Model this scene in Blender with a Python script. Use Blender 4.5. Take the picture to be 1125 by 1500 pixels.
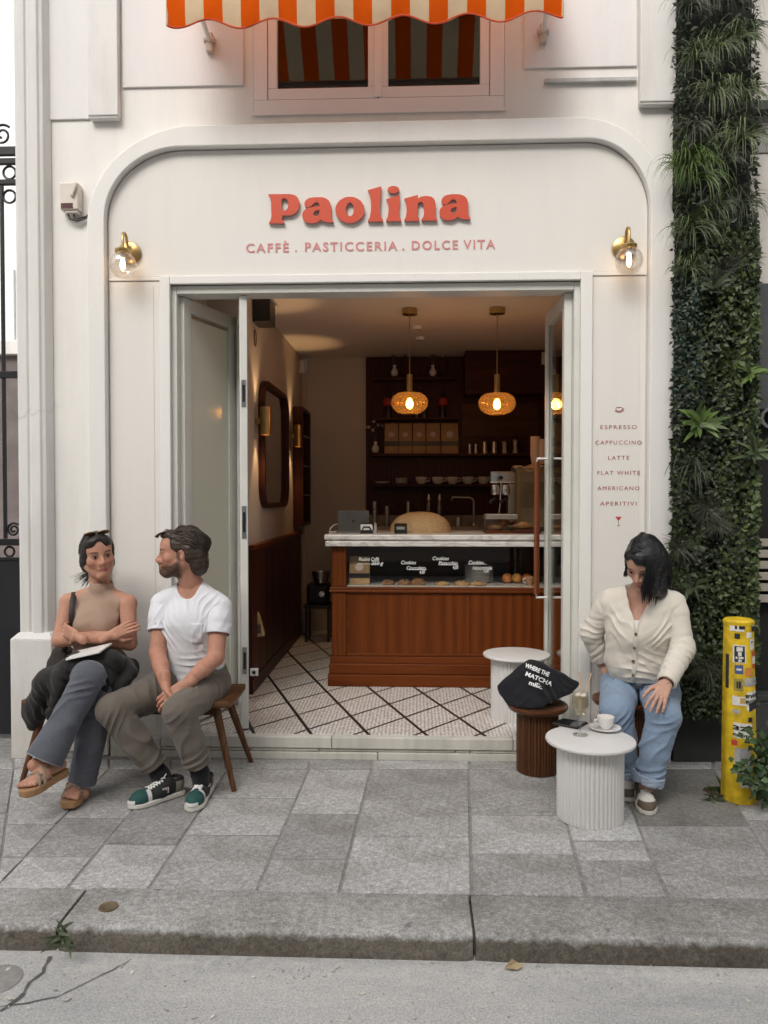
import bpy, bmesh, math, random
import numpy as np
from mathutils import Vector, Matrix, Euler
R = math.radians
for o in list(bpy.data.objects):
    bpy.data.objects.remove(o)
SC = bpy.context.scene
COL = SC.collection
# ---------------------------------------------------------------- camera
CAM = np.array([0.0, -4.19, 1.43]); FPX = 1127.0; YAW = R(2.3); PIT = R(-1.27)
cd = bpy.data.cameras.new('camera'); cam = bpy.data.objects.new('camera', cd); COL.objects.link(cam)
cam.location = CAM; cam.rotation_euler = (R(90) + PIT, 0, YAW)
cd.sensor_fit = 'VERTICAL'; cd.sensor_height = 36.0; cd.sensor_width = 27.0; cd.lens = FPX / 1500 * 36.0
cd.clip_start = 0.05; cd.clip_end = 400
SC.camera = cam
# ---------------------------------------------------------------- sky, sun, exposure (overcast daylight)
SUN_EL, SUN_AZ = R(44), R(200)          # azimuth measured from +Y (into the facade) clockwise: light comes from behind the camera
w = bpy.data.worlds.new('World'); SC.world = w; w.use_nodes = True
nt = w.node_tree; bgn = nt.nodes['Background']
sky = nt.nodes.new('ShaderNodeTexSky'); sky.sky_type = 'NISHITA'; sky.sun_disc = False
sky.sun_elevation = SUN_EL; sky.sun_rotation = SUN_AZ; sky.air_density = 1.6; sky.dust_density = 5.0; sky.ozone_density = 1.0
hs = nt.nodes.new('ShaderNodeHueSaturation'); hs.inputs['Saturation'].default_value = 0.22   # clouded over: nearly colourless sky
nt.links.new(sky.outputs[0], hs.inputs['Color']); nt.links.new(hs.outputs[0], bgn.inputs['Color'])
bgn.inputs['Strength'].default_value = 0.145
sl = bpy.data.lights.new('sun', 'SUN'); sl.energy = 0.8; sl.angle = R(28); sl.color = (1.0, 0.96, 0.90)
so = bpy.data.objects.new('sun', sl); COL.objects.link(so)
sd = Vector((math.sin(SUN_AZ) * math.cos(SUN_EL), math.cos(SUN_AZ) * math.cos(SUN_EL), math.sin(SUN_EL)))
so.rotation_euler = sd.to_track_quat('Z', 'Y').to_euler(); so.location = (0, -6, 8)
SC.view_settings.view_transform = 'Standard'; SC.view_settings.look = 'None'
SC.view_settings.gamma = 1.0; SC.view_settings.use_curve_mapping = False
SC.view_settings.exposure = 0.52
SC.render.engine = 'CYCLES'
SC.cycles.max_bounces = 8; SC.cycles.transparent_max_bounces = 12; SC.cycles.caustics_reflective = False; SC.cycles.caustics_refractive = False
# ---------------------------------------------------------------- helpers: pixels to positions, meshes, tags
_fw = np.array([-math.sin(YAW) * math.cos(PIT), math.cos(YAW) * math.cos(PIT), math.sin(PIT)])
_rt = np.array([math.cos(YAW), math.sin(YAW), 0.0]); _up = np.cross(_rt, _fw)
def P(px, py, y=None, z=None, x=None):
    """photo pixel (1125 x 1500) -> world point on the plane y=, z= or x= ; z='p' is the sloping pavement"""
    d = _fw * FPX + _rt * (px - 562.5) - _up * (py - 750)
    if y is not None: t = (y - CAM[1]) / d[1]
    elif x is not None: t = (x - CAM[0]) / d[0]
    elif z == 'p': t = (PAVE * CAM[1] - CAM[2]) / (d[2] - PAVE * d[1])
    else: t = (z - CAM[2]) / d[2]
    return Vector(CAM + d * t)
PAVE = 0.016                                   # the pavement falls 1.6 % towards the street
def pz(y): return PAVE * min(y, 0.0)
def setp(o, label=None, cat=None, group=None, kind=None):
    if label: o['label'] = label
    if cat: o['category'] = cat
    if group: o['group'] = group
    if kind: o['kind'] = kind
    return o
def thing(name, label, cat, loc=(0, 0, 0), group=None, rz=0.0):
    o = bpy.data.objects.new(name, None); COL.objects.link(o); o.location = loc; o.rotation_euler = (0, 0, rz)
    o.empty_display_size = 0.05
    return setp(o, label, cat, group)
def link(name, me, mat=None, parent=None, local=False, bevel=0, smooth=None):
    o = bpy.data.objects.new(name, me); COL.objects.link(o)
    if mat is not None:
        for m in (mat if isinstance(mat, (list, tuple)) else [mat]): me.materials.append(m)
    if parent is not None:
        o.parent = parent
        if not local:
            q = Matrix.Identity(4); r = parent
            while r is not None:
                q = (r.matrix_basis if r.parent is None else r.matrix_parent_inverse @ r.matrix_basis) @ q
                r = r.parent
            o.matrix_parent_inverse = q.inverted()
    if smooth is not None:
        me.shade_smooth()
        if smooth < 180: me.set_sharp_from_angle(angle=R(smooth))
    if bevel:
        b = o.modifiers.new('bevel', 'BEVEL'); b.width = bevel; b.segments = 2; b.limit_method = 'ANGLE'; b.angle_limit = R(40)
    return o
class MB:
    """collects faces for ONE mesh"""
    def __init__(s): s.v = []; s.f = []; s.m = []
    def add(s, v, f, m=0):
        n = len(s.v); s.v += [tuple(p) for p in v]; s.f += [tuple(i + n for i in q) for q in f]; s.m += [m] * len(f); return s
    def box(s, x0, x1, y0, y1, z0, z1, m=0):
        v = [(x, y, z) for x in (x0, x1) for y in (y0, y1) for z in (z0, z1)]
        return s.add(v, [(0, 1, 3, 2), (4, 6, 7, 5), (0, 4, 5, 1), (2, 3, 7, 6), (0, 2, 6, 4), (1, 5, 7, 3)], m)
    def obox(s, c, ax, ay, az, m=0):
        """oriented box: centre and three half-axis vectors"""
        c, ax, ay, az = map(Vector, (c, ax, ay, az))
        v = [c + ax * i + ay * j + az * k for i in (-1, 1) for j in (-1, 1) for k in (-1, 1)]
        f = [(0, 1, 3, 2), (4, 6, 7, 5), (0, 4, 5, 1), (2, 3, 7, 6), (0, 2, 6, 4), (1, 5, 7, 3)]
        if ax.cross(ay).dot(az) < 0: f = [q[::-1] for q in f]
        return s.add(v, f, m)
    def tube(s, pts, rad, n=10, cap=True, m=0, flat=None):
        pts = [Vector(p) for p in pts]; k = len(pts)
        if not hasattr(rad, '__len__'): rad = [rad] * k
        t = [(pts[min(i + 1, k - 1)] - pts[max(i - 1, 0)]).normalized() for i in range(k)]
        u = t[0].orthogonal().normalized() if flat is None else (Vector(flat) - t[0] * t[0].dot(Vector(flat))).normalized()
        V = []
        for i in range(k):
            u = (u - t[i] * u.dot(t[i])).normalized(); b = t[i].cross(u)
            ra, rb = rad[i] if hasattr(rad[i], '__len__') else (rad[i], rad[i])
            V += [pts[i] + u * (ra * math.cos(2 * math.pi * j / n)) + b * (rb * math.sin(2 * math.pi * j / n)) for j in range(n)]
        F = [(i * n + j, i * n + (j + 1) % n, (i + 1) * n + (j + 1) % n, (i + 1) * n + j) for i in range(k - 1) for j in range(n)]
        if cap: F += [tuple(range(n))[::-1], tuple(range((k - 1) * n, k * n))]
        return s.add(V, F, m)
    def lathe(s, c, prof, n=32, m=0, axis=None, cap=True):
        """profile [(r, h)] turned about the z axis (or axis) through c"""
        c = Vector(c); az = Vector(axis or (0, 0, 1)).normalized(); ux = az.orthogonal().normalized() if axis else Vector((1, 0, 0)); uy = az.cross(ux)
        V = [c + ux * (r * math.cos(2 * math.pi * j / n)) + uy * (r * math.sin(2 * math.pi * j / n)) + az * h for r, h in prof for j in range(n)]
        k = len(prof)
        F = [(i * n + j, i * n + (j + 1) % n, (i + 1) * n + (j + 1) % n, (i + 1) * n + j) for i in range(k - 1) for j in range(n)]
        if cap:
            if prof[0][0] > 1e-5: F.append(tuple(range(n))[::-1])
            if prof[-1][0] > 1e-5: F.append(tuple(range((k - 1) * n, k * n)))
        return s.add(V, F, m)
    def prism(s, poly, d, m=0):
        """planar polygon (3D points) extruded by vector d"""
        d = Vector(d); n = len(poly); V = [Vector(p) for p in poly] + [Vector(p) + d for p in poly]
        F = [tuple(range(n))[::-1], tuple(range(n, 2 * n))] + [(i, (i + 1) % n, n + (i + 1) % n, n + i) for i in range(n)]
        return s.add(V, F, m)
    def ring(s, outer, inner, d, m=0, closed=False):
        """strip between two equal-length paths, extruded by d"""
        d = Vector(d); n = len(outer)
        V = [Vector(p) for p in outer] + [Vector(p) for p in inner]; V += [p + d for p in V]
        F = []
        for i in range(n if closed else n - 1):
            j = (i + 1) % n
            F += [(i, j, n + j, n + i)[::-1], (2 * n + i, 2 * n + j, 3 * n + j, 3 * n + i), (i, j, 2 * n + j, 2 * n + i), (n + i, n + j, 3 * n + j, 3 * n + i)[::-1]]
        if not closed: F += [(0, n, 3 * n, 2 * n), (n - 1, 2 * n - 1, 4 * n - 1, 3 * n - 1)[::-1]]
        return s.add(V, F, m)
    def grid(s, fn, nu, nv, m=0):
        V = [fn(i / nu, j / nv) for i in range(nu + 1) for j in range(nv + 1)]
        F = [(i * (nv + 1) + j, (i + 1) * (nv + 1) + j, (i + 1) * (nv + 1) + j + 1, i * (nv + 1) + j + 1) for i in range(nu) for j in range(nv)]
        return s.add(V, F, m)
    def mesh(s, name, fix=True):
        me = bpy.data.meshes.new(name); me.from_pydata([tuple(p) for p in s.v], [], s.f)
        if max(s.m, default=0): me.polygons.foreach_set('material_index', s.m)
        if fix:
            bm = bmesh.new(); bm.from_mesh(me); bmesh.ops.recalc_face_normals(bm, faces=bm.faces); bm.to_mesh(me); bm.free()
        me.update(); return me
    def build(s, name, mat, parent=None, local=False, bevel=0, smooth=None, fix=True):
        return link(name, s.mesh(name, fix), mat, parent, local, bevel, smooth)
def np_mesh(name, V, Fq):
    """fast mesh from arrays (quads or tris)"""
    me = bpy.data.meshes.new(name); V = np.asarray(V, np.float32); Fq = np.asarray(Fq, np.int32); k = Fq.shape[1]
    me.vertices.add(len(V)); me.vertices.foreach_set('co', V.ravel())
    me.loops.add(Fq.size); me.loops.foreach_set('vertex_index', Fq.ravel())
    me.polygons.add(len(Fq)); me.polygons.foreach_set('loop_start', np.arange(0, Fq.size, k, dtype=np.int32))
    me.update(calc_edges=True); return me
def vcol(me, col):
    a = me.color_attributes.new('col', 'FLOAT_COLOR', 'POINT')
    c = np.ones((len(me.vertices), 4), np.float32); c[:, :3] = col
    a.data.foreach_set('color', c.ravel())
def copy_tree(o, parent=None):
    c = o.copy(); COL.objects.link(c)
    if parent is not None: c.parent = parent
    for ch in list(o.children): copy_tree(ch, c)
    return c
# ---------------------------------------------------------------- materials
def srgb(r, g=None, b=None):
    if g is None: r, g, b = [int(r[i:i + 2], 16) for i in (0, 2, 4)]
    f = lambda c: ((c / 255 + 0.055) / 1.055) ** 2.4 if c > 10 else c / 255 / 12.92
    return (f(r), f(g), f(b))
class NT:
    def __init__(s, name):
        s.mat = bpy.data.materials.new(name); s.mat.use_nodes = True; s.t = s.mat.node_tree
        s.b = s.t.nodes['Principled BSDF']; s.out = s.t.nodes['Material Output']; s.co = None
    def n(s, kind, **kw):
        x = s.t.nodes.new(kind)
        for k, v in kw.items():
            if k in x.inputs: s.put(x.inputs[k], v)
            else: setattr(x, k, v)
        return x
    def put(s, sock, v):
        if hasattr(v, 'is_linked') or isinstance(v, bpy.types.NodeSocket): s.t.links.new(v, sock)
        elif hasattr(v, '__len__') and len(v) == 3 and sock.type == 'RGBA': sock.default_value = (*v, 1)
        else: sock.default_value = v
    def coord(s, scale=(1, 1, 1), rot=(0, 0, 0), kind='Object'):
        tc = s.n('ShaderNodeTexCoord'); mp = s.n('ShaderNodeMapping'); s.t.links.new(tc.outputs[kind], mp.inputs[0])
        mp.inputs['Scale'].default_value = scale; mp.inputs['Rotation'].default_value = rot; return mp.outputs[0]
    def noise(s, scale, detail=4, rough=.55, co=None, dist=0.0):
        x = s.n('ShaderNodeTexNoise', Scale=scale, Detail=detail, Roughness=rough, Distortion=dist)
        s.t.links.new(co if co is not None else s.coord(), x.inputs['Vector']); return x.outputs['Fac']
    def ramp(s, fac, stops):
        r = s.n('ShaderNodeValToRGB'); s.t.links.new(fac, r.inputs[0]); e = r.color_ramp.elements
        while len(e) < len(stops): e.new(.5)
        for k, (p, c) in enumerate(stops):
            e[k].position = p; e[k].color = (*c, 1) if hasattr(c, '__len__') else (c, c, c, 1)
        return r.outputs[0]
    def mix(s, fac, a, b, mode='MIX'):
        x = s.n('ShaderNodeMix', data_type='RGBA', blend_type=mode); s.put(x.inputs[0], fac); s.put(x.inputs[6], a); s.put(x.inputs[7], b); return x.outputs[2]
    def math(s, op, a, b=0.0):
        x = s.n('ShaderNodeMath', operation=op); s.put(x.inputs[0], a); s.put(x.inputs[1], b); return x.outputs[0]
    def bump(s, h, strength=.3, dist=.002, prev=None):
        x = s.n('ShaderNodeBump', Strength=strength, Distance=dist); s.t.links.new(h, x.inputs['Height'])
        if prev is not None: s.t.links.new(prev, x.inputs['Normal'])
        s.t.links.new(x.outputs[0], s.b.inputs['Normal']); return x.outputs[0]
    def set(s, **kw):
        for k, v in kw.items(): s.put(s.b.inputs[k.replace('_', ' ')], v)
        return s
def M(name, c, rough=.6, metal=0.0, var=.12, scale=8, bump=0.0, bscale=120, spec=.5, sheen=0.0, coat=0.0, bdist=.001, stretch=(1, 1, 1)):
    """general painted / fabric / metal surface: colour with uneven tone, slight roughness change and fine relief"""
    s = NT(name); co = s.coord(stretch)
    f = s.noise(scale, 5, .6, co)
    lo = tuple(x * (1 - var) for x in c); hi = tuple(min(1, x * (1 + var)) for x in c)
    s.set(Base_Color=s.ramp(f, [(.3, lo), (.7, hi)]), Metallic=metal, Specular_IOR_Level=spec)
    s.put(s.b.inputs['Roughness'], s.math('MULTIPLY_ADD', f, .2)); s.b.inputs['Roughness'].links[0].from_node.inputs[2].default_value = rough - .1
    if bump: s.bump(s.noise(bscale, 3, .6, co), bump, bdist)
    if sheen: s.set(Sheen_Weight=sheen)
    if coat: s.set(Coat_Weight=coat)
    return s.mat
def glass(name, tint=(1, 1, 1), rough=0.0, mixf=.9, ior=1.45):
    """thin pane / vessel glass: fresnel gloss over a clear, slightly tinted body"""
    s = NT(name); s.t.nodes.remove(s.b)
    tr = s.n('ShaderNodeBsdfTransparent', Color=tint); gl = s.n('ShaderNodeBsdfGlossy', Roughness=rough, Color=(1, 1, 1))
    lw = s.n('ShaderNodeLayerWeight', Blend=.5); mx = s.n('ShaderNodeMixShader'); f0 = ((ior - 1) / (ior + 1)) ** 2
    fr = s.n('ShaderNodeMath', operation='MULTIPLY_ADD'); s.t.links.new(s.math('POWER', lw.outputs['Facing'], 4.5), fr.inputs[0]); fr.inputs[1].default_value = 1 - f0; fr.inputs[2].default_value = f0
    s.t.links.new(fr.outputs[0], mx.inputs[0]); s.t.links.new(tr.outputs[0], mx.inputs[1]); s.t.links.new(gl.outputs[0], mx.inputs[2])
    s.t.links.new(mx.outputs[0], s.out.inputs[0]); return s.mat
def frosted(name, c, f=.6):
    s = NT(name); s.t.nodes.remove(s.b); tr = s.n('ShaderNodeBsdfTransparent', Color=(.95, .96, .93)); df = s.n('ShaderNodeBsdfDiffuse', Color=c); tl = s.n('ShaderNodeBsdfTranslucent', Color=c); gl = s.n('ShaderNodeBsdfGlossy', Roughness=.12)
    a = s.n('ShaderNodeMixShader'); b = s.n('ShaderNodeMixShader'); d = s.n('ShaderNodeMixShader'); a.inputs[0].default_value = .2; b.inputs[0].default_value = f; d.inputs[0].default_value = .06; k = s.t.links.new
    k(df.outputs[0], a.inputs[1]); k(tl.outputs[0], a.inputs[2]); k(tr.outputs[0], b.inputs[1]); k(a.outputs[0], b.inputs[2]); k(b.outputs[0], d.inputs[1]); k(gl.outputs[0], d.inputs[2]); k(d.outputs[0], s.out.inputs[0]); return s.mat
def emit(name, c, strength):
    s = NT(name); s.set(Base_Color=c, Emission_Color=c, Emission_Strength=strength); return s.mat
def wood(name, c1, c2, scale=1.0, axis='Z', rough=.4, coat=.15):
    """grained wood, grain running along axis"""
    s = NT(name); st = {'Z': (14, 14, 1.1), 'X': (1.1, 14, 14), 'Y': (14, 1.1, 14)}[axis]
    co = s.coord(tuple(k * scale for k in st))
    a = s.noise(2.2, 6, .65, co, 1.4); b = s.noise(14, 3, .6, co)
    wv = s.n('ShaderNodeTexWave', Scale=.7, Distortion=9.0, Detail=3.0); wv.bands_direction = 'X' if axis != 'X' else 'Y'; s.t.links.new(co, wv.inputs['Vector'])
    f = s.math('ADD', s.math('MULTIPLY', a, .6), s.math('MULTIPLY', wv.outputs['Fac'], .22)); f = s.math('ADD', f, s.math('MULTIPLY', b, .2))
    s.set(Base_Color=s.ramp(f, [(.3, c2), (.68, c1)]), Roughness=rough, Coat_Weight=coat, Coat_Roughness=.3, Specular_IOR_Level=.12)
    s.bump(f, .10, .0006); return s.mat
def vmat(name, rough=.55, sub=0.0, bump=.1, bscale=400, spec=.4, sheen=0.0, bdist=.0006):
    """surface coloured by the mesh's own colour attribute (skin, shoes, leaves)"""
    s = NT(name); a = s.n('ShaderNodeVertexColor'); a.layer_name = 'col'
    f = s.noise(60, 3, .6); c = s.mix(1.0, a.outputs[0], s.ramp(f, [(.25, (.80, .77, .77)), (.75, (1.0, 1.0, 1.0))]), 'MULTIPLY')
    s.set(Base_Color=c, Roughness=rough, Specular_IOR_Level=spec)
    if sub: s.set(Subsurface_Weight=sub, Subsurface_Radius=(.012, .005, .003), Subsurface_Scale=1.0)
    if sheen: s.set(Sheen_Weight=sheen)
    if bump: s.bump(s.noise(bscale, 2), bump, bdist)
    return s.mat
def text(body, size, mat, name, parent, origin, right=(1, 0, 0), up=(0, 0, 1), depth=.0015, spacing=1.0, align='CENTER', bold=0.0, shear=0.0, width=None):
    """flat lettering: built-in font turned into a mesh, scaled to a given width"""
    cu = bpy.data.curves.new(name, 'FONT'); cu.body = body; cu.size = size; cu.align_x = align; cu.space_character = spacing
    cu.extrude = depth / 2; cu.offset = bold; cu.shear = shear; cu.resolution_u = 3
    o = bpy.data.objects.new(name, cu); COL.objects.link(o)
    dg = bpy.context.evaluated_depsgraph_get(); me = bpy.data.meshes.new_from_object(o.evaluated_get(dg)); bpy.data.objects.remove(o); bpy.data.curves.remove(cu)
    me.name = name; n = len(me.vertices); co = np.empty(n * 3, np.float32); me.vertices.foreach_get('co', co); co = co.reshape(-1, 3)
    if width: co[:, 0] *= width / (co[:, 0].max() - co[:, 0].min())
    r = np.array(right, float); r /= np.linalg.norm(r); u = np.array(up, float); u /= np.linalg.norm(u); q = np.cross(r, u)
    W = np.array(origin) + co[:, :1] * r + co[:, 1:2] * u + co[:, 2:] * q
    me.vertices.foreach_set('co', W.astype(np.float32).ravel()); me.materials.clear(); me.update()
    return link(name, me, mat, parent)
# ================================================================ MATERIALS of the setting
def m_plaster(name, c, dirt=.10, bump=.25):
    s = NT(name); co = s.coord()
    big = s.noise(1.3, 6, .65, co); fine = s.noise(38, 4, .6, co); st = s.noise(2.6, 5, .7, s.coord((3.2, 3.2, .45)))
    d = s.ramp(st, [(.45, 1.0), (.8, 1 - dirt)]); e = s.ramp(big, [(.3, 1 - dirt * .5), (.7, 1.0)])
    spots = s.ramp(s.noise(55, 2, .5, co), [(.70, 1.0), (.78, .72)])
    k = s.mix(1.0, s.mix(1.0, s.mix(1.0, c, d, 'MULTIPLY'), e, 'MULTIPLY'), s.mix(.35, (1, 1, 1), spots), 'MULTIPLY')
    xyz = s.n('ShaderNodeSeparateXYZ'); s.t.links.new(co, xyz.inputs[0]); hz = s.math('ADD', xyz.outputs[2], s.math('MULTIPLY', s.noise(7, 5, .7, co), -.5)); mr = s.n('ShaderNodeMapRange')
    s.t.links.new(hz, mr.inputs[0]); mr.inputs[1].default_value = -.22; mr.inputs[2].default_value = .25; k = s.mix(1.0, k, s.ramp(mr.outputs[0], [(0, (.84, .82, .79)), (1, (1, 1, 1))]), 'MULTIPLY')   # street dirt splashed up from the pavement
    cr = s.n('ShaderNodeTexVoronoi', Scale=1.1); cr.feature = 'DISTANCE_TO_EDGE'; nz = s.n('ShaderNodeTexNoise', Scale=3.0, Detail=6.0); s.t.links.new(co, nz.inputs['Vector']); wp = s.mix(.35, co, nz.outputs['Color']); s.t.links.new(wp, cr.inputs['Vector'])
    ck = s.math('MULTIPLY', s.ramp(cr.outputs['Distance'], [(.0, 1.0), (.006, 0.0)]), s.ramp(s.noise(1.7, 3, .5, co), [(.55, 0.0), (.66, 1.0)])); k = s.mix(s.math('MULTIPLY', ck, dirt * 3.0), k, (.38, .35, .31))
    s.set(Base_Color=k, Roughness=.75, Specular_IOR_Level=.3); s.bump(fine, bump, .002, s.bump(big, .25, .012)); return s.mat
m_wall = m_plaster('wall_plaster', (.80, .775, .735))
m_wall_pale = m_plaster('panel_plaster', (.74, .715, .70), .06, .12)
m_pilaster = m_plaster('pilaster_plaster', (.74, .72, .69), .16, .4)
m_panel = m_plaster('shopfront_paint', (.74, .71, .665), .035, .05)
m_trim = m_plaster('trim_paint', (.77, .75, .715), .05, .07)
m_sill = m_plaster('sill_paint', (.76, .745, .69), .28, .3)
m_pinkframe = M('window_paint', (.80, .75, .74), .4, var=.03, scale=3)
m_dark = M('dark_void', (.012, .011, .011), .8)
m_iron = M('black_iron', (.012, .012, .013), .45, .2, bump=.2, bscale=60)
def m_granite(name, base, spread=.42, speck=170):
    s = NT(name); oi = s.n('ShaderNodeObjectInfo'); co = s.coord()
    a = s.noise(speck, 3, .75, co); b = s.noise(speck * .33, 4, .7, co); big = s.noise(3.5, 5, .6, co)
    f = s.math('ADD', s.math('MULTIPLY', a, .55), s.math('MULTIPLY', b, .45))
    g = s.ramp(f, [(.36, tuple(x * (1 - spread) for x in base)), (.50, base), (.64, tuple(min(1, x * (1 + spread * 1.5)) for x in base))])
    t = s.ramp(oi.outputs['Random'], [(0, (.74, .72, .70)), (.5, (.98, .96, .93)), (1, (1.2, 1.18, 1.16))])
    st = s.ramp(big, [(.28, (.62, .60, .57)), (.55, (1, 1, 1)), (.8, (1.06, 1.05, 1.04))])
    gum = s.ramp(s.noise(9, 2, .4, co), [(.26, .55), (.30, 1.0)])
    k = s.mix(1.0, s.mix(1.0, s.mix(1.0, g, t, 'MULTIPLY'), st, 'MULTIPLY'), gum, 'MULTIPLY')
    s.set(Base_Color=k, Roughness=.62, Specular_IOR_Level=.35); s.bump(f, .35, .0025, s.bump(big, .3, .01)); return s.mat
m_slab = m_granite('granite_slab', (.385, .385, .385), .42, 120)
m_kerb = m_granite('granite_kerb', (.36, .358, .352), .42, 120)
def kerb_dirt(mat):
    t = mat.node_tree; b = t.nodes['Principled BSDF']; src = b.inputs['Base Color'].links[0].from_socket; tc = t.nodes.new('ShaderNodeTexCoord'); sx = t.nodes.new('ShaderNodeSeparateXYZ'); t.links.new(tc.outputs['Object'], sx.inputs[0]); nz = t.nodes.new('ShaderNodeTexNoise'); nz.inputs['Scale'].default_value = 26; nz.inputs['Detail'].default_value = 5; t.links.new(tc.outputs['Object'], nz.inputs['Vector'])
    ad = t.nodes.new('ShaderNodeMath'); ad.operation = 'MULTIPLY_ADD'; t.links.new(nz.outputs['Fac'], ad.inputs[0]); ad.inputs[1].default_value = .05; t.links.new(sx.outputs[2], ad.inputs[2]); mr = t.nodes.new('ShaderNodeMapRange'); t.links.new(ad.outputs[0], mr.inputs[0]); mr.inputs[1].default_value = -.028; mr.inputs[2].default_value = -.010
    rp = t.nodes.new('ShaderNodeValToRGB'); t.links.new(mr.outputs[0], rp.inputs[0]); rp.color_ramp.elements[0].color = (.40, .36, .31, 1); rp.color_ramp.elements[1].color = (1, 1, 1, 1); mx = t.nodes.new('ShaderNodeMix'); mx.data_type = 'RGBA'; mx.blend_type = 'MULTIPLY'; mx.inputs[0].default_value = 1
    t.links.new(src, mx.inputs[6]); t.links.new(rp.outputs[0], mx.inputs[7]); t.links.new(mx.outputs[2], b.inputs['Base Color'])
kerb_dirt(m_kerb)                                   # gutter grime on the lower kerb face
m_joint = M('joint_mortar', (.25, .242, .228), .9, var=.3, scale=30, bump=.5, bscale=80)
m_patch = m_granite('asphalt_patch', (.22, .217, .21), .35, 150)
def m_asphalt():
    s = NT('street_asphalt'); co = s.coord()
    a = s.noise(150, 3, .75, co); big = s.noise(1.1, 6, .65, s.coord((.5, 2.4, 1))); sp = s.noise(26, 4, .7, co)
    g = s.ramp(a, [(.33, (.33, .33, .33)), (.5, (.47, .47, .47)), (.68, (.62, .62, .62))])
    k = s.mix(1.0, g, s.ramp(big, [(.3, (.72, .72, .73)), (.65, (1.2, 1.17, 1.12))]), 'MULTIPLY')
    xyz = s.n('ShaderNodeSeparateXYZ'); s.t.links.new(co, xyz.inputs[0])
    y = s.math('ADD', xyz.outputs[1], s.math('MULTIPLY', s.noise(1.6, 5, .6, co), .35))
    dust = s.ramp(y, [(0, 0.0), (1, 1.0)]); dust.node.color_ramp.elements[0].position = 0; mr = s.n('ShaderNodeMapRange')
    s.t.links.new(y, mr.inputs[0]); mr.inputs[1].default_value = -1.80; mr.inputs[2].default_value = -1.52
    dm = s.math('MULTIPLY', mr.outputs[0], s.ramp(sp, [(.42, 0.0), (.62, .8)]))
    k = s.mix(s.math('MULTIPLY', dm, .7), k, (.64, .61, .55)); s.set(Base_Color=k, Roughness=.85); s.bump(a, .6, .004, s.bump(big, .4, .02)); return s.mat
m_street = m_asphalt()
# ================================================================ STREET, KERB, PAVEMENT
ZK = pz(-1.69); ZS = ZK - .085
SLOPE_X = 0.0
st = setp(MB().box(-40, 40, -40, -1.45, ZS - .3, ZS).build('street', m_street), kind='structure')
# cracks and the round cover in the road
def ribbon(pts, w, h=.004):
    m = MB(); n = len(pts)
    for i in range(n - 1):
        a, b = Vector(pts[i]), Vector(pts[i + 1]); d = (b - a).normalized(); q = Vector((-d.y, d.x, 0))
        wa = w * (.6 + .8 * random.random()); wb = wa * .9
        m.add([a + q * wa + Vector((0, 0, h)), a - q * wa + Vector((0, 0, h)), b - q * wb + Vector((0, 0, h)), b + q * wb + Vector((0, 0, h))], [(0, 1, 2, 3)])
    return m
random.seed(4)
m_crack = M('road_crack', (.12, .115, .11), .95, var=.4, scale=60, bump=.6, bscale=100)
for pts, w in (([(75, 1403), (62, 1425), (45, 1440), (28, 1463), (0, 1482)], .0055), ([(190, 1406), (165, 1422), (120, 1444), (82, 1462), (40, 1470), (0, 1476)], .0022)):
    fine = []
    for (a, b) in zip(pts[:-1], pts[1:]):
        for t in (0, .34, .67): fine.append((a[0] + (b[0] - a[0]) * t + random.uniform(-2, 2), a[1] + (b[1] - a[1]) * t + random.uniform(-1.2, 1.2)))
    ribbon([P(px, py, z=ZS) for px, py in fine + [pts[-1]]], w, .003).build('crack', m_crack, st)
c = P(-6, 1436, z=ZS)
MB().lathe((c.x, c.y, ZS), [(.0, .004), (.075, .004), (.078, .003), (.08, .0)], 40).build('access_cover', M('cover_concrete', (.30, .29, .27), .8, var=.15, scale=40, bump=.3), st, smooth=40)
# pavement bed (the joints) and its slabs
YK = P(600, 1308, z='p').y
pv = setp(MB().add([(-30, YK, PAVE * YK - .005), (30, YK, PAVE * YK - .005), (30, .0, -.005), (-30, 0, -.005)], [(0, 1, 2, 3)]).add([(-30, 0, -.005), (30, 0, -.005), (30, 12, -.005), (-30, 12, -.005)], [(0, 1, 2, 3)]).build('pavement', m_joint), kind='structure')
def col(line, y):                              # x of a joint line at picture row y
    (x0, y0), (x1, y1) = line; return x0 + (x1 - x0) * (y - y0) / (y1 - y0)
L = [((2, 1258), (23, 1101)), ((36, 1255), (174, 1111)), ((99, 1300), (248, 1122)), ((218, 1299), (335, 1125)), ((376, 1303), (456, 1120)),
     ((498, 1303), (545, 1120)), ((691, 1307), (687, 1120)), ((858, 1310), (809, 1125)), ((977, 1311), (899, 1125)), ((1155, 1300), (1046, 1125))]
def edge(x): return 1303 + (x - 99) * .0135      # joint between slabs and kerb
def top(x): return 1113.5 + (x - 600) * .004
rows = [[1160, 1207, 1254], [1152, 1197, 1254], [1154, 1236], [1168, 1222], [1191.5, 1257.5], [1172, 1225], [1193, 1250], [1180, 1231, 1259], [1209, 1282]]
random.seed(11)
def slab(a, b, c_, d, mat=m_slab, name='paving_slab'):
    q = [P(px, py, z='p') for px, py in (a, b, c_, d)]
    ctr = sum(q, Vector()) / 4; g = .0055
    q = [p + (ctr - p).normalized() * g * 1.5 for p in q]
    dz = random.uniform(-.002, .002); tx = random.uniform(-.003, .003)
    # each slab its own slightly tilted, softly worn block, its mesh about its own centre
    v = [Vector((p.x - ctr.x, p.y - ctr.y, p.z - ctr.z + dz + tx * (p.x - ctr.x))) for p in q]
    m = MB().prism([p - Vector((0, 0, .05)) for p in v], (0, 0, .05)); o = m.build(name, mat, pv, local=True, bevel=.004)
    o.location = ctr; return o
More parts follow.
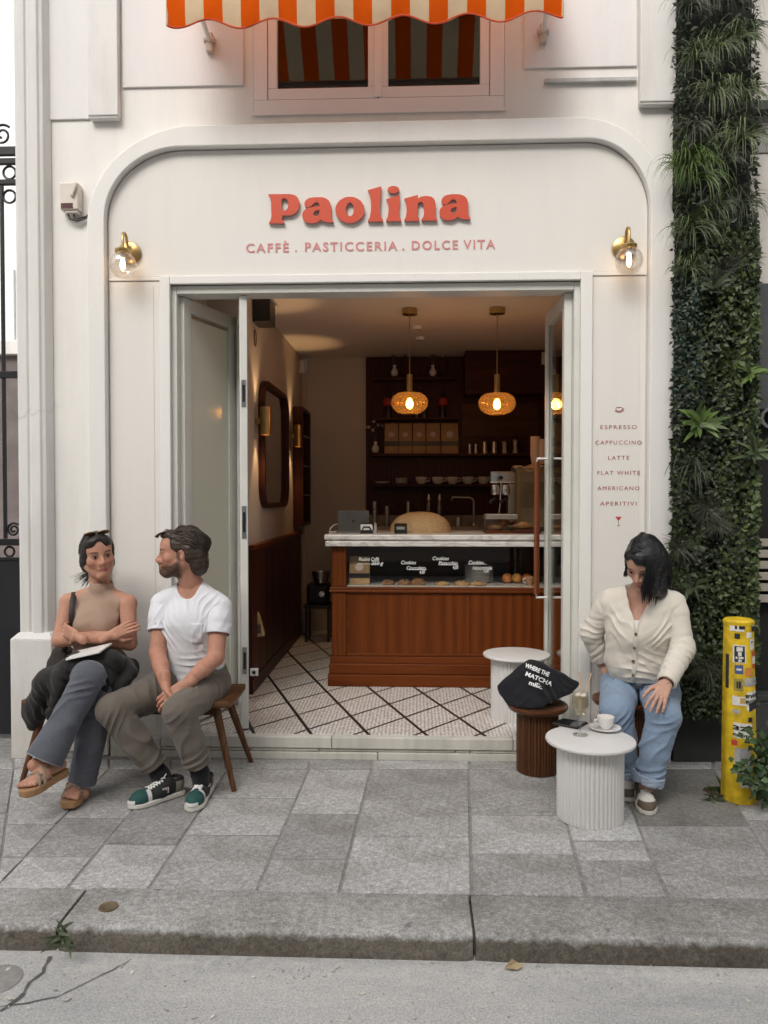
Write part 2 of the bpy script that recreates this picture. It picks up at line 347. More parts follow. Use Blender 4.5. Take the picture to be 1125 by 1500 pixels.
for i in range(len(L) - 1):
    ys = [1126] + rows[i]
    for k in range(len(ys)):
        y0 = ys[k]; last = k == len(ys) - 1
        y1 = edge(col(L[i], 1300)) if last else ys[k + 1]
        mat = m_patch if (i == 8 and k == 0) else m_slab
        if i == 0 and last: y1 = 1303
        y1r = edge(col(L[i + 1], 1300)) if last else y1 + .6
        slab((col(L[i], y0), y0), (col(L[i + 1], y0), y0 + .6), (col(L[i + 1], y1r), y1r), (col(L[i], y1), y1), mat)
# the narrow course along the shopfront and the slabs beside the frame edges
xs = [-60, 20, 160, 250, 330, 452, 545, 688, 800, 897, 1044, 1200]
for a, b in zip(xs[:-1], xs[1:]): slab((a, top(a)), (b, top(b)), (b, 1125.2), (a, 1125.2))
for q in ([(1046, 1127), (1260, 1127), (1270, 1200), (1092, 1200)], [(1092, 1201), (1270, 1201), (1330, 1316), (1164, 1316)], [(-220, 1127), (22, 1127), (12, 1190), (-250, 1190)], [(-250, 1191), (12, 1191), (2, 1258), (-330, 1258)], [(-330, 1259), (2, 1259), (-5, 1301), (-400, 1301)]): slab(*q)
# kerb: three long granite stones
kb = setp(MB().box(-30, 30, YK - .22, YK - .004, ZS - .1, ZK - .03).build('kerb', m_joint), kind='structure')
def kerb_stone(x0, x1):
    m = MB(); n = 60; prof = []
    yf = P(600, 1368, z='p').y
    prof = [(YK - .004, PAVE * YK - .12), (YK - .004, PAVE * YK - .003), (YK - .008, PAVE * YK), (yf + .030, ZK + .001), (yf + .014, ZK - .002), (yf + .005, ZK - .008), (yf, ZK - .018), (yf - .006, ZS - .02)]
    xs = [x0 + (x1 - x0) * i / n for i in range(n + 1)]; rng = random.Random(int(x0 * 10) + 99)
    k = len(prof); V = []
    for i, x in enumerate(xs):
        wob = rng.uniform(-.0015, .0015)
        for j, (y, z) in enumerate(prof):
            r = (rng.uniform(-.002, .002) + wob) if 3 <= j <= 6 else 0
            e = .006 if i in (0, n) else 0
            V.append((x, y + r + (e if j > 2 else 0), z + (r * .6 if j > 2 else 0) - e * .5))
    F = [(i * k + j, i * k + j + 1, (i + 1) * k + j + 1, (i + 1) * k + j) for i in range(n) for j in range(k - 1)]
    F += [tuple(range(k)), tuple(range(n * k, (n + 1) * k))[::-1]]
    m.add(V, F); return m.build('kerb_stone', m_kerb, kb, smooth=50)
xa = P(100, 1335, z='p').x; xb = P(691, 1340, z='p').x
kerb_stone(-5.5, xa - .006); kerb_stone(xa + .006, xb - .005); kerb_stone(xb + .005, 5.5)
c = P(159, 1329, z='p')
o = MB().lathe((c.x, c.y, c.z - .004), [(0, .006), (.026, .006), (.029, .008), (.033, .008), (.034, 0)], 32).build('survey_stud', M('rusty_brass', (.20, .155, .09), .6, .5, var=.4, scale=90), smooth=40)
setp(o, 'small round rusty metal stud set into the kerb', 'stud')
# ================================================================ CAFE BUILDING
cafe = thing('cafe_building', 'white plastered cafe front with arched shopfront surround and wide doorway', 'building', (0, 0.1, 0))
X0 = P(18, 0, y=-.07).x; XR = P(985, 300, y=0).x; XW = X0 + .17
OL, OR, OT, FZ = P(250, 415, y=-.01).x, P(850, 410, y=-.01).x, P(560, 414, y=-.01).z, .116
WT = .14
# window opening above
WX0, WX1, WZ0 = P(371, 100, y=0).x, P(739, 100, y=0).x, P(560, 164, y=0).z; WZ1 = WZ0 + 1.6
w_ = MB()
def blk(x0, x1, z0, z1): w_.box(x0, x1, 0, WT, z0, z1)
blk(X0 + .01, OL - .02, 0, OT + .02); blk(OR + .02, XR, 0, OT + .02); blk(X0 + .01, XR, OT + .02, WZ0); blk(X0 + .01, WX0, WZ0, WZ1); blk(WX1, XR, WZ0, WZ1); blk(X0 + .01, XR, WZ1, 7.2)
w_.build('wall', m_wall, cafe)
# corner pilaster with its plinth
zp = P(45, 930, y=-.08).z
prof = [(0, .02), (0, -.055), (.012, -.07), (.058, -.07), (.066, -.06), (.074, -.06), (.082, -.078), (.132, -.078), (.140, -.066), (.156, -.06), (.168, -.03), (.176, -.004)]
MB().prism([(X0 + a, b, zp) for a, b in prof], (0, 0, 7.2 - zp)).build('pilaster', m_pilaster, cafe, bevel=.004)
MB().box(X0 - .03, X0 + .2, -.11, .02, -.01, zp - .02).add([(X0 - .03, -.11, zp - .02), (X0 + .2, -.11, zp - .02), (X0 + .2, -.005, zp - .02), (X0 - .03, .02, zp - .02), (X0 + .0, -.075, zp + .012), (X0 + .175, -.075, zp + .012), (X0 + .175, -.006, zp + .012), (X0, .02, zp + .012)], [(0, 1, 5, 4), (1, 2, 6, 5), (3, 0, 4, 7), (4, 5, 6, 7)]).build('plinth', m_pilaster, cafe, bevel=.006)
MB().box(X0 + .012, X0 + .3, .142, 4.2, -.01, 7.2).build('side_wall', m_pilaster, cafe)
# short upper pilasters, sunk fields and ledge of the upper storey
def upx(px): return P(px, 90, y=-.02).x
for a, b, zz in ((131, 175, 172), (936, 988, 168)):
    z0 = P(150, zz, y=-.05).z; x0, x1 = upx(a), min(upx(b), XR - .002)
    MB().box(x0, x1, -.05, -.002, z0 + .012, 7.1).box(x0 + .004, x1 - .004, -.044, -.002, z0, z0 + .0115).build('upper_pilaster', m_pilaster, cafe, bevel=.005)
for a, b, zz in ((66, 129, 174), (178, 356, 129), (768, 934, 114)):
    z0 = P(150, zz, y=-.01).z
    MB().box(upx(a), upx(b), -.012, -.001, z0, 7.1).build('plaster_field', m_wall_pale, cafe, bevel=.004)
z0 = P(860, 120, y=-.02).z
MB().box(upx(798), upx(933), -.024, -.001, z0, z0 + .022).build('ledge', M('ledge_zinc', (.42, .41, .40), .6, var=.2, scale=20), cafe, bevel=.003)
# raised surround of the shopfront (arched frame)
def arc(cx, cy, rx, ry, a0, a1, n=18): return [(cx + rx * math.cos(R(a0 + (a1 - a0) * i / n)), cy - ry * math.sin(R(a0 + (a1 - a0) * i / n))) for i in range(n + 1)]
out_px = [(127, 1106)] + arc(290, 330, 163, 147, 180, 90) + arc(848, 317, 136, 146, 90, 0) + [(977, 1113)]
in_px = [(152, 1106)] + arc(266, 320, 114, 106, 180, 90) + arc(862, 306, 92, 104, 90, 0) + [(950, 1113)]
def toP(pts, y): return [P(a, b, y=y) for a, b in pts]
YF = -.06
outer = toP(out_px, YF); inner = toP(in_px, YF)
outer[0].x = outer[1].x; inner[0].x = inner[1].x; outer[-1].x = outer[-2].x = XR - .004; inner[-1].x = inner[-2].x
for p in (outer[0], inner[0], outer[-1], inner[-1]): p.z = .0
MB().ring(outer, inner, (0, -YF - .001, 0)).build('arch_surround', m_trim, cafe, bevel=.005)
# sign board inside the arch, then the boards each side of the doorway
zb = P(560, 401, y=-.02).z
pan = [Vector((p.x, -.014, p.z)) for p in inner[1:-1]]
cx = sum((p.x for p in pan)) / len(pan)
pan = [Vector((p.x + (.006 if p.x < cx else -.006), p.y, p.z - .006 * (p.z > 3.2))) for p in pan]
IL, IR = pan[0].x, pan[-1].x
MB().prism([Vector((IL, -.014, zb))] + pan + [Vector((IR, -.014, zb))], (0, .0125, 0)).build('sign_board', m_panel, cafe, bevel=.002)
CL, CR = P(235, 700, y=-.03).x, P(867, 700, y=-.03).x
MB().box(IL + .002, IR - .002, -.019, -.0015, zb - .022, zb - .0015).build('rail', m_trim, cafe, bevel=.003)
for x0, x1 in ((IL + .002, CL - .002), (CR + .002, IR - .002)):
    MB().box(x0, x1, -.0125, -.0015, .0, zb - .0245).build('side_board', m_panel, cafe, bevel=.003)
    o = MB().box(x0 + .03, x1 - .035, -.015, -.0126, .14, zb - .05).build('raised_field', m_panel, cafe, bevel=.002)
# casing round the doorway and the door frame in it
MB().box(CL, OL, -.03, -.001, 0.0, OT + .045).box(OR, CR, -.03, -.001, 0.0, OT + .045).box(OL + .0005, OR - .0005, -.0295, -.001, OT, OT + .0445).build('door_casing', m_trim, cafe, bevel=.004)
m_frame = M('door_paint', (.66, .65, .60), .45, var=.05, scale=5)
MB().box(OL - .02, OL + .028, .004, .135, FZ, OT - .002).box(OR - .028, OR + .02, .004, .135, FZ, OT - .002).box(OL + .029, OR - .029, .004, .135, OT - .045, OT - .002).build('door_frame', m_frame, cafe, bevel=.003)
# stepped white sill: blocks with worn gaps
random.seed(3)
def sill_row(z0, z1, yf, cuts):
    for a, b in zip(cuts[:-1], cuts[1:]):
        MB().box(a + .0015, b - .0015, yf + random.uniform(-.003, .003), -.0005, z0, z1 - random.uniform(0, .002)).build('sill_block', m_sill, cafe, bevel=.005)
sx0, sx1 = CL + .0, CR
sill_row(.052, FZ - .0, -.055, [sx0, -.45, .53, sx1]); sill_row(.034, .050, -.048, [sx0, -.9, -.52, .22, .3, sx1]); sill_row(-.02, .032, -.052, [sx0, -1.05, -.2, .6, sx1])
for a, b in ((IL + .001, sx0 - .002), (sx1 + .002, IR)): MB().box(a, b, -.05, -.016, -.02, .10).build('sill_block', m_sill, cafe, bevel=.006)
# upper window: frame, two sashes, panes
wf = MB(); fx0, fx1 = WX0 + .002, WX1 - .002; fz0 = WZ0 + .002
wf.box(fx0, fx0 + .075, -.006, .09, fz0 + .0705, WZ1).box(fx1 - .075, fx1, -.006, .09, fz0 + .0705, WZ1).box(fx0, fx1, -.006, .09, fz0, fz0 + .07).box(fx0 - .012, fx1 + .012, -.014, -.0065, fz0 - .014, fz0 + .004)
win = wf.build('window', m_pinkframe, cafe, bevel=.004)
m_pane = glass('window_glass', (.25, .25, .25), 0, ior=1.6)
mid = (fx0 + fx1) / 2
for x0, x1 in ((fx0 + .078, mid - .004), (mid + .004, fx1 - .078)):
    s_ = MB(); zb_ = fz0 + .073
    s_.box(x0, x0 + .05, -.002, .06, zb_ + .0605, WZ1).box(x1 - .05, x1, -.002, .06, zb_ + .0605, WZ1).box(x0, x1, -.002, .06, zb_, zb_ + .06)
    sash = s_.build('sash', m_pinkframe, win, bevel=.004)
    MB().box(x0 + .05, x1 - .05, .024, .028, zb_ + .06, WZ1).build('pane', m_pane, win)
MB().box(mid - .02, mid + .02, -.012, -.0025, fz0 + .075, WZ1).build('meeting_rail', m_pinkframe, win, bevel=.003)
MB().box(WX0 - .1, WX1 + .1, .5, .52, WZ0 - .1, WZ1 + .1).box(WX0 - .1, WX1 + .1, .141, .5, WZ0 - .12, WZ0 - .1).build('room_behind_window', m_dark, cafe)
# ---------------------------------------------------------------- iron gate left of the corner, courtyard house behind it
g = thing('iron_gate', 'black wrought iron gate with scrolls and solid lower panel beside corner pilaster', 'gate', (X0 - .35, .2, 0))
GY = .2
def gp(px, py): return P(px, py, y=GY)
def rail(py0, py1, nm='rail'):
    MB().box(X0 - .8, X0 - .005, GY - .015, GY + .015, gp(5, py1).z, gp(5, py0).z).build(nm, m_iron, g, bevel=.002)
for a, b in ((216, 228), (233, 241), (264, 271), (544, 554), (789, 799), (816, 821)): rail(a, b)
for k in range(6):
    x = gp(5, 500).x - k * .13
    MB().box(x - .009, x + .009, GY - .009, GY + .009, gp(5, 789).z + .001, gp(5, 271).z - .001).build('bar', m_iron, g, bevel=.002)
def circ(px, py, r, nm, turns=1.0, r1=None):
    c = gp(px, py); n = int(28 * turns); pts = []
    for i in range(n + 1):
        a = 2 * math.pi * turns * i / n; rr = r + ((r1 if r1 is not None else r) - r) * i / n
        pts.append((c.x + rr * math.cos(a + .8), GY, c.z + rr * math.sin(a + .8)))
    MB().tube(pts, .007, 6).build(nm, m_iron, g, smooth=60)
circ(3, 198, .062, 'scroll', 1.6, .014)
for k in range(4):
    for py in (253, 288, 808):
        circ(14 - k * 27, py, .036 if py != 808 else .028, 'ornament_ring')
circ(20, 776, .04, 'scroll', 1.8, .008); circ(-15, 776, .04, 'scroll', 1.8, .008)
MB().box(X0 - .8, X0 - .006, GY - .01, GY + .01, .03, gp(5, 821).z - .001).build('lower_panel', M('gate_panel_paint', (.013, .013, .016), .4, var=.2), g, bevel=.003)
h = thing('courtyard_house', 'pale white house wall with stone ledge seen through the gate', 'building', (-4.2, 4.3, 0))
zl = P(5, 500, y=4.3).z
MB().box(-9, X0 + .05, 4.3, 4.6, zl, 9).build('wall', M('courtyard_white', (.80, .80, .80), .8, var=.03), h)
MB().box(-9, X0 + .05, 4.22, 4.6, zl - .16, zl - .002).build('ledge', m_pilaster, h, bevel=.01)
MB().box(-9, X0 + .05, 4.3, 4.6, 0, zl - .162).build('lower_wall', M('courtyard_base', (.16, .13, .125), .8, var=.35, scale=2), h)
MB().tube([(P(21, 450, y=4.25).x, 4.26, zl), (P(21, 450, y=4.25).x, 4.26, P(21, 395, y=4.25).z)], .012, 8).build('pipe', M('pipe_grey', (.45, .45, .45), .6), h)
# ---------------------------------------------------------------- the neighbouring shop right of the green wall
nb = thing('neighbour_shop', 'dark grey neighbouring shopfront with cream upper wall beyond the green wall', 'building', (2.6, .4, 0))
NX = XR + .002; NY = .03
m_cream = m_plaster('neighbour_cream', (.62, .58, .53), .12, .2); m_ngrey = M('neighbour_dark_grey', (.05, .05, .052), .5, var=.2)
zn = lambda py: P(1118, py, y=NY).z
MB().box(NX, 5, NY, NY + .4, zn(152), 7.2).build('upper_wall', m_cream, nb)
MB().box(NX, 5, NY - .05, NY + .4, zn(168), zn(152) - .002).build('cornice', m_ngrey, nb, bevel=.006)
MB().box(NX, 5, NY + .01, NY + .4, zn(222), zn(168) - .002).build('fascia', M('neighbour_grey', (.30, .285, .27), .6), nb)
MB().box(NX, 5, NY + .002, NY + .4, zn(415), zn(226)).build('wall', m_cream, nb)
MB().box(NX, 5, NY - .01, NY + .3, zn(600), zn(415) - .002).build('sign_band', M('neighbour_sign_band', (.075, .075, .08), .5), nb, bevel=.004)
MB().box(NX, 5, NY + .12, NY + .3, 0, zn(600) - .002).build('shop_window', m_dark, nb)
MB().box(NX, NX + .13, NY - .02, NY + .118, 0, zn(600) - .003).build('window_post', m_ngrey, nb, bevel=.004)
MB().box(NX + .131, 5, NY + .0, NY + .118, 0, zn(1030)).build('stall_riser', m_ngrey, nb, bevel=.004)
MB().box(NX + .131, 5, NY + .02, NY + .117, zn(1030) + .001, zn(1030) + .04).build('window_sill', m_ngrey, nb, bevel=.004)
sl_ = M('slat_beige', (.40, .355, .30), .6, var=.12)
for k in range(6):
    z0 = zn(790 + k * 16.6); MB().box(P(1111, 800, y=NY).x, 3.2, NY + .05, NY + .07, z0 - .042, z0).build('slat', sl_, nb, bevel=.003)
text('O', .17, M('sign_grey', (.16, .16, .165), .5), 'sign_letter', nb, (P(1121, 645, y=NY).x + .03, NY - .012, zn(650) - .02 + .1))

lt = MB(); rr_ = random.Random(12)
for k in range(90):                                  # grit, paper scraps and fag ends in the gutter and on the road
    c = P(rr_.uniform(-20, 1140), 1412 + 88 * rr_.random() ** 1.6, z=ZS); q = rr_.uniform(.002, .0065) * (1.8 if k % 9 == 0 else 1); b0 = rr_.uniform(0, 3)
    pts = [c + Vector((q * (1.4, .6)[j % 2] * math.cos(b0 + j * 1.57), q * (1.4, .6)[j % 2] * math.sin(b0 + j * 1.57), .002)) for j in range(4)]; lt.prism(pts, (0, 0, .002 + .003 * rr_.random()))
setp(lt.build('road_grit', M('grit_pale', (.58, .54, .47), .9, var=.5, scale=30)), 'pale grit and paper scraps scattered along the road edge', 'grit', kind='stuff')

# unseen house row added behind the camera: shades the low sky, shows in glass
op = thing('added_opposite_house', 'unseen cream rendered house row added across the street to shade the low sky', 'building', (0, -10.2, 0)); m_op = M('opposite_render', (.60, .57, .52), .8, var=.06, scale=.6); zo = ZS
ow = MB(); wins = [(-9.6 + 2.4 * i, zo + .9 + 3.1 * j) for i in range(9) for j in range(3)]
xs_ = sorted(set([-12, 12] + [w[0] - .55 for w in wins] + [w[0] + .55 for w in wins])); zs_ = sorted(set([zo, zo + 10.2] + [w[1] for w in wins] + [w[1] + 1.75 for w in wins]))
for a, b in zip(xs_[:-1], xs_[1:]):
    for c, d in zip(zs_[:-1], zs_[1:]):
        if not any(abs((a + b) / 2 - w[0]) < .5 and w[1] < (c + d) / 2 < w[1] + 1.75 for w in wins): ow.box(a, b, -10.5, -10.2, c, d)
ow.build('wall', m_op, op)
for wx, wz_ in wins: MB().box(wx - .55, wx + .55, -10.4, -10.36, wz_, wz_ + 1.75).build('window', M('opposite_glass', (.05, .055, .06), .1) if 'opposite_glass' not in bpy.data.materials else bpy.data.materials['opposite_glass'], op)
setp(MB().box(-40, 40, -10.2, -8.2, ZS, ZS + .1).build('far_pavement', m_patch), kind='structure')
# ================================================================ INTERIOR SHELL
ORD = ['leftmost', 'second', 'third', 'fourth', 'fifth', 'sixth', 'seventh']
def nth(i, n): return 'leftmost' if i == 0 else 'rightmost' if i == n - 1 else 'middle' if n % 2 and i == n // 2 else ORD[i] + ' from left'
LX, RX, BY, CZ = -1.09, 1.34, 3.2, 2.75
def sc(y): return (y - CAM[1]) / FPX            # metres per photo pixel at depth y
m_inwall = M('inner_wall_paint', (.60, .53, .46), .7, var=.03, scale=2, bump=.05)
m_ceil = M('ceiling_paint', (.72, .63, .55), .8, var=.03, scale=2)
def m_mosaic():
    s = NT('floor_mosaic'); co = s.coord(); xyz = s.n('ShaderNodeSeparateXYZ'); s.t.links.new(co, xyz.inputs[0]); X, Y = xyz.outputs[0], xyz.outputs[1]
    wob = s.math('MULTIPLY', s.math('SUBTRACT', s.noise(60, 2, .5, co), .5), .010)
    def fam(k, sp, c):
        u = s.math('ADD', s.math('ADD', s.math('DIVIDE', s.math('ADD', X, s.math('MULTIPLY', Y, k)), sp), c), wob)
        f = s.math('ABSOLUTE', s.math('SUBTRACT', s.math('FRACT', u), .5))
        return s.math('LESS_THAN', f, .034)
    line = s.math('MAXIMUM', fam(.37, .318, .253 / .318 + .5), fam(-.805, .33, .987 / .33 + .5))
    vo = s.n('ShaderNodeTexVoronoi', Scale=46.0, Randomness=.25); s.t.links.new(co, vo.inputs['Vector'])
    gr = s.ramp(vo.outputs['Distance'], [(.40, 1.0), (.52, 0.0)])
    tile = s.mix(line, s.mix(s.noise(25, 2, .5, co), (.72, .68, .64), (.86, .83, .80)), (.02, .019, .019))
    k = s.mix(gr, s.mix(line, (.42, .38, .35), (.035, .03, .028)), tile)
    s.set(Base_Color=k, Roughness=.35); s.bump(gr, .4, .001); return s.mat
setp(MB().box(OL - .019, OR + .019, .0, WT + .002, FZ - .06, FZ).box(OL - .25, RX + .02, WT + .003, BY + 1.6, FZ - .06, FZ).build('interior_floor', m_mosaic()), kind='structure')
setp(MB().box(OL - .25, RX + .02, WT + .002, BY + 1.6, CZ, CZ + .1).build('ceiling', m_ceil), kind='structure')
setp(MB().box(LX - .3, LX, .80, BY + 1.5, FZ, CZ).build('interior_wall_left', m_inwall), kind='structure')
m_reveal = M('reveal_paint', (.66, .66, .59), .6, var=.04, scale=2)
setp(MB().box(OL - .12, OL - .02, WT + .001, .799, FZ, CZ).box(OL - .019, LX - .301, .80, .84, FZ, CZ).build('reveal_wall', m_reveal), kind='structure')
setp(MB().box(RX, RX + .02, WT + .002, BY + .2, FZ, CZ).build('interior_wall_right', m_inwall), kind='structure')
setp(MB().box(OR + .03, RX - .001, WT + .002, WT + .06, FZ, CZ).build('interior_wall_front', m_inwall), kind='structure')
# back wall: beige panel wall, its frame, and a dark passage left of it
xb0, xb1 = P(450, 650, y=BY).x, P(536, 650, y=BY).x
setp(MB().box(xb0, RX, BY, BY + .1, FZ, CZ).build('interior_wall_back', m_inwall), kind='structure')
setp(MB().box(LX, xb0 - .001, BY + 1.45, BY + 1.55, FZ, CZ).build('passage_wall', m_inwall), kind='structure')
MBq = MB().box(xb0 - .05, xb0 - .002, BY - .02, BY + .1, FZ, CZ - .12).build('passage_jamb', m_inwall, bevel=.003); setp(MBq, kind='structure')
m_dkwood = wood('dark_wood', (.085, .024, .014), (.035, .010, .007), 1, 'X', .45)
m_dkwoodz = wood('dark_wood_upright', (.085, .024, .014), (.035, .010, .007), 1, 'Z', .45)
m_oak = wood('stained_oak', (.165, .043, .0085), (.098, .022, .0042), .9, 'Z', .42, .06)
m_oakx = wood('stained_oak_rail', (.155, .039, .0075), (.092, .020, .004), .9, 'X', .42, .06)
m_brass = M('aged_brass', (.50, .34, .14), .32, 1.0, var=.12, scale=30)
m_steel = M('brushed_steel', (.55, .54, .52), .3, 1.0, var=.08)
m_chrome = M('chrome', (.75, .74, .72), .12, 1.0, var=.05)
m_white = M('white_ceramic', (.78, .76, .73), .25, var=.03, coat=.3)
m_black = M('black_plastic', (.012, .012, .013), .4)
m_kraft = M('kraft_paper', (.48, .31, .15), .8, var=.10, scale=20, bump=.15, bscale=70)
m_blackband = M('black_film', (.018, .015, .013), .3)
# wainscot on the left wall
wz = 1.10; y0, y1 = .805, 2.98
wn = thing('wainscot', 'dark reddish brown wooden wainscot along the left inner wall', 'wainscot', (LX + .02, 1.9, FZ))
MB().box(LX + .001, LX + .014, y0, y1, FZ + .1, wz - .035).build('backing', m_dkwoodz, wn)
MB().box(LX + .001, LX + .045, y0, y1 + .004, wz - .034, wz).build('cap_rail', m_oakx, wn, bevel=.006)
MB().box(LX + .001, LX + .028, y0, y1 + .002, FZ, FZ + .099).build('skirting', m_dkwoodz, wn, bevel=.004)
n = 9
for k in range(n):
    a = y0 + (y1 - y0) * k / n; b = y0 + (y1 - y0) * (k + 1) / n
    MB().box(LX + .0145, LX + .022, a + .002, b - .002, FZ + .1, wz - .036).build('plank', m_dkwoodz, wn, bevel=.002)
# ---------------------------------------------------------------- folding glass doors
m_doorglass = glass('door_glass', (.93, .95, .92), 0, ior=1.5)
ZT = OT - .05
def leaf(parent, a, b, th=.042, stile=.06, name='leaf', glass_mat=m_doorglass):
    a, b = Vector((*a, 0)), Vector((*b, 0)); d = (b - a); Lg = d.length; d.normalize(); q = Vector((-d.y, d.x, 0))
    z0, z1 = FZ + .012, ZT
    fr = MB()
    def pc(u0, u1, za, zb, t=th): fr.obox(a + d * (u0 + u1) / 2 + Vector((0, 0, (za + zb) / 2)), d * (u1 - u0) / 2, q * t / 2, Vector((0, 0, (zb - za) / 2)))
    pc(0, stile, z0, z1); pc(Lg - stile, Lg, z0, z1); pc(stile + .0005, Lg - stile - .0005, z1 - .075, z1 - .001); pc(stile + .0005, Lg - stile - .0005, z0 + .001, z0 + .11)
    f = fr.build(name, m_frame, parent, bevel=.004)
    g_ = MB().obox(a + d * Lg / 2 + Vector((0, 0, (z0 + z1) / 2)), d * (Lg / 2 - stile - .002), q * .004, Vector((0, 0, (z1 - z0) / 2 - .1)))
    g_.build('pane', glass_mat, f)
    bd = MB()
    for s_ in (-1, 1):
        for u0, u1, za, zb in ((stile, stile + .012, z0 + .11, z1 - .076), (Lg - stile - .012, Lg - stile, z0 + .11, z1 - .076)):
            bd.obox(a + d * (u0 + u1) / 2 + q * s_ * .012 + Vector((0, 0, (za + zb) / 2)), d * .006, q * .007, Vector((0, 0, (zb - za) / 2)))
    bd.build('glazing_bead', m_frame, f, bevel=.002)
    return f, a, b, d, q
fd = thing('folding_door', 'pale glazed folding door folded back at the left of the doorway', 'door', (OL + .1, .3, FZ))
leaf(fd, (OL + .035, .055), (-1.125, .555), glass_mat=frosted('frosted_glass', (.92, .91, .80), .95))
f2, a2, b2, d2, q2 = leaf(fd, (-.945, .035), (-1.09, .575))
for py in (576, 765, 968):                       # flush latches let into the edge of the folded leaf
    c = P(362, py, y=.03); h = .075 if py != 765 else .09
    o = MB().obox(a2 + Vector((0, 0, c.z)) - d2 * .0015, q2 * .012, d2 * .0014, Vector((0, 0, h)))
    o.build('latch_plate', M('latch_steel', (.30, .30, .29), .4, .8), fd, bevel=.001)
    MB().obox(a2 + Vector((0, 0, c.z)) - d2 * .0035, q2 * .007, d2 * .0012, Vector((0, 0, h * .62))).build('latch_slot', m_black, fd)
for z in (.45, 1.35, 2.3):
    MB().tube([(-1.108, .585, z - .045), (-1.108, .585, z + .045)], .010, 10).build('hinge', m_frame, fd, smooth=40)
c = P(372, 985, y=.03)
MB().box(c.x - .022, c.x + .022, .03, .05, c.z - .02, c.z + .02).build('strike_plate', m_frame, fd, bevel=.002)
MB().tube([(c.x, .03, c.z), (c.x, .027, c.z)], .010, 12).build('strike_hole', m_black, fd)
rd = thing('glass_door', 'single glazed door leaf open inwards at the right of the doorway', 'door', (OR - .05, .3, FZ))
f3, a3, b3, d3, q3 = leaf(rd, (OR - .05, .055), (.815, .575), stile=.045)
m_handle = wood('handle_wood', (.22, .07, .028), (.11, .032, .014), 1, 'Z', .4)
for s_ in (-1, 1):                               # long wooden pull handles, one on each face of the leaf
    zt, zbt = 1.63, .83; base = Vector((*b3[:2], 0)) - d3 * .10
    ho = base + q3 * s_ * .085
    MB().tube([ho + Vector((0, 0, zbt)), ho + Vector((0, 0, zt))], .017, 14).build('pull_handle', m_handle, rd, smooth=40)
    br = MB()
    for z in (zt + .018, zbt - .018): br.tube([base + q3 * s_ * .022 + Vector((0, 0, z)), ho + Vector((0, 0, z)), ho + Vector((0, 0, z - .02 * (1 if z > 1 else -1)))], .007, 8)
    br.build('handle_bracket', m_white, rd, smooth=40)
# ================================================================ COUNTER
CYF = 1.065; cxl = -.575; cxr = RX - .002; cyb = 1.75
ct = thing('counter', 'stained oak shop counter with white marble top and glazed display', 'counter', (.4, 1.3, FZ))
zc = lambda py: P(600, py, y=CYF).z
Z0, Zs, Zg0, Zg1, Zt0, Zt1 = FZ, zc(962), zc(861), zc(806), zc(800), zc(783)
def strip(m, z0, z1, out): m.box(cxl - out, cxr, CYF - out, cyb - .01, z0, z1)
b_ = MB(); strip(b_, Z0, zc(988), .022); b_.build('plinth', m_oakx, ct, bevel=.006)
b_ = MB(); strip(b_, zc(988) + .0005, zc(972), .014); b_.build('base_moulding', m_oakx, ct, bevel=.008)
b_ = MB(); strip(b_, zc(972) + .0005, Zs, .008); b_.build('base_moulding', m_oakx, ct, bevel=.004)
MB().box(cxl + .02, cxr, CYF + .018, cyb - .012, Zs, Zg0 - .03).build('carcass', m_oak, ct)
fx = [P(px, 900, y=CYF).x for px in (488, 507)]
MB().box(cxl + .004, fx[1], CYF, CYF + .09, Zs + .0005, Zg0 - .034).build('corner_post', m_oak, ct, bevel=.005)
MB().box(cxl + .004, fx[1], CYF, CYF + .09, Zg0 + .004, Zg1 + .02).build('corner_post', m_oak, ct, bevel=.005)
pw = .42; xs = [fx[1] + .006 + pw * i for i in range(5)]
for i in range(4):
    MB().box(xs[i] + .001, min(xs[i + 1] - .001, cxr), CYF + .009, CYF + .0178, Zs + .0005, Zg0 - .035).build('oak_panel', wood('oak_panel_%d' % i, (.165, .043, .0085), (.096, .0215, .0042), .32 + .05 * i, 'Z', .42, .06), ct, bevel=.001)
b_ = MB().box(fx[1] + .001, fx[1] + .02, CYF + .004, CYF + .0177, Zs + .02, Zg0 - .05).box(fx[1] + .001, cxr, CYF + .004, CYF + .0176, Zs + .0008, Zs + .02); b_.build('panel_bead', m_oakx, ct, bevel=.004)
b_ = MB().box(cxl - .012, cxr, CYF - .012, CYF + .25, Zg0 - .033, Zg0 - .014).box(cxl - .006, cxr, CYF - .006, CYF + .25, Zg0 - .0138, Zg0 + .003); b_.build('ledge_moulding', m_oakx, ct, bevel=.005)
MB().box(fx[1] + .004, cxr, CYF + .012, cyb - .05, Zg0 + .0035, Zg0 + .012).build('display_shelf', M('display_shelf_stone', (.55, .50, .44), .3, var=.1, scale=15), ct, bevel=.002)
MB().box(fx[1] + .004, cxr, cyb - .06, cyb - .05, Zg0 + .013, Zg1 + .02).box(cxl + .01, fx[1], CYF + .1, cyb - .05, Zg0, Zg1 + .02).build('display_back', m_dkwood, ct)
MB().box(fx[1] + .003, cxr, CYF + .004, CYF + .008, Zg0 + .004, Zg1 + .018).build('display_glass', glass('display_glass', (.96, .96, .95), 0, ior=1.35), ct)
MB().box(cxl + .0, cxr, CYF - .004, cyb - .04, Zg1 + .0205, Zt0 - .0005).build('top_rail', m_dkwood, ct, bevel=.003)
def m_marble():
    s = NT('white_marble'); v = s.noise(5, 7, .65, s.coord((1, 3, 3)), 2.0)
    s.set(Base_Color=s.ramp(v, [(.38, (.55, .51, .47)), (.5, (.74, .71, .67)), (.7, (.78, .76, .72))]), Roughness=.22); return s.mat
m_marble_ = m_marble()
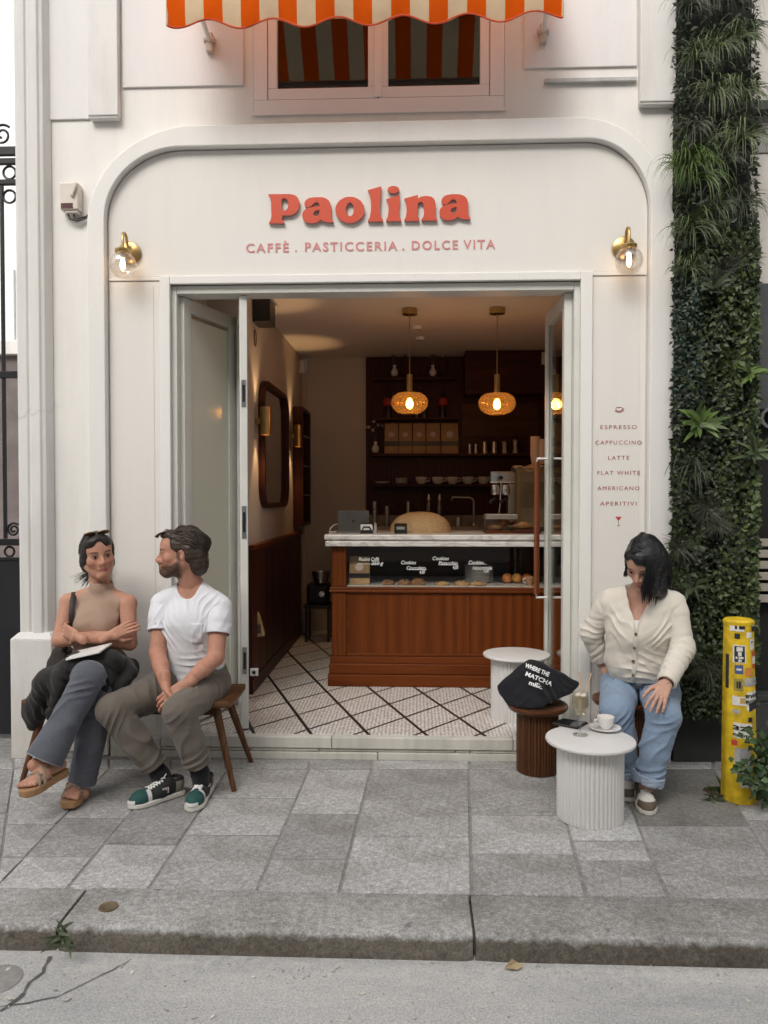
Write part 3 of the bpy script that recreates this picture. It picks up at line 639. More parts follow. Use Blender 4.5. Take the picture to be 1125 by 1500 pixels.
b_ = MB().box(cxl - .035, cxr, CYF - .045, cyb, Zt0, Zt0 + .035).box(cxl - .028, cxr, CYF - .038, cyb, Zt0 + .0355, Zt0 + .045).box(cxl - .04, cxr, CYF - .05, cyb, Zt0 + .0455, Zt1); b_.build('marble_top', m_marble_, ct, bevel=.005)
ZT1 = Zt1
# chalk writing on the display glass
m_chalk = M('chalk_white', (.82, .82, .80), .9)
ck = thing('chalk_lettering', 'white handwritten product names on the counter display glass', 'lettering', (0, CYF, Zg0))
for body, px, py, wpx in (('Paolina Caffè', 540, 819, 30), ('250 g', 552, 825, 18), ('Cookies', 598, 824, 22), ('Cioccolato', 609, 832, 28), ('4,00', 618, 838, 8), ('Cookies', 645, 818, 24), ('Pistacchio', 656, 825, 28), ('4,00', 667, 831, 8), ('Cookies', 697, 824, 22), ('Nocciola', 706, 832, 28), ('4,00', 712, 836, 8)):
    c = P(px, py, y=CYF); text(body, .035, m_chalk, 'chalk_line', ck, (c.x, CYF + .0025, c.z - .012), width=wpx * sc(CYF), depth=.001, shear=.25, bold=.0005)
for px, py, wpx in ((541, 826, 34), (611, 834.5, 28), (657, 827.5, 28), (699, 826.5, 26)):
    c = P(px, py, y=CYF); MB().box(c.x - wpx * sc(CYF) / 2, c.x + wpx * sc(CYF) / 2, CYF + .0022, CYF + .0034, c.z - .0015, c.z + .0015).build('chalk_underline', m_chalk, ck)
# things in the display
DS = Zg0 + .012
def bag(x, y, z, wd, hg, dp, label, group=None, par=None):
    t = thing('coffee_bag', label, 'bag', (x, y, z), group)
    m = MB(); pr = [(0, 1, 1), (.08, 1, 1.02), (.72, .98, .85), (.9, .97, .35), (1.0, .97, .08)]
    V = []
    for h, a, b in pr: V += [(x + sx * wd / 2 * a, y + sy * dp / 2 * b, z + h * hg) for sx, sy in ((-1, -1), (1, -1), (1, 1), (-1, 1))]
    F = [(3, 2, 1, 0)] + [(i * 4 + j, i * 4 + (j + 1) % 4, i * 4 + 4 + (j + 1) % 4, i * 4 + 4 + j) for i in range(4) for j in range(4)] + [(16, 17, 18, 19)]
    m.add(V, F).build('pouch', m_kraft, t, bevel=.003)
    yf = y - dp / 2 * 1.02 - .003
    MB().box(x - wd * .5, x + wd * .5, yf - .001, yf + .001, z + hg * .24, z + hg * .40).build('black_band', m_blackband, t)
    MB().lathe((x, yf - .0015, z + hg * .62), [(0, .0008), (wd * .2, .0008), (wd * .2, 0)], 24, axis=(0, -1, 0)).build('round_label', M('pale_label', (.68, .55, .48), .7), t)
    return t
s1 = sc(CYF + .12); c = P(527, 855, y=CYF + .12)
bag(c.x, CYF + .12, DS, 30 * s1, .195, .07, 'kraft coffee bag standing in the glass display of the counter')
def m_cookie(nm, c): return M(nm, c, .85, var=.35, scale=55, bump=.9, bscale=90, bdist=.004)
ck_a, ck_b = m_cookie('cookie_brown', (.24, .115, .045)), m_cookie('cookie_golden', (.42, .25, .10))
m_choc = M('chocolate', (.03, .013, .008), .5)
rng = random.Random(5)
def cookie(px, py, rpx, hgt, mat, label):
    c = P(px, py, y=CYF + .07); r = rpx * sc(CYF + .07); t = thing('cookie', label, 'cookie', (c.x, c.y, DS), 'cookies in the counter display')
    m = MB(); n = 20; pr = [(0, 1.0), (.5, .93), (.8, .7), (1.0, .35), (.95, .0)]
    V = [];
    for k, (a, h) in enumerate(pr):
        for j in range(n): q = a * r * (1 + rng.uniform(-.06, .06)); V.append((c.x + q * math.cos(6.2832 * j / n), c.y + q * math.sin(6.2832 * j / n), DS + h * hgt + (rng.uniform(-.1, .1) * hgt if 0 < k < 4 else 0)))
    F = [(i * n + j, i * n + (j + 1) % n, (i + 1) * n + (j + 1) % n, (i + 1) * n + j) for i in range(4) for j in range(n)]
    m.add(V, F).build('dough', mat, t, smooth=60)
    for q in range(7):
        a = rng.uniform(0, 6.28); d = rng.uniform(.1, .75) * r; z = DS + hgt * (1 - (d / r) ** 2 * .5)
        MB().lathe((c.x + d * math.cos(a), c.y + d * math.sin(a), z - .003), [(.0, .008), (.006, .006), (.008, 0)], 7).build('chocolate_chip', m_choc, t, smooth=60)
cl = [(569, 856, 9.5, .034, ck_a, 'leftmost brown cookie, next to the coffee bag'), (592, 856, 10, .038, ck_a, 'second brown cookie from the coffee bag'), (613, 856, 11, .045, ck_a, 'tallest brown cookie, third from the coffee bag'),
      (648, 857, 11, .026, ck_b, 'golden flat cookie left of the other golden ones'), (677, 857, 12, .030, ck_b, 'middle golden cookie with dark chips'), (701, 857, 12, .028, ck_b, 'golden cookie in front of the plate stack')]
for a in cl: cookie(*a[:5], a[5] + ' in the display')
def plate_prof(r, h=.012): return [(0, 0), (r * .6, 0), (r, h), (r, h + .003), (r * .6, .004), (0, .004)]
def plates(x, y, z, r, n, label, step=.009, group=None):
    t = thing('plate_stack', label, 'plates', (x, y, z), group)
    for k in range(n): MB().lathe((x, y, z + k * step), plate_prof(r), 36).build('plate', m_white, t, smooth=40)
c = P(702, 853, y=CYF + .26); plates(c.x, c.y, DS, 21 * sc(CYF + .26), 12, 'tall stack of white plates inside the counter display', .0095)
for i, (px, mat_) in enumerate(((743, (.62, .22, .03)), (757, (.64, .30, .05)), (772, (.55, .13, .05)))):
    c = P(px, 847, y=CYF + .2); r = 7.5 * sc(CYF + .2)
    o = MB().lathe((c.x, c.y, DS), [(0, 0)] + [(r * math.sin(a), r - r * .95 * math.cos(a)) for a in np.linspace(.3, 2.9, 12)] + [(0, r * 1.9)], 20).build('fruit', M('fruit_skin_%d' % i, mat_, .5, var=.15, bump=.3, bscale=150), smooth=80)
    setp(o, nth(i, 3) + ' of the round orange fruits in the counter display', 'fruit', 'fruit in the counter display')
c = P(776, 857, y=CYF + .06); s_ = sc(CYF + .06)
t = thing('espresso_cup', 'small speckled tan cup at the right end of the counter display', 'cup', (c.x, c.y, DS))
MB().lathe((c.x, c.y, DS), [(0, 0), (.022, 0), (.031, .06), (.029, .06), (.02, .006), (0, .006)], 24).build('bowl', M('tan_ceramic', (.42, .24, .13), .5, var=.3, scale=70), t, smooth=50)
MB().tube([(c.x - .028, c.y, DS + .05), (c.x - .045, c.y, DS + .045), (c.x - .045, c.y, DS + .025), (c.x - .026, c.y, DS + .018)], .004, 8).build('handle', m_white, t, smooth=60)
# ---------------------------------------------------------------- things on the marble top
def onTop(px, y): return P(px, 775, y=y).x
YT = 1.32; s_ = sc(YT)
lp = thing('laptop', 'open grey laptop seen from behind on the left end of the counter', 'laptop', (onTop(518, YT), YT, ZT1))
x0, x1 = onTop(495, YT), onTop(541, YT); lm = M('grey_aluminium', (.16, .155, .15), .4, .8)
MB().box(x0, x1, YT, YT + .16, ZT1 + .002, ZT1 + .012).build('base', lm, lp, bevel=.003)
MB().obox(((x0 + x1) / 2, YT - .012, ZT1 + .085), ((x1 - x0) / 2, 0, 0), (0, .003, .0006), (0, -.014, .074)).build('lid', lm, lp, bevel=.002)
MB().lathe(((x0 + x1) / 2, YT - .0165, ZT1 + .082), [(0, .002), (.011, .002), (.011, 0)], 20, axis=(0, -1, .19)).build('lid_emblem', m_black, lp)
o = MB().tube([(x0 + .004, YT + .05, ZT1 + .06), (x0 - .03, YT + .03, ZT1 + .055), (x0 - .055, YT, ZT1 + .03), (x0 - .06, YT - .02, ZT1 + .006), (x0 - .02, YT + .02, ZT1 + .005)], .004, 8).build('charging_cable', m_white, smooth=60)
setp(o, 'white charging cable looping beside the laptop', 'cable')
t = thing('card_box', 'small white box with dark picture beside the laptop', 'box', (onTop(537, 1.2), 1.2, ZT1)); x = onTop(537, 1.2)
MB().box(x - .042, x + .042, 1.19, 1.23, ZT1 + .001, ZT1 + .062).build('carton', m_white, t, bevel=.002); MB().box(x - .043, x + .043, 1.188, 1.1895, ZT1 + .001, ZT1 + .024).build('dark_print', m_black, t)
MB().tube([(x - .03, 1.189, ZT1 + .025), (x - .02, 1.189, ZT1 + .045), (x + .02, 1.189, ZT1 + .045), (x + .03, 1.189, ZT1 + .025)], .006, 6).build('print_arch', m_black, t)
o = MB().lathe((onTop(550, 1.22), 1.22, ZT1), [(0, 0), (.011, 0), (.011, .05), (.008, .054), (.008, .075), (0, .075)], 16).build('spray_bottle', M('clear_grey', (.35, .34, .33), .3), smooth=40); setp(o, 'tiny bottle with dark cap between card box and card reader', 'bottle')
t = thing('card_reader', 'black card payment terminal tilted on the marble counter', 'card reader', (onTop(587, 1.2), 1.2, ZT1)); x = onTop(587, 1.2)
MB().obox((x, 1.2, ZT1 + .034), (.045, 0, 0), (0, .035, .016), (0, -.012, .024)).build('housing', m_black, t, bevel=.008)
MB().obox((x, 1.155, ZT1 + .040), (.028, 0, 0), (0, .002, .001), (0, -.004, .009)).build('screen', M('screen_grey', (.35, .36, .37), .2), t)
# ribbed straw dome
xd, yd = onTop(616, 1.45), 1.45
t = thing('straw_dome', 'tan ribbed straw dome cover on the counter behind the card terminal', 'dome cover', (xd, yd, ZT1))
V = []; n, k = 72, 12; rd_ = 44 * sc(yd)
for i in range(k + 1):
    a = i / k * math.pi / 2
    for j in range(n):
        rr = rd_ * math.cos(a) ** .8 * (1 + .018 * math.cos(j * math.pi * 2 / 3) * math.cos(a)); V.append((xd + rr * math.cos(6.2832 * j / n), yd + .8 * rr * math.sin(6.2832 * j / n), ZT1 + .003 + .145 * math.sin(a)))
MB().add(V, [(i * n + j, i * n + (j + 1) % n, (i + 1) * n + (j + 1) % n, (i + 1) * n + j) for i in range(k) for j in range(n)]).build('woven_shell', M('straw', (.50, .33, .17), .75, var=.2, scale=60, bump=.5, bscale=120), t, smooth=70)
MB().tube([(xd + rd_ * math.cos(a), yd + .8 * rd_ * math.sin(a), ZT1 + .004) for a in np.linspace(0, 6.2832, 40)], .004, 6).build('rim', m_kraft, t, smooth=60)
# pastry box and croissants
yp = 1.3; x0, x1 = onTop(710, yp), onTop(756, yp)
t = thing('pastry_box', 'clear pastry box with wooden base and steel lid on the counter', 'pastry box', ((x0 + x1) / 2, yp, ZT1))
MB().box(x0, x1, yp - .08, yp + .1, ZT1 + .001, ZT1 + .02).build('base', m_oakx, t, bevel=.003); MB().box(x0 + .004, x1 - .004, yp - .076, yp + .096, ZT1 + .0205, ZT1 + .10).build('glass_body', glass('box_glass', (.9, .88, .84), 0), t)
MB().box(x0, x1, yp - .08, yp + .1, ZT1 + .1005, ZT1 + .135).build('lid', M('box_lid_steel', (.42, .38, .32), .35, .7), t, bevel=.003)
def croissant(c, L_, label, rz=0.0):
    t = thing('croissant', label, 'croissant', c, 'pastries on the counter'); m = MB(); pts = []; rad = []
    for i in range(19):
        u = i / 18 * 2 - 1; pts.append((c[0] + L_ * u * math.cos(rz), c[1] + .35 * L_ * u * u + L_ * u * math.sin(rz), c[2] + .022)); rad.append((.006 + .022 * (1 - u * u)) * (1 + .12 * (i % 3 == 0)))
    m.tube(pts, rad, 12).build('pastry', M('croissant_crust', (.36, .17, .055), .5, var=.4, scale=30, bump=.5), t, smooth=70)
for i in range(2): croissant(((x0 + x1) / 2 - .03 + .05 * i, yp + .02 * i, ZT1 + .021 + .03 * i), .055, ('lower' if i == 0 else 'upper') + ' croissant inside the clear pastry box')
croissant((onTop(765, 1.28), 1.28, ZT1 + .03), .075, 'croissant on the tray right of the pastry box', .3)
o = MB().box(onTop(748, 1.28) + .012, onTop(790, 1.28), 1.2, 1.4, ZT1 + .001, ZT1 + .028).build('tray', m_dkwood, bevel=.004); setp(o, 'dark wooden tray under a croissant on the counter', 'tray')
# espresso machine, seen from its side at the right
ym = 1.56; X = lambda px: onTop(px, ym); Zm = lambda py: P(750, py, y=ym).z
t = thing('espresso_machine', 'chrome espresso machine with wood framed side panel on the counter', 'coffee machine', (X(770), ym, ZT1))
MB().box(X(757), X(840), ym - .02, ym + .18, ZT1 + .03, Zm(688)).build('body', M('machine_side', (.26, .20, .13), .45, .3, var=.1), t, bevel=.01)
fr = MB(); fr.box(X(756), X(761), ym - .028, ym - .0205, ZT1 + .05, Zm(686)); fr.box(X(761) + .0005, X(838), ym - .028, ym - .0205, Zm(692), Zm(686)); fr.build('brass_trim', m_brass, t, bevel=.002)
MB().box(X(764), X(836), ym - .026, ym - .0205, Zm(744), Zm(706)).build('side_panel', M('machine_olive', (.20, .17, .10), .35, .4), t, bevel=.003)
for i, px in enumerate((726, 741)):
    x = X(px); MB().lathe((x, ym + .03, Zm(722)), [(0, .06), (.03, .06), (.034, .03), (.034, .0), (.03, -.015), (.0, -.015)], 24).build('group_head', m_chrome, t, smooth=40)
    MB().tube([(x, ym + .0, Zm(730)), (x - .02, ym - .05, Zm(732)), (x - .05, ym - .12, Zm(735))], [.012, .011, .014], 10).build('portafilter_handle', m_black, t, smooth=60)
MB().box(X(718), X(757) - .001, ym + .0, ym + .16, Zm(708), Zm(690)).build('head_housing', m_chrome, t, bevel=.012)
MB().box(X(716), X(757) - .001, ym - .06, ym + .17, ZT1 + .012, ZT1 + .04).build('drip_tray', m_steel, t, bevel=.004)
MB().box(X(745), X(756), ym + .02, ym + .16, ZT1 + .0405, Zm(708) - .001).build('back_plate', m_chrome, t, bevel=.004)
MB().tube([(X(733), ym - .02, Zm(700)), (X(733), ym - .05, Zm(706)), (X(731), ym - .055, Zm(740)), (X(729), ym - .05, Zm(755))], .005, 8).build('steam_wand', m_chrome, t, smooth=60)
MB().lathe((X(733), ym - .035, Zm(700)), [(0, .02), (.014, .02), (.014, 0), (0, 0)], 14, axis=(0, -1, 0)).build('steam_knob', m_black, t, smooth=40)
o = MB(); xa_, xb_ = X(752), X(800)
o.grid(lambda u, v: (xa_ + (xb_ - xa_) * u, ym - .03 + .2 * v, Zm(688) + .012 + .018 * math.sin(u * 9 + v * 4) + .03 * u * (1 - abs(2 * v - 1))), 24, 12)
o = o.build('folded_cloth', M('linen_cloth', (.42, .35, .28), .9, var=.1, bump=.4), smooth=180); md = o.modifiers.new('s', 'SOLIDIFY'); md.thickness = .012; setp(o, 'crumpled beige cloth lying on top of the espresso machine', 'cloth')
for i, px in enumerate((786, 796)):
    x = X(px); t = thing('cup_stack', ('left taller' if i == 0 else 'right') + ' stack of paper cups on the espresso machine', 'paper cups', (x, ym + .08, Zm(688) + .03), 'stacked paper cups')
    for k in range(6 + (i == 0)): MB().lathe((x, ym + .08, Zm(688) + .045 + k * .021), [(.0, .0), (.027, .0), (.038, .075), (.040, .075), (.040, .079), (.036, .079), (.026, .004), (0, .004)], 22).build('paper_cup', M('paper_cup', (.56, .44, .33), .7) if k == 0 and i == 0 else bpy.data.materials['paper_cup'], t, smooth=40)
# ================================================================ BACK SHELVES
SY = BY - .002; SD = .2; ySh = SY - SD
bs = thing('back_shelving', 'dark brown wall shelving behind the counter', 'shelving', (.35, SY, FZ))
bx = lambda px, y=None: P(px, 650, y=ySh if y is None else y).x; bz = lambda py, y=None: P(640, py, y=ySh if y is None else y).z
xl = P(536, 600, y=SY).x
pl = [xl + (RX - .01 - xl) * k / 7 for k in range(8)]
for k in range(7): MB().box(pl[k] + .001, pl[k + 1] - .001, SY - .02, SY, FZ + .2, CZ - .004).build('back_board', m_dkwoodz, bs, bevel=.001)
for py, a, b in ((552, 545, 670), (611, 545, 672), (664, 545, 782), (709, 545, 762)):
    MB().box(bx(a), bx(b), ySh, SY - .0205, bz(py) - .022, bz(py)).build('shelf_board', m_dkwood, bs, bevel=.002)
MB().box(bx(680), RX - .02, ySh - .12, SY - .0205, bz(577, ySh - .12), CZ - .006).build('wall_cabinet', m_dkwood, bs, bevel=.004)
MB().box(bx(678), bx(792), SY - .034, SY - .0205, P(640, 640, y=SY).z, P(640, 592, y=SY).z).build('lighter_panel', wood('mid_brown_wood', (.12, .05, .028), (.06, .022, .012), 1, 'X'), bs, bevel=.002)
yb = 2.62
bc = thing('back_counter', 'low back counter with stone top under the shelves', 'counter', (.4, 2.8, FZ)); zbk = P(640, 772, y=yb).z
MB().box(xl - .1, RX - .01, yb, SY - .021, zbk - .04, zbk).build('stone_top', M('back_stone', (.45, .41, .36), .3, var=.1), bc, bevel=.003)
MB().box(xl - .08, RX - .01, yb + .03, SY - .021, FZ, zbk - .041).build('cabinet', m_dkwoodz, bc, bevel=.003)
MB().box(xl - .08, RX - .01, SY - .035, SY - .0212, zbk + .001, zbk + .09).build('splashback', M('splash_tile', (.33, .29, .25), .3), bc)
# vases with flowers
m_petal = M('pale_petal', (.55, .45, .40), .7); m_stem = M('dry_stem', (.10, .09, .05), .8); m_leafd = M('dull_leaf', (.05, .06, .035), .7)
def vase(px, py_b, py_t, y, label, seed):
    c = P(px, py_b, y=y); s_ = sc(y); z = c.z; h = (py_b - py_t) * s_; r = h * .34
    t = thing('flower_vase', label, 'vase', (c.x, y, z), 'vases of dried flowers'); rg = random.Random(seed)
    MB().lathe((c.x, y, z), [(0, 0), (r * .7, 0), (r, h * .3), (r * .8, h * .55), (r * .38, h * .75), (r * .5, h), (r * .42, h), (r * .3, h * .78), (0, h * .7)], 24).build('vase', m_white, t, smooth=60)
    for k in range(9):
        a = rg.uniform(0, 6.28); l = rg.uniform(.08, .2); sp = rg.uniform(.02, .12)
        e = Vector((c.x + sp * math.cos(a), y + sp * .5 * math.sin(a), z + h + l)); b0 = Vector((c.x, y, z + h * .8)); mid_ = (b0 + e) / 2 + Vector((0, 0, .03))
        MB().tube([b0, mid_, e], [.0025, .002, .0015], 5).build('stem', m_stem, t)
        fl = MB()
        for q in range(6):
            an = q * 1.047; d = Vector((math.cos(an), rg.uniform(-.4, .4), math.sin(an))) * rg.uniform(.012, .022); up_ = Vector((0, -.006, 0))
            fl.add([e + up_, e + d * .6 + Vector((-d.z, 0, d.x)) * .4, e + d, e + d * .6 - Vector((-d.z, 0, d.x)) * .4], [(0, 1, 2, 3)])
        fl.build('flower', m_petal if k % 3 else m_leafd, t)
yv = ySh + .09
vase(578, 551, 535, yv, 'white vase of dried flowers, left on the top shelf', 1); vase(634, 551, 535, yv, 'white vase of dried flowers, right on the top shelf', 2); vase(550, 663, 647, yv, 'white vase of dried flowers left of the coffee bags', 3)
m_red = M('red_label', (.36, .02, .015), .5)
for i, px in enumerate((569, 610, 622, 649)):
    x = P(px, 600, y=yv).x; z = bz(611); s_ = .0063
    t = thing('syrup_bottle', nth(i, 4) + ' of the dark bottles on the second shelf', 'bottle', (x, yv, z), 'bottles on the second shelf')
    MB().lathe((x, yv, z), [(0, 0), (.026, 0), (.028, .02), (.028, .15), (.012, .19), (.011, .24), (0, .24)], 20).build('bottle_body', M('dark_bottle_glass', (.03, .022, .018), .12) if i == 0 else bpy.data.materials['dark_bottle_glass'], t, smooth=50)
    if i in (0, 3):
        MB().lathe((x, yv, z), [(.0285, .11), (.05, .12), (.05, .18), (.0285, .19)], 20, cap=False).build('red_sleeve', m_red, t, smooth=40)
    MB().lathe((x, yv, z + .2405), [(0, 0), (.013, 0), (.012, .03), (0, .03)], 14).build('cap', m_black, t, smooth=40)
for i in range(5):
    px = (573.5, 594, 614, 634.5, 658.5)[i]; w_px = (20, 19, 18.5, 20, 25)[i]; x = P(px, 640, y=ySh + .07).x
    bag(x, ySh + .07, bz(664) + .0005, w_px * sc(ySh + .07), .285, .08, nth(i, 5) + ' of the five kraft coffee bags on the shelf', 'coffee bags on the shelf')
# small steel pots on the third shelf
for i, (px, w_, h_) in enumerate(((688, 5, 14), (697, 5, 14), (710, 8, 17), (724, 8, 17), (739, 9, 20), (755, 9, 23))):
    y = ySh + .08; x = P(px, 650, y=y).x; s_ = sc(y); z = bz(664) + .0005; w_ *= s_ / 2; h_ *= s_
    t = thing('steel_pot', nth(i, 6) + ' of the small steel pots on the third shelf', 'pot', (x, y, z), 'steel pots on the third shelf')
    if i < 4: MB().lathe((x, y, z), [(0, 0), (w_, 0), (w_ * .9, h_), (w_ * .8, h_), (w_ * .85, .006), (0, .006)], 20).build('cup_body', m_steel, t, smooth=40)
    else: MB().lathe((x, y, z), [(0, 0), (w_, 0), (w_ * .72, h_ * .42), (w_ * .72, h_ * .48), (w_ * .95, h_ * .86), (w_ * .2, h_), (0, h_)], 10).build('moka_body', m_steel, t, smooth=30)
    if i > 1: MB().tube([(x + w_ * .8, y, z + h_ * .8), (x + w_ * 1.6, y, z + h_ * .8), (x + w_ * 1.6, y, z + h_ * .35)], .004, 6).build('handle', m_black, t, smooth=60)
def cup(x, y, z, r, h, label, group, hs=1, saucer=False, par_mat=None):
    t = thing('coffee_cup', label, 'cup', (x, y, z), group); m = par_mat or m_white
    MB().lathe((x, y, z), [(0, 0), (r * .55, 0), (r * .6, h * .06), (r * .88, h * .35), (r, h), (r * .94, h), (r * .8, h * .38), (r * .5, h * .12), (0, h * .1)], 28).build('bowl', m, t, smooth=60)
    MB().tube([(x + hs * r * .9, y, z + h * .82), (x + hs * r * 1.35, y, z + h * .8), (x + hs * r * 1.4, y, z + h * .5), (x + hs * r * .85, y, z + h * .3)], r * .09, 8).build('handle', m, t, smooth=60)
    return t
for i, px in enumerate((617, 641, 662.5, 685, 708)):
    y = ySh + .09; s_ = sc(y); cup(P(px, 700, y=y).x, y, bz(709) + .0005, 8.8 * s_, 10.5 * s_, nth(i, 5) + ' of the white cups on the lowest shelf', 'white cups on the lowest shelf')
y = ySh + .1
plates(P(560, 700, y=y).x, y, bz(709) + .0005, 11.5 * sc(y), 2, 'two white plates at the left end of the lowest shelf', .009, 'plates on the lowest shelf'); plates(P(588, 700, y=y).x, y, bz(709) + .0005, 9.5 * sc(y), 6, 'taller stack of white plates on the lowest shelf', .0085, 'plates on the lowest shelf')
# tins, flasks and tap on the back counter
for i, (px, pt, w_) in enumerate(((549, 735, 6), (567, 742, 5.5), (598, 736, 5))):
    y = 2.8; x = P(px, 750, y=y).x; h_ = P(px, pt, y=y).z - zbk; r = w_ * sc(y) / 1.6
    o = MB().lathe((x, y, zbk + .001), [(0, 0), (r, 0), (r, h_), (r * .9, h_), (r * .9, h_ + .004), (0, h_ + .004)], 20).build('steel_canister', m_steel, smooth=40); setp(o, nth(i, 3) + ' slim steel canister on the back counter', 'canister', 'canisters on the back counter')
for i, px in enumerate((628, 644)):
    y = 2.8; x = P(px, 750, y=y).x; h_ = P(px, 724, y=y).z - zbk; r = 5.2 * sc(y)
    t = thing('siphon_bottle', ('left' if i == 0 else 'right') + ' dark steel siphon bottle on the back counter', 'bottle', (x, y, zbk), 'siphon bottles')
    MB().lathe((x, y, zbk + .001), [(0, 0), (r, 0), (r, h_ * .62), (r * .45, h_ * .8), (0, h_ * .8)], 22).build('flask', M('gun_metal', (.14, .13, .12), .25, .9) if i == 0 else bpy.data.materials['gun_metal'], t, smooth=40)
    MB().lathe((x, y, zbk + h_ * .8 + .0015), [(0, 0), (r * .5, 0), (r * .45, h_ * .1), (r * .2, h_ * .2), (0, h_ * .2)], 16).build('siphon_head', m_steel, t, smooth=40)
y = 2.85; x = P(694, 750, y=y).x; zt = P(694, 729, y=y).z; xe = P(662, 730, y=y).x
t = thing('tap', 'slim steel swan neck tap on the back counter', 'tap', (x, y, zbk))
MB().tube([(x, y, zbk + .001), (x, y, zt - .04), (x - .01, y, zt - .012), (x - .04, y, zt), (xe, y, zt + .005), (xe, y, zt - .025)], .009, 10).build('spout', m_steel, t, smooth=60); MB().lathe((x, y, zbk + .001), [(0, 0), (.025, 0), (.022, .03), (0, .03)], 18).build('base', m_steel, t, smooth=40)
t = thing('knock_pan', 'shiny steel jug beside the tap on the back counter', 'jug', (P(672, 760, y=2.7).x, 2.7, zbk)); x = P(672, 760, y=2.7).x
MB().lathe((x, 2.7, zbk + .001), [(0, 0), (.032, 0), (.028, .085), (.026, .085), (.029, .005), (0, .005)], 20).build('jug_body', m_chrome, t, smooth=40)
# ================================================================ PENDANTS, CEILING, LEFT WALL
def m_amber():
    s = NT('amber_ribbed_glass'); s.t.nodes.remove(s.b)
    tr = s.n('ShaderNodeBsdfTransparent', Color=(.93, .58, .24)); gl = s.n('ShaderNodeBsdfGlossy', Roughness=.08, Color=(1, .8, .5)); tl = s.n('ShaderNodeBsdfTranslucent', Color=(.9, .5, .18))
    lw = s.n('ShaderNodeLayerWeight', Blend=.55); m1 = s.n('ShaderNodeMixShader'); m2 = s.n('ShaderNodeMixShader'); m1.inputs[0].default_value = .14
    s.t.links.new(tr.outputs[0], m1.inputs[1]); s.t.links.new(tl.outputs[0], m1.inputs[2]); f = s.math('MULTIPLY', lw.outputs['Facing'], .5)
    s.t.links.new(f, m2.inputs[0]); s.t.links.new(m1.outputs[0], m2.inputs[1]); s.t.links.new(gl.outputs[0], m2.inputs[2]); s.t.links.new(m2.outputs[0], s.out.inputs[0]); return s.mat
m_amb = m_amber(); m_bulb = emit('warm_bulb', (1, .55, .16), 28)
def lamp_light(name, loc, w, parent, col=(1, .62, .30), r=.03):
    l = bpy.data.lights.new(name, 'POINT'); l.energy = w; l.color = col; l.shadow_soft_size = r; o = bpy.data.objects.new(name, l); COL.objects.link(o); o.parent = parent
    o.matrix_parent_inverse = parent.matrix_basis.inverted(); o.location = loc; return o
yp = 1.30
for i, (px, pyc) in enumerate(((600, 590), (728, 591))):
    c = P(px, pyc, y=yp); s_ = sc(yp); x = c.x; z = c.z; rr = 26.5 * s_
    t = thing('pendant_lamp', ('left' if i == 0 else 'right') + ' brass pendant lamp with amber ribbed glass over the counter', 'pendant lamp', (x, yp, CZ), 'pendant lamps')
    MB().lathe((x, yp, CZ - .042), [(0, 0), (.055, 0), (.055, .041), (0, .041)], 30).build('ceiling_rose', m_brass, t, smooth=40, bevel=.002)
    zt = P(px, 549, y=yp).z
    MB().tube([(x, yp, zt), (x, yp, CZ - .0425)], .004, 8).build('cord', m_brass, t)
    zg = z + 15.5 * s_
    MB().lathe((x, yp, zg), [(0, 0), (.021, 0), (.021, zt - zg), (.012, zt - zg + .004), (0, zt - zg + .004)], 24).build('stem', m_brass, t, smooth=40)
    n = 96; prof = [(.34, 1.0), (.62, .93), (.86, .66), (.98, .28), (1.0, 0), (.98, -.25), (.88, -.60), (.66, -.92), (.46, -1.02), (.40, -1.10)]; V = []
    for a, b in prof:
        for j in range(n): q = rr * a * (1 + .022 * math.cos(j * math.pi * 2 / 4)); V.append((x + q * math.cos(6.2832 * j / n), yp + q * math.sin(6.2832 * j / n), z + b * 15 * s_))
    k = len(prof); MB().add(V, [(a * n + j, a * n + (j + 1) % n, (a + 1) * n + (j + 1) % n, (a + 1) * n + j) for a in range(k - 1) for j in range(n)]).build('glass_shade', m_amb, t, smooth=60)
    MB().lathe((x, yp, z - .045), [(0, 0), (.018, .008), (.026, .03), (.022, .055), (.012, .075), (0, .08)], 18).build('bulb', m_bulb, t, smooth=60)
    lamp_light('pendant_light', (x, yp, z - .01), 4.5, t)
for i, (px, py) in enumerate(((612, 478), (616, 494))):
    c = P(px, py, z=CZ); o = MB().lathe((c.x, c.y, CZ - .025), [(0, 0), (.03, 0), (.04, .012), (.045, .0245), (0, .0245)], 24).build('smoke_detector', m_white, smooth=40); setp(o, ('nearer' if i == 0 else 'farther') + ' small white detector on the cafe ceiling', 'detector', 'ceiling detectors')
# mirror
t = thing('wall_mirror', 'tall mirror with rounded dark wooden frame on the left inner wall', 'mirror', (LX, 1.66, 1.34))
ya, yb_, za, zb_, rc = 1.135, 2.19, 1.335, 2.245, .17
def rrect(y0, y1, z0, z1, r, n=8):
    pts = []
    for cy, cz, a0 in ((y1 - r, z1 - r, 0), (y0 + r, z1 - r, 90), (y0 + r, z0 + r, 180), (y1 - r, z0 + r, 270)):
        pts += [(cy + r * math.cos(R(a0 + 90 * i / n)), cz + r * math.sin(R(a0 + 90 * i / n))) for i in range(n + 1)]
    return pts
po = rrect(ya, yb_, za, zb_, rc); pi_ = rrect(ya + .035, yb_ - .035, za + .035, zb_ - .035, rc - .03)
MB().ring([(LX + .001, a, b) for a, b in po], [(LX + .001, a, b) for a, b in pi_], (.045, 0, 0), closed=True).build('frame', m_dkwoodz, t, bevel=.004)
MB().prism([(LX + .001, a, b) for a, b in pi_], (.012, 0, 0)).build('mirror_glass', M('mirror_silver', (.62, .60, .57), .06, 1.0, var=.0), t)
m_lampend = emit('sconce_glow', (1, .66, .32), 14)
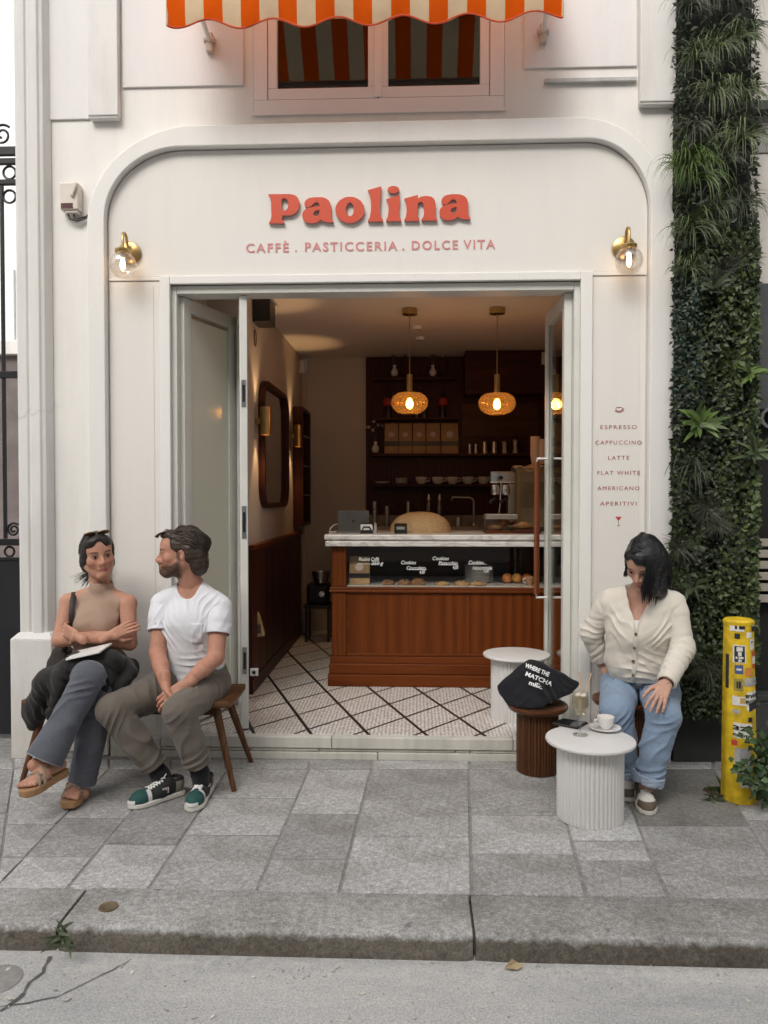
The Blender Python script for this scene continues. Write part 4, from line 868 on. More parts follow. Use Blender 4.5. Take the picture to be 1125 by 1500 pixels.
for i, (y, z) in enumerate(((1.04, 1.935), (2.50, 1.945))):
    t = thing('tube_sconce', ('nearer' if i == 0 else 'farther') + ' brass tube wall lamp beside the mirror', 'wall lamp', (LX, y, z), 'brass tube wall lamps'); x = LX + .07
    MB().lathe((x, y, z - .095), [(.036, 0), (.036, .19), (.033, .19), (.033, 0), (.036, 0)], 28, cap=False).build('tube', m_brass, t, smooth=40)
    MB().box(LX + .001, x - .0345, y - .014, y + .014, z - .02, z + .02).build('bracket', m_brass, t, bevel=.003)
    for s_ in (-1, 1):
        MB().lathe((x, y, z + s_ * .05), [(0, 0), (.0325, 0), (.0325, .004), (0, .004)], 20).build('light_disc', m_lampend, t)
        l = bpy.data.lights.new('sconce_light', 'SPOT'); l.energy = 5; l.color = (1, .62, .30); l.spot_size = R(64); l.spot_blend = .7; l.shadow_soft_size = .02
        o = bpy.data.objects.new('sconce_light', l); COL.objects.link(o); o.parent = t; o.matrix_parent_inverse = t.matrix_basis.inverted(); o.location = (x, y, z + s_ * .062); o.rotation_euler = (0 if s_ < 0 else math.pi, 0, 0)
# niche cabinet further along the wall
t = thing('niche_cabinet', 'narrow dark wooden wall cabinet with open shelves past the mirror', 'cabinet', (LX, 2.9, 1.1))
y0, y1, z0, z1 = 2.66, 3.17, 1.15, 2.22
cb = MB().box(LX + .001, LX + .012, y0, y1, z0, z1).box(LX + .0125, LX + .09, y0, y0 + .03, z0, z1).box(LX + .0125, LX + .09, y1 - .03, y1, z0, z1).box(LX + .0125, LX + .09, y0 + .0305, y1 - .0305, z1 - .03, z1).box(LX + .0125, LX + .09, y0 + .0305, y1 - .0305, z0, z0 + .03)
cb.build('carcass', m_dkwoodz, t, bevel=.003)
for k in range(3):
    z = z0 + .27 * (k + 1); MB().box(LX + .0125, LX + .085, y0 + .031, y1 - .031, z, z + .014).build('shelf_board', M('shelf_edge', (.20, .17, .14), .5) if k == 0 else bpy.data.materials['shelf_edge'], t)
# boxes on walls and the black trolley in the passage
c = P(443, 526, x=LX); o = MB().box(LX + .001, LX + .05, 3.05, 3.13, 2.58, 2.70).build('alarm_sensor', m_white, bevel=.006); setp(o, 'small white sensor box high on the left inner wall', 'sensor')
y = ySh - .14; x = P(798, 518, y=y).x; o = MB().box(x - .03, x + .04, y - .04, y + .018, CZ - .14, CZ - .03).build('wall_unit', m_white, bevel=.006); setp(o, 'white unit fixed at the ceiling right of the dark cabinet', 'sensor')
t = thing('mixer', 'black and steel mixing machine on a stand in the passage left of the counter', 'mixer', (-.92, 2.7, FZ)); x = P(466, 850, y=2.7).x
MB().box(x - .12, x + .12, 2.6, 2.9, FZ + .30, FZ + .33).box(x - .11, x - .09, 2.62, 2.64, FZ, FZ + .30).box(x + .09, x + .11, 2.62, 2.64, FZ, FZ + .30).box(x - .11, x - .09, 2.86, 2.88, FZ, FZ + .30).box(x + .09, x + .11, 2.86, 2.88, FZ, FZ + .30).build('stand', m_black, t, bevel=.004)
MB().box(x - .10, x + .10, 2.64, 2.86, FZ + .331, FZ + .52).build('housing', m_black, t, bevel=.03)
MB().lathe((x + .03, 2.66, FZ + .53), [(0, 0), (.06, 0), (.085, .1), (.08, .1), (.055, .006), (0, .006)], 24).build('bowl', m_steel, t, smooth=40)
MB().lathe((x + .04, 2.638, FZ + .43), [(0, .012), (.025, .012), (.025, 0)], 18, axis=(0, -1, 0)).build('knob', m_chrome, t, smooth=40)
# dark device and looped cable under the ceiling by the folded door
c = P(374, 452, x=LX); t = thing('ceiling_speaker', 'black speaker box hung under the ceiling by the left door', 'speaker', (LX + .05, 1.05, CZ))
MB().box(LX + .002, LX + .12, .95, 1.15, CZ - .16, CZ - .01).build('cabinet', m_black, t, bevel=.006)
MB().tube([(LX + .01, 1.0 + .03 * math.sin(a), CZ - .26 + .055 * math.cos(a)) for a in np.linspace(0, 6.28, 24)], .004, 6).build('cable_loop', M('cable_red', (.10, .03, .03), .5), t, smooth=60)
# paper bag hanging from the wainscot
t = thing('paper_carrier', 'crumpled tan paper carrier bag with dark print hanging behind the left door', 'paper bag', (LX + .08, 1.0, .75))
bp = [P(px, py, y=.98) for px, py in ((366, 840), (371, 838), (375, 865), (371, 880), (380, 905), (387, 932), (366, 936))]
o = MB().prism(bp, (0, .05, 0)).build('paper_body', m_kraft, t, bevel=.006); c = P(375, 921, y=.976)
MB().box(c.x - .030, c.x + .034, .974, .9775, c.z - .03, c.z + .03).build('print', M('brown_print', (.10, .075, .05), .8), t)
for k in range(3): cc = P(370, 885 + k * 9, y=.976); MB().box(cc.x - .012, cc.x + .026, .976, .979, cc.z - .008, cc.z + .004).build('print_line', bpy.data.materials['brown_print'], t)
# ================================================================ AWNING
AY = -.42; az = lambda py: P(535, py, y=AY).z; ax = lambda px: P(px, 20, y=AY).x
def m_canvas(name, c):
    s = NT(name); s.t.nodes.remove(s.b); f = s.noise(6, 5, .6); k = s.mix(1.0, c, s.ramp(f, [(.3, .82), (.7, 1.0)]), 'MULTIPLY')
    d = s.n('ShaderNodeBsdfDiffuse'); t = s.n('ShaderNodeBsdfTranslucent'); m = s.n('ShaderNodeMixShader'); m.inputs[0].default_value = .5
    wv = s.noise(500, 2, .5); bp = s.n('ShaderNodeBump', Strength=.15, Distance=.001); s.t.links.new(wv, bp.inputs['Height'])
    for q in (d, t): s.t.links.new(k, q.inputs['Color']); s.t.links.new(bp.outputs[0], q.inputs['Normal'])
    s.t.links.new(d.outputs[0], m.inputs[1]); s.t.links.new(t.outputs[0], m.inputs[2]); s.t.links.new(m.outputs[0], s.out.inputs[0]); return s.mat
m_or, m_cr = m_canvas('canvas_orange', (.86, .13, .010)), m_canvas('canvas_cream', (.84, .66, .44))
aw = thing('awning', 'orange and cream striped fabric awning with wavy valance above the window', 'awning', (0, -.4, 4.0))
axl, axr = ax(245), ax(824); NS = 21; sw = (axr - axl) / NS; zbar = az(22) + .15
def wave(x):
    u = (x - axl) / (axr - axl); return az(31) + .022 * math.cos(2 * math.pi * (x - ax(447)) / (ax(542) - ax(447)) + math.pi) + .012 * (abs(2 * u - 1) ** 6)
sub = 6; nu = NS * sub; V = []; F = []; FM = []
rws = [(0, 0), (1, 0), (2, 0), (3, 0), (4, 0)] ; nv = 14
for i in range(nu + 1):
    x = axl + (axr - axl) * i / nu
    for j in range(nv + 1):
        if j <= 4: t = j / 4; V.append((x, AY - .012 * math.sin(t * 3.1) - .008 * math.sin(x * 23 + 1) * (1 - t), wave(x) * (1 - t) + zbar * t))
        else: t = (j - 4) / (nv - 4); V.append((x, AY + (-.02 - AY) * t, zbar + .50 * t - .03 * math.sin(math.pi * t)))
for i in range(nu):
    for j in range(nv): F.append((i * (nv + 1) + j, (i + 1) * (nv + 1) + j, (i + 1) * (nv + 1) + j + 1, i * (nv + 1) + j + 1)); FM.append((i // sub) % 2)
m = MB(); m.v = V; m.f = F; m.m = FM; m.build('canvas', [m_or, m_cr], aw, smooth=50)
MB().tube([(x, AY - .004, wave(x)) for x in np.linspace(axl, axr, 120)], .0045, 6).build('hem_binding', M('binding_orange', (.55, .07, .02), .8), aw, smooth=60)
for k, xe in ((0, axl), (1, axr)):
    MB().tube([(xe, AY - .004, wave(xe)), (xe, AY, zbar), (xe, -.22, zbar + .24), (xe, -.02, zbar + .50)], .006, 6).build('edge_binding', m_cr, aw, smooth=60)
MB().tube([(axl, AY + .02, zbar - .015), (axr, AY + .02, zbar - .015)], .018, 12).build('front_bar', m_trim, aw, smooth=60)
for px, py in ((308, 62), (795, 49)):
    c = P(px, py, y=-.02); m = MB().tube([(c.x, -.03, c.z), (c.x + (.02 if px < 500 else -.02), AY + .03, zbar - .02)], .012, 10); m.build('arm', m_trim, aw, smooth=60)
    MB().box(c.x - .018, c.x + .018, -.045, -.001, c.z - .06, c.z + .04).tube([(c.x - .03, -.035, c.z), (c.x + .03, -.035, c.z)], .016, 12).build('wall_bracket', M('bracket_beige', (.50, .42, .34), .5), aw, bevel=.004)
# ================================================================ SIGN LETTERING
m_sign = M('sign_red', (.56, .064, .022), .45, var=.03); m_side = M('sign_edge', (.45, .22, .20), .5, var=.05); m_pink = M('tagline_pink', (.60, .235, .225), .6, var=.04); m_menu = M('menu_red', (.34, .07, .055), .6)
A_ = lambda x, y: (390 + x / 7.5, 265 + y / 7.5); B_ = lambda x, y: (535 + x / 7.03, 265 + y / 7.03)
def ell(cx, cy, rx, ry, n=12): return [(cx + rx * math.cos(6.28318 * i / n), cy + ry * math.sin(6.28318 * i / n), 0) for i in range(n)]
la = [(425, 235), (455, 202), (510, 186), (565, 183), (640, 190), (690, 225), (708, 280), (710, 380), (716, 422), (735, 447, 1), (730, 456, 1), (655, 451), (622, 442), (598, 425, 1), (570, 448), (530, 462), (480, 465), (425, 445), (400, 395), (405, 345), (440, 312), (500, 293), (590, 281, 1), (578, 250), (545, 237), (518, 252), (490, 280), (450, 293), (426, 272)]
lah = [(585, 322, 1), (545, 328), (520, 355), (530, 382), (560, 390), (585, 370, 1)]
GL = [('P', A_, [[(25, 150, 1), (255, 148, 1), (320, 165), (355, 210), (362, 265), (340, 330), (285, 372), (178, 380, 1), (172, 425), (196, 456, 1), (190, 466, 1), (33, 466, 1), (35, 455, 1), (52, 425), (56, 300), (50, 195)], [(168, 198, 1), (195, 192), (228, 207), (243, 260), (230, 310), (200, 330), (168, 332, 1)]]),
      ('a', A_, [la, lah]), ('o', A_, [ell(920, 320, 158, 142), ell(920, 316, 44, 76)]),
      ('l', B_, [[(28, 98, 1), (162, 60, 1), (160, 130), (160, 370), (182, 405, 1), (178, 418, 1), (30, 418, 1), (30, 408, 1), (48, 375), (48, 140)]]),
      ('i', B_, [[(218, 190, 1), (350, 150, 1), (350, 220), (350, 365), (368, 402, 1), (365, 415, 1), (218, 415, 1), (218, 405, 1), (233, 370), (235, 225)], ell(290, 92, 58, 36)]),
      ('n', B_, [[(405, 185, 1), (540, 148, 1), (540, 190, 1), (580, 165), (640, 160), (700, 180), (720, 230), (720, 350), (738, 395, 1), (735, 408, 1), (582, 408, 1), (582, 398, 1), (600, 370), (602, 260), (590, 224), (565, 220), (540, 235, 1), (540, 365), (555, 400, 1), (552, 412, 1), (405, 412, 1), (405, 402, 1), (420, 370), (420, 220)]]),
      ('a', lambda x, y: (390 + x / 7.5 + 200.9, 265 + y / 7.5 - 4.4), [la, lah])]
sg = thing('shop_sign', 'large raised red serif letters reading Paolina on the sign board', 'sign', (P(540, 330, y=-.02).x, -.02, P(540, 330, y=-.02).z))
for ch, fn, cons in GL:
    cu = bpy.data.curves.new('letter', 'CURVE'); cu.dimensions = '2D'; cu.fill_mode = 'BOTH'; cu.extrude = .009; cu.bevel_depth = .0012; cu.bevel_resolution = 1; cu.resolution_u = 6
    for con in cons:
        sp = cu.splines.new('BEZIER'); sp.use_cyclic_u = True; sp.bezier_points.add(len(con) - 1)
        for bp_, q in zip(sp.bezier_points, con):
            w_ = P(*fn(q[0], q[1]), y=-.032); bp_.co = (w_.x, w_.z, 0); ht = 'VECTOR' if len(q) > 2 and q[2] else 'AUTO'; bp_.handle_left_type = bp_.handle_right_type = ht
    o = bpy.data.objects.new('letter', cu); COL.objects.link(o); me = bpy.data.meshes.new_from_object(o.evaluated_get(bpy.context.evaluated_depsgraph_get())); bpy.data.objects.remove(o)
    me.transform(Matrix.Rotation(R(90), 4, 'X')); me.transform(Matrix.Translation((0, -.0255, 0))); me.materials.clear()
    o = link('letter', me, [m_sign, m_side], sg)
    for p in me.polygons: p.material_index = 0 if p.normal.y < -.7 else 1
tg = thing('tagline_lettering', 'pink capital letters reading CAFFÈ . PASTICCERIA . DOLCE VITA below the big name', 'lettering', P(540, 365, y=-.016))
for wd, x0, x1 in (('CAFFÈ', 360, 423), ('.', 432, 435), ('PASTICCERIA', 446, 581), ('.', 589, 592.5), ('DOLCE', 603, 670), ('VITA', 679, 725)):
    c = P((x0 + x1) / 2, 367 - (x0 + x1) / 2 * .0 + (540 - (x0 + x1) / 2) * .0165, y=-.0165); text(wd, .068, m_pink, 'word', tg, (c.x, -.0165, c.z - .0), spacing=1.25, bold=.0012, width=(x1 - x0) * sc(-.015), depth=.001)
mn = thing('menu_lettering', 'small dark red drinks menu on the right board, ESPRESSO to APERITIVI', 'lettering', P(906, 740, y=-.0155))
for wd, py, w_ in (('ESPRESSO', 628.5, 52), ('CAPPUCCINO', 651, 66), ('LATTE', 673.5, 30), ('FLAT WHITE', 695.5, 61), ('AMERICANO', 718, 60), ('APERITIVI', 740.5, 52)):
    c = P(906, py, y=-.0158); text(wd, .03, m_menu, 'menu_line', mn, (c.x, -.0158, c.z), spacing=1.3, bold=0.0, width=w_ * sc(-.015), depth=.001)
c = P(907, 600, y=-.0162)
ic = MB().tube([(c.x + .018 * math.cos(a), -.0162, c.z + .012 * math.sin(a) + .004) for a in np.linspace(math.pi, 2 * math.pi, 12)], .0018, 5).tube([(c.x - .018, -.0162, c.z + .004), (c.x - .014, -.0162, c.z + .012), (c.x + .014, -.0162, c.z + .012), (c.x + .018, -.0162, c.z + .004)], .0015, 5).tube([(c.x + .017, -.0162, c.z + .006), (c.x + .026, -.0162, c.z + .004), (c.x + .018, -.0162, c.z - .004)], .0015, 5).tube([(c.x - .024, -.0162, c.z - .006), (c.x - .01, -.0162, c.z - .013), (c.x + .01, -.0162, c.z - .013), (c.x + .024, -.0162, c.z - .006)], .0015, 5)
ic.build('cup_icon', m_menu, mn)
c = P(906, 760, y=-.0162)
MB().prism([(c.x - .016, -.0155, c.z + .010), (c.x - .008, -.0155, c.z + .013), (c.x, -.0155, c.z + .009), (c.x + .008, -.0155, c.z + .013), (c.x + .016, -.0155, c.z + .010), (c.x, -.0155, c.z - .010)], (0, -.001, 0)).build('glass_icon', M('heart_red', (.55, .03, .025), .6), mn)
MB().box(c.x - .001, c.x + .001, -.0163, -.0154, c.z - .034, c.z - .0105).box(c.x - .008, c.x + .008, -.0164, -.0155, c.z - .037, c.z - .0345).build('glass_stem_icon', m_menu, mn)
# ================================================================ WALL LAMPS AND SWITCH BOX
m_globe = glass('clear_globe', (.90, .885, .86), .03, ior=2.3); m_fil = emit('filament_bulb', (1, .60, .26), 14)
for i, (pp, gg) in enumerate((((193, 371), (177, 388)), ((913, 364), (922, 382)))):
    yg = -.125; a = P(*pp, y=-.02); gl = P(*gg, y=yg); x = (a.x + gl.x) / 2; rg = .072; zg = gl.z; zc_ = zg + rg * .93
    t = thing('globe_lamp', ('left' if i == 0 else 'right') + ' brass wall lamp with clear glass globe beside the sign', 'wall lamp', (x, -.02, a.z), 'globe wall lamps')
    MB().lathe((x, -.0145, a.z), [(0, .024), (.05, .024), (.062, .016), (.062, .0), (0, 0)], 36, axis=(0, -1, 0)).build('back_plate', m_brass, t, smooth=40)
    MB().tube([(x, -.035, a.z + .01), (x, -.055, a.z + .035), (x, -.07, a.z + .072), (x, -.092, a.z + .086), (x, -.115, a.z + .075), (x, yg, a.z + .045), (x, yg, zc_ + .018)], .0075, 10).build('arm', m_brass, t, smooth=60)
    MB().lathe((x, yg, zc_ - .004), [(.0, 0), (.038, 0), (.040, .004), (.040, .018), (.034, .022), (0, .022)], 30).build('cap', m_brass, t, smooth=40)
    MB().lathe((x, yg, zg), [(rg * math.sin(q), rg * math.cos(q)) for q in np.linspace(.45, math.pi - .001, 24)], 36, cap=False).build('glass_globe', m_globe, t, smooth=60)
    MB().lathe((x, yg, zc_ - .032), [(0, 0), (.015, 0), (.015, .027), (0, .027)], 18).build('socket', m_brass, t, smooth=40)
    MB().lathe((x, yg, zc_ - .095), [(0, 0), (.010, .006), (.014, .022), (.011, .045), (.009, .062), (0, .062)], 16).build('bulb', m_fil, t, smooth=60)
    lamp_light('globe_light', (x, yg, zc_ - .07), .9, t, (1, .66, .36), .012)
c = P(105, 292, y=-.03); t = thing('switch_box', 'beige electrical switch box with dark label and cables on the plaster', 'switch box', (c.x, 0, c.z - .08)); m_be = M('box_beige', (.62, .56, .49), .5, var=.08)
MB().box(c.x - .055, c.x + .048, -.06, -.001, c.z - .065, c.z + .082).build('housing', m_be, t, bevel=.008); MB().box(c.x - .045, c.x + .02, -.0625, -.0602, c.z - .058, c.z - .032).build('dark_label', M('label_dark_red', (.06, .012, .015), .4), t)
MB().obox((c.x + .028, -.068, c.z + .04), (.008, 0, -.004), (0, .008, 0), (.012, 0, .034)).build('switch_lever', m_be, t, bevel=.003); MB().box(c.x - .03, c.x + .04, -.05, -.002, c.z - .08, c.z - .0655).build('cable_gland', m_be, t, bevel=.004)
for k in range(2): MB().tube([(c.x - .02 + .03 * k, -.03, c.z - .08), (c.x - .012 + .03 * k, -.032, c.z - .105), (c.x + .03, -.03, c.z - .118 + .012 * k), (c.x + .075, -.02, c.z - .10 + .01 * k), (c.x + .095, -.012, c.z - .07)], .0045, 7).build('cable', M('cable_dark', (.03, .018, .02), .5) if k == 0 else bpy.data.materials['cable_dark'], t, smooth=60)
# ================================================================ TABLES AND STOOLS
m_tab = M('table_white', (.70, .685, .665), .45, var=.03, scale=4); m_stool = wood('stool_walnut', (.105, .042, .017), (.048, .018, .008), 1.2, 'Z', .35)
def fluted(c, r, rt, h, th, mat_b, mat_t, name, label, cat, group, nf=46, dish=False):
    t = thing(name, label, cat, c, group); n = nf * 6; V = []; x, y, z = c
    pr = [(0.0, .985), (.006, 1.0), (h - th - .006, 1.0), (h - th, 1.0)]
    for zz, k in pr:
        for j in range(n):
            q = r * k * (1 - .042 * (1 - abs(math.sin(j * math.pi / 6))) ** 1.5) if True else r
            V.append((x + q * math.cos(6.28318 * j / n), y + q * math.sin(6.28318 * j / n), z + zz))
    F = [(i * n + j, i * n + (j + 1) % n, (i + 1) * n + (j + 1) % n, (i + 1) * n + j) for i in range(3) for j in range(n)] + [tuple(range(n))[::-1]]
    MB().add(V, F).build('fluted_base', mat_b, t, smooth=35)
    zt = z + h - th
    pf = [(0, .0005), (rt * .93, .0005), (rt * .985, th * .25), (rt, th * .55), (rt * .985, th * .9), (rt * .95, th), (0, th)] if not dish else [(0, .0005), (rt * .80, .0005), (rt * .93, th * .3), (rt, th * .75), (rt * .985, th), (rt * .93, th), (rt * .86, th * .8), (0, th * .78)]
    MB().lathe((x, y, zt), pf, 72).build('top', mat_t, t, smooth=50); return t
b = P(864, 1196, z='p'); tz = P(864, 1081, y=b.y).z
fluted((b.x, b.y, b.z), .147, .198, tz - b.z, .021, m_tab, m_tab, 'side_table', 'round white fluted side table on the pavement in front of the seated woman', 'table', 'white fluted tables'); T1 = (b.x, b.y, tz)
b2_ = P(762, 956, y=.36); fluted((.600, .36, FZ), .150, .197, P(762, 957, y=.36).z - FZ, .02, m_tab, m_tab, 'side_table', 'round white fluted side table inside the doorway before the counter', 'table', 'white fluted tables')
b = P(787, 1128, z='p'); sz = P(787, 1031, y=b.y).z
fluted((b.x, b.y, b.z), .108, .157, sz - b.z, .036, m_stool, wood('stool_top', (.15, .058, .023), (.07, .026, .011), 1, 'X', .3, .3), 'stool', 'round dark brown fluted stool carrying the black bag', 'stool', 'brown fluted stools', 40, True); ST = (b.x, b.y, sz)
WS = (1.06, -.25); fluted((WS[0], WS[1], pz(WS[1])), .108, .155, .40, .036, m_stool, bpy.data.materials['stool_top'], 'stool', 'dark brown stool under the woman in the white cardigan', 'stool', 'brown fluted stools', 40, True)
# things on the white table
zt = T1[2]
c = P(886, 1069, z=zt); t = thing('saucer', 'white saucer under the coffee cup on the white table', 'saucer', (c.x, c.y, zt))
MB().lathe((c.x, c.y, zt + .001), [(0, 0), (.035, 0), (.072, .010), (.074, .013), (.070, .0125), (.034, .0045), (0, .0045)], 40).build('dish', m_white, t, smooth=50)
def cup2(x, y, z):
    t = thing('coffee_cup', 'white coffee cup with foam remains on the saucer outside', 'cup', (x, y, z)); r, h = .040, .056
    MB().lathe((x, y, z), [(0, 0), (.02, 0), (.022, .004), (.034, .02), (r, h), (r - .003, h), (.031, .021), (.02, .008), (0, .008)], 32).build('bowl', m_white, t, smooth=60)
    MB().tube([(x - r * .9, y - .006, z + h * .8), (x - r * 1.4, y - .02, z + h * .78), (x - r * 1.38, y - .02, z + h * .5), (x - r * .8, y - .008, z + h * .35)], .004, 8).build('handle', m_white, t, smooth=60)
    MB().lathe((x, y, z + .028), [(0, .002), (.015, .002), (.0325, .0)], 28, cap=False).build('foam', M('milk_foam', (.55, .42, .28), .8, var=.4, scale=60), t)
cup2(c.x + .003, c.y, zt + .0065)
c = P(850, 1077, z=zt); t = thing('wine_glass', 'stemmed glass of pale iced drink with two straws on the white table', 'glass', (c.x, c.y, zt)); x, y = c.x, c.y; m_gl = glass('vessel_glass', (.90, .91, .90), .02, ior=1.9); s_ = sc(y)
hb = (1077 - 1049) * s_; hr = (1077 - 1013) * s_
MB().lathe((x, y, zt + .001), [(0, .001), (.034, .001), (.034, .003), (.010, .006), (.004, .012), (.0035, hb - .006), (.008, hb), (.022, hb + .012), (.035, hb + .035), (.0385, hb + .055), (.036, hr - .015), (.0325, hr)], 36, cap=False).build('glass_vessel', m_gl, t, smooth=60)
MB().lathe((x, y, zt + .001), [(0, hb + .003), (.02, hb + .0125), (.0335, hb + .035), (.037, hb + .055), (.0365, hb + .075), (.0355, hb + .092), (0, hb + .092)], 30).build('drink', (lambda s: (s.set(Base_Color=(.88, .70, .42), Roughness=.08, Transmission_Weight=.7, IOR=1.33), s.mat)[1])(NT('pale_drink')), t, smooth=40)
rg = random.Random(8)
for k in range(4): a = k * 1.7; MB().obox((x + .015 * math.cos(a), y + .015 * math.sin(a), zt + hb + .092), (.009, .003, 0), (-.003, .009, .002), (0, -.002, .008)).build('ice_cube', M('ice', (.72, .66, .56), .1) if k == 0 else bpy.data.materials['ice'], t, bevel=.002)
m_straw = M('paper_straw', (.60, .40, .25), .7)
for p0, p1 in (((853, 1040), (849, 984)), ((850, 1042), (866, 986))): MB().tube([P(*p0, y=y), P(*p1, y=y + .012)], .0034, 8).build('straw', m_straw, t, smooth=60)
q = [P(px, py, z=zt) for px, py in ((809, 1062), (846, 1069), (861, 1061), (824, 1055.5))]; t = thing('phone', 'black smartphone lying on the white table by the glass', 'phone', sum(q, Vector()) / 4)
MB().prism([p + Vector((0, 0, .001)) for p in q], (0, 0, .011)).build('body', m_black, t, bevel=.003)
cc = sum(q, Vector()) / 4; MB().prism([cc + (p - cc) * .93 + Vector((0, 0, .0121)) for p in q], (0, 0, .0006)).build('screen', M('phone_screen', (.008, .008, .01), .06, spec=.8), t)
# bench
m_bench = wood('bench_walnut', (.16, .075, .035), (.075, .033, .016), 1, 'X', .4); m_benchz = wood('bench_leg_walnut', (.15, .065, .03), (.07, .03, .014), 1, 'Z', .4)
bl = P(33, 1145, z='p'); bn = thing('bench', 'dark walnut bench with splayed tapered legs against the facade', 'bench', (-1.36, -.32, 0)); bz_ = P(362, 1003, y=-.15).z
x0, x1, y0, y1 = bl.x + .03, -.905, -.50, -.13
MB().grid(lambda u, v: (x0 + (x1 - x0) * u, y0 + (y1 - y0) * v, bz_ - .010 * math.sin(math.pi * v)), 8, 10).build('seat', m_bench, bn, smooth=60).modifiers.new('s', 'SOLIDIFY').thickness = .028
MB().box(x0 + .06, x1 - .06, y0 + .07, y0 + .09, bz_ - .085, bz_ - .036).box(x0 + .06, x1 - .06, y1 - .09, y1 - .07, bz_ - .085, bz_ - .036).build('apron', m_bench, bn, bevel=.004)
for sx, sy in ((0, 0), (1, 0), (0, 1), (1, 1)):
    xt, yt = (x0 + .085, x1 - .085)[sx], (y0 + .075, y1 - .075)[sy]; xb_, yb2 = (x0 - .0, x1 + .03)[sx], (y0 - .02, y1 + .0)[sy]
    MB().tube([(xb_, yb2, pz(yb2)), (xt, yt, bz_ - .034)], [.012, .022], 14).build('leg', m_benchz, bn, smooth=40)
# ================================================================ BOLLARD
c = P(1089, 1176, z='p'); BXc, BYc, BZc = c.x, c.y + .05, c.z
t = thing('yellow_bollard', 'tapered yellow bollard covered in stickers beside the green wall', 'bollard', (BXc, BYc, BZc)); bh = P(1083, 906, y=BYc).z - BZc
def brad(z): return .0765 + (.062 - .0765) * z / bh
def bpt(a, z, off=0):                                    # octagonal section
    k = brad(z) + off; aa = (a + math.pi / 8) % (math.pi / 4) - math.pi / 8; r = k / math.cos(aa) * (.97 if abs(aa) > .36 else 1)
    return Vector((BXc - .012 * z + r * math.sin(a), BYc - r * math.cos(a), BZc + z))
m_yel = M('bollard_yellow', (.66, .44, .012), .6, var=.32, scale=18, bump=.4, bscale=60); m_cap = m_yel
n = 64; zs = [0] + list(np.linspace(.02, bh - .03, 12)) + [bh - .02, bh - .01, bh]; V = []
for z in zs:
    sh = -.004 if z > bh - .001 else .0035 if z > bh - .028 else 0
    for j in range(n): V.append(bpt(6.28318 * j / n + .2, z, sh))
MB().add(V, [(i * n + j, i * n + (j + 1) % n, (i + 1) * n + (j + 1) % n, (i + 1) * n + j) for i in range(len(zs) - 1) for j in range(n)] + [tuple(range((len(zs) - 1) * n, len(zs) * n))]).build('post', m_yel, t, smooth=30)
S_ = lambda nm, c: M('sticker_' + nm, c, .45, var=.12, scale=70)
sW, sK, sB, sR, sG, sT = S_('white', (.70, .68, .64)), S_('black', (.02, .02, .02)), S_('blue', (.06, .10, .25)), S_('red', (.55, .06, .04)), S_('grey', (.40, .40, .38)), S_('olive', (.30, .24, .05))
def sticker(u0, u1, py0, py1, mat, off=.001, nm='sticker', skew=0.0):
    """u = fraction across the visible half (-1 left edge .. 1 right edge); rows in photo pixels"""
    z0, z1 = [P(1085, py, y=BYc - .06).z - BZc for py in (py1, py0)]; m = MB()
    m.grid(lambda a, b_: bpt(math.asin(max(-1, min(1, u0 + (u1 - u0) * a))), z0 + (z1 - z0) * b_ + skew * a, off), 10, 2); m.build(nm, mat, t)
sticker(-.85, .0, 912, 925, sW); sticker(-.6, .05, 916, 922, sK, .0014); sticker(.6, .97, 911, 926, sK); sticker(.68, .9, 913, 918, sW, .0014)
sticker(-.62, -.3, 928, 936, sK); sticker(-.7, .1, 945, 971, sW); sticker(-.62, .02, 946.5, 970, sK, .0013)
for a, b_, p0, p1 in ((-.5, -.12, 948, 954), (-.42, -.2, 955, 961), (-.55, -.08, 962, 965), (-.42, -.2, 966, 969)): sticker(a, b_, p0, p1, sW, .0017)
sticker(-.6, -.1, 974, 987, sB); sticker(-.5, -.2, 979, 982, sW, .0014); sticker(-.65, -.1, 994, 1012, sT); sticker(-.5, -.25, 998, 1008, sK, .0014)
sticker(.35, .8, 936, 952, sW); sticker(.45, .7, 940, 942, sK, .0014); sticker(.6, .95, 955, 962, sR); sticker(.62, .95, 962.2, 973, sW); sticker(.62, .95, 973.2, 980, sR)
sticker(.0, .9, 993, 1005, sG); sticker(-.72, .25, 1020, 1033, sW); sticker(-.4, .05, 1022, 1030, S_('amber', (.5, .34, .1)), .0014); sticker(-.7, -.3, 1039, 1045, sG)
sticker(.12, .95, 1014, 1041, sW, skew=.006); sticker(.25, .9, 1030, 1041, sK, .0014, skew=.006); sticker(-.65, .45, 1058, 1080, sW, skew=-.006); sticker(-.6, .3, 1095, 1133, sG)
sticker(-.97, -.86, 960, 1010, sK); sticker(-.3, .3, 1140, 1152, sW); sticker(.15, .6, 926, 934, sW); sticker(.2, .5, 1050, 1057, sK); sticker(-.75, -.45, 1084, 1092, sR); sticker(.05, .45, 978, 990, S_('orange', (.6, .22, .05)))
def stext(body, u, py, wpx, size, mat, skew=0.0):
    z = P(1085, py, y=BYc - .06).z - BZc; o = text(body, size, mat, 'sticker_text', t, (0, 0, 0), width=wpx * sc(BYc), depth=.0004, bold=.0008); me = o.data
    xo = BXc - .012 * z + u * brad(z)
    for v in me.vertices:
        zz = z + v.co.z + skew * v.co.x; xx = xo + v.co.x; k = (xx - BXc + .012 * zz) / (brad(zz) * 1.03); v.co = bpt(math.asin(max(-.99, min(.99, k))), zz, .0045)
stext('322', -.15, 1069, 24, .026, sK, -.12); stext('CLOTH', -.15, 1078, 24, .013, sK, -.12); stext('EYES', .5, 1021, 20, .018, sK); stext('KOOL', .5, 1029, 20, .018, sK); stext('GIANT', .4, 1003, 26, .022, sW)
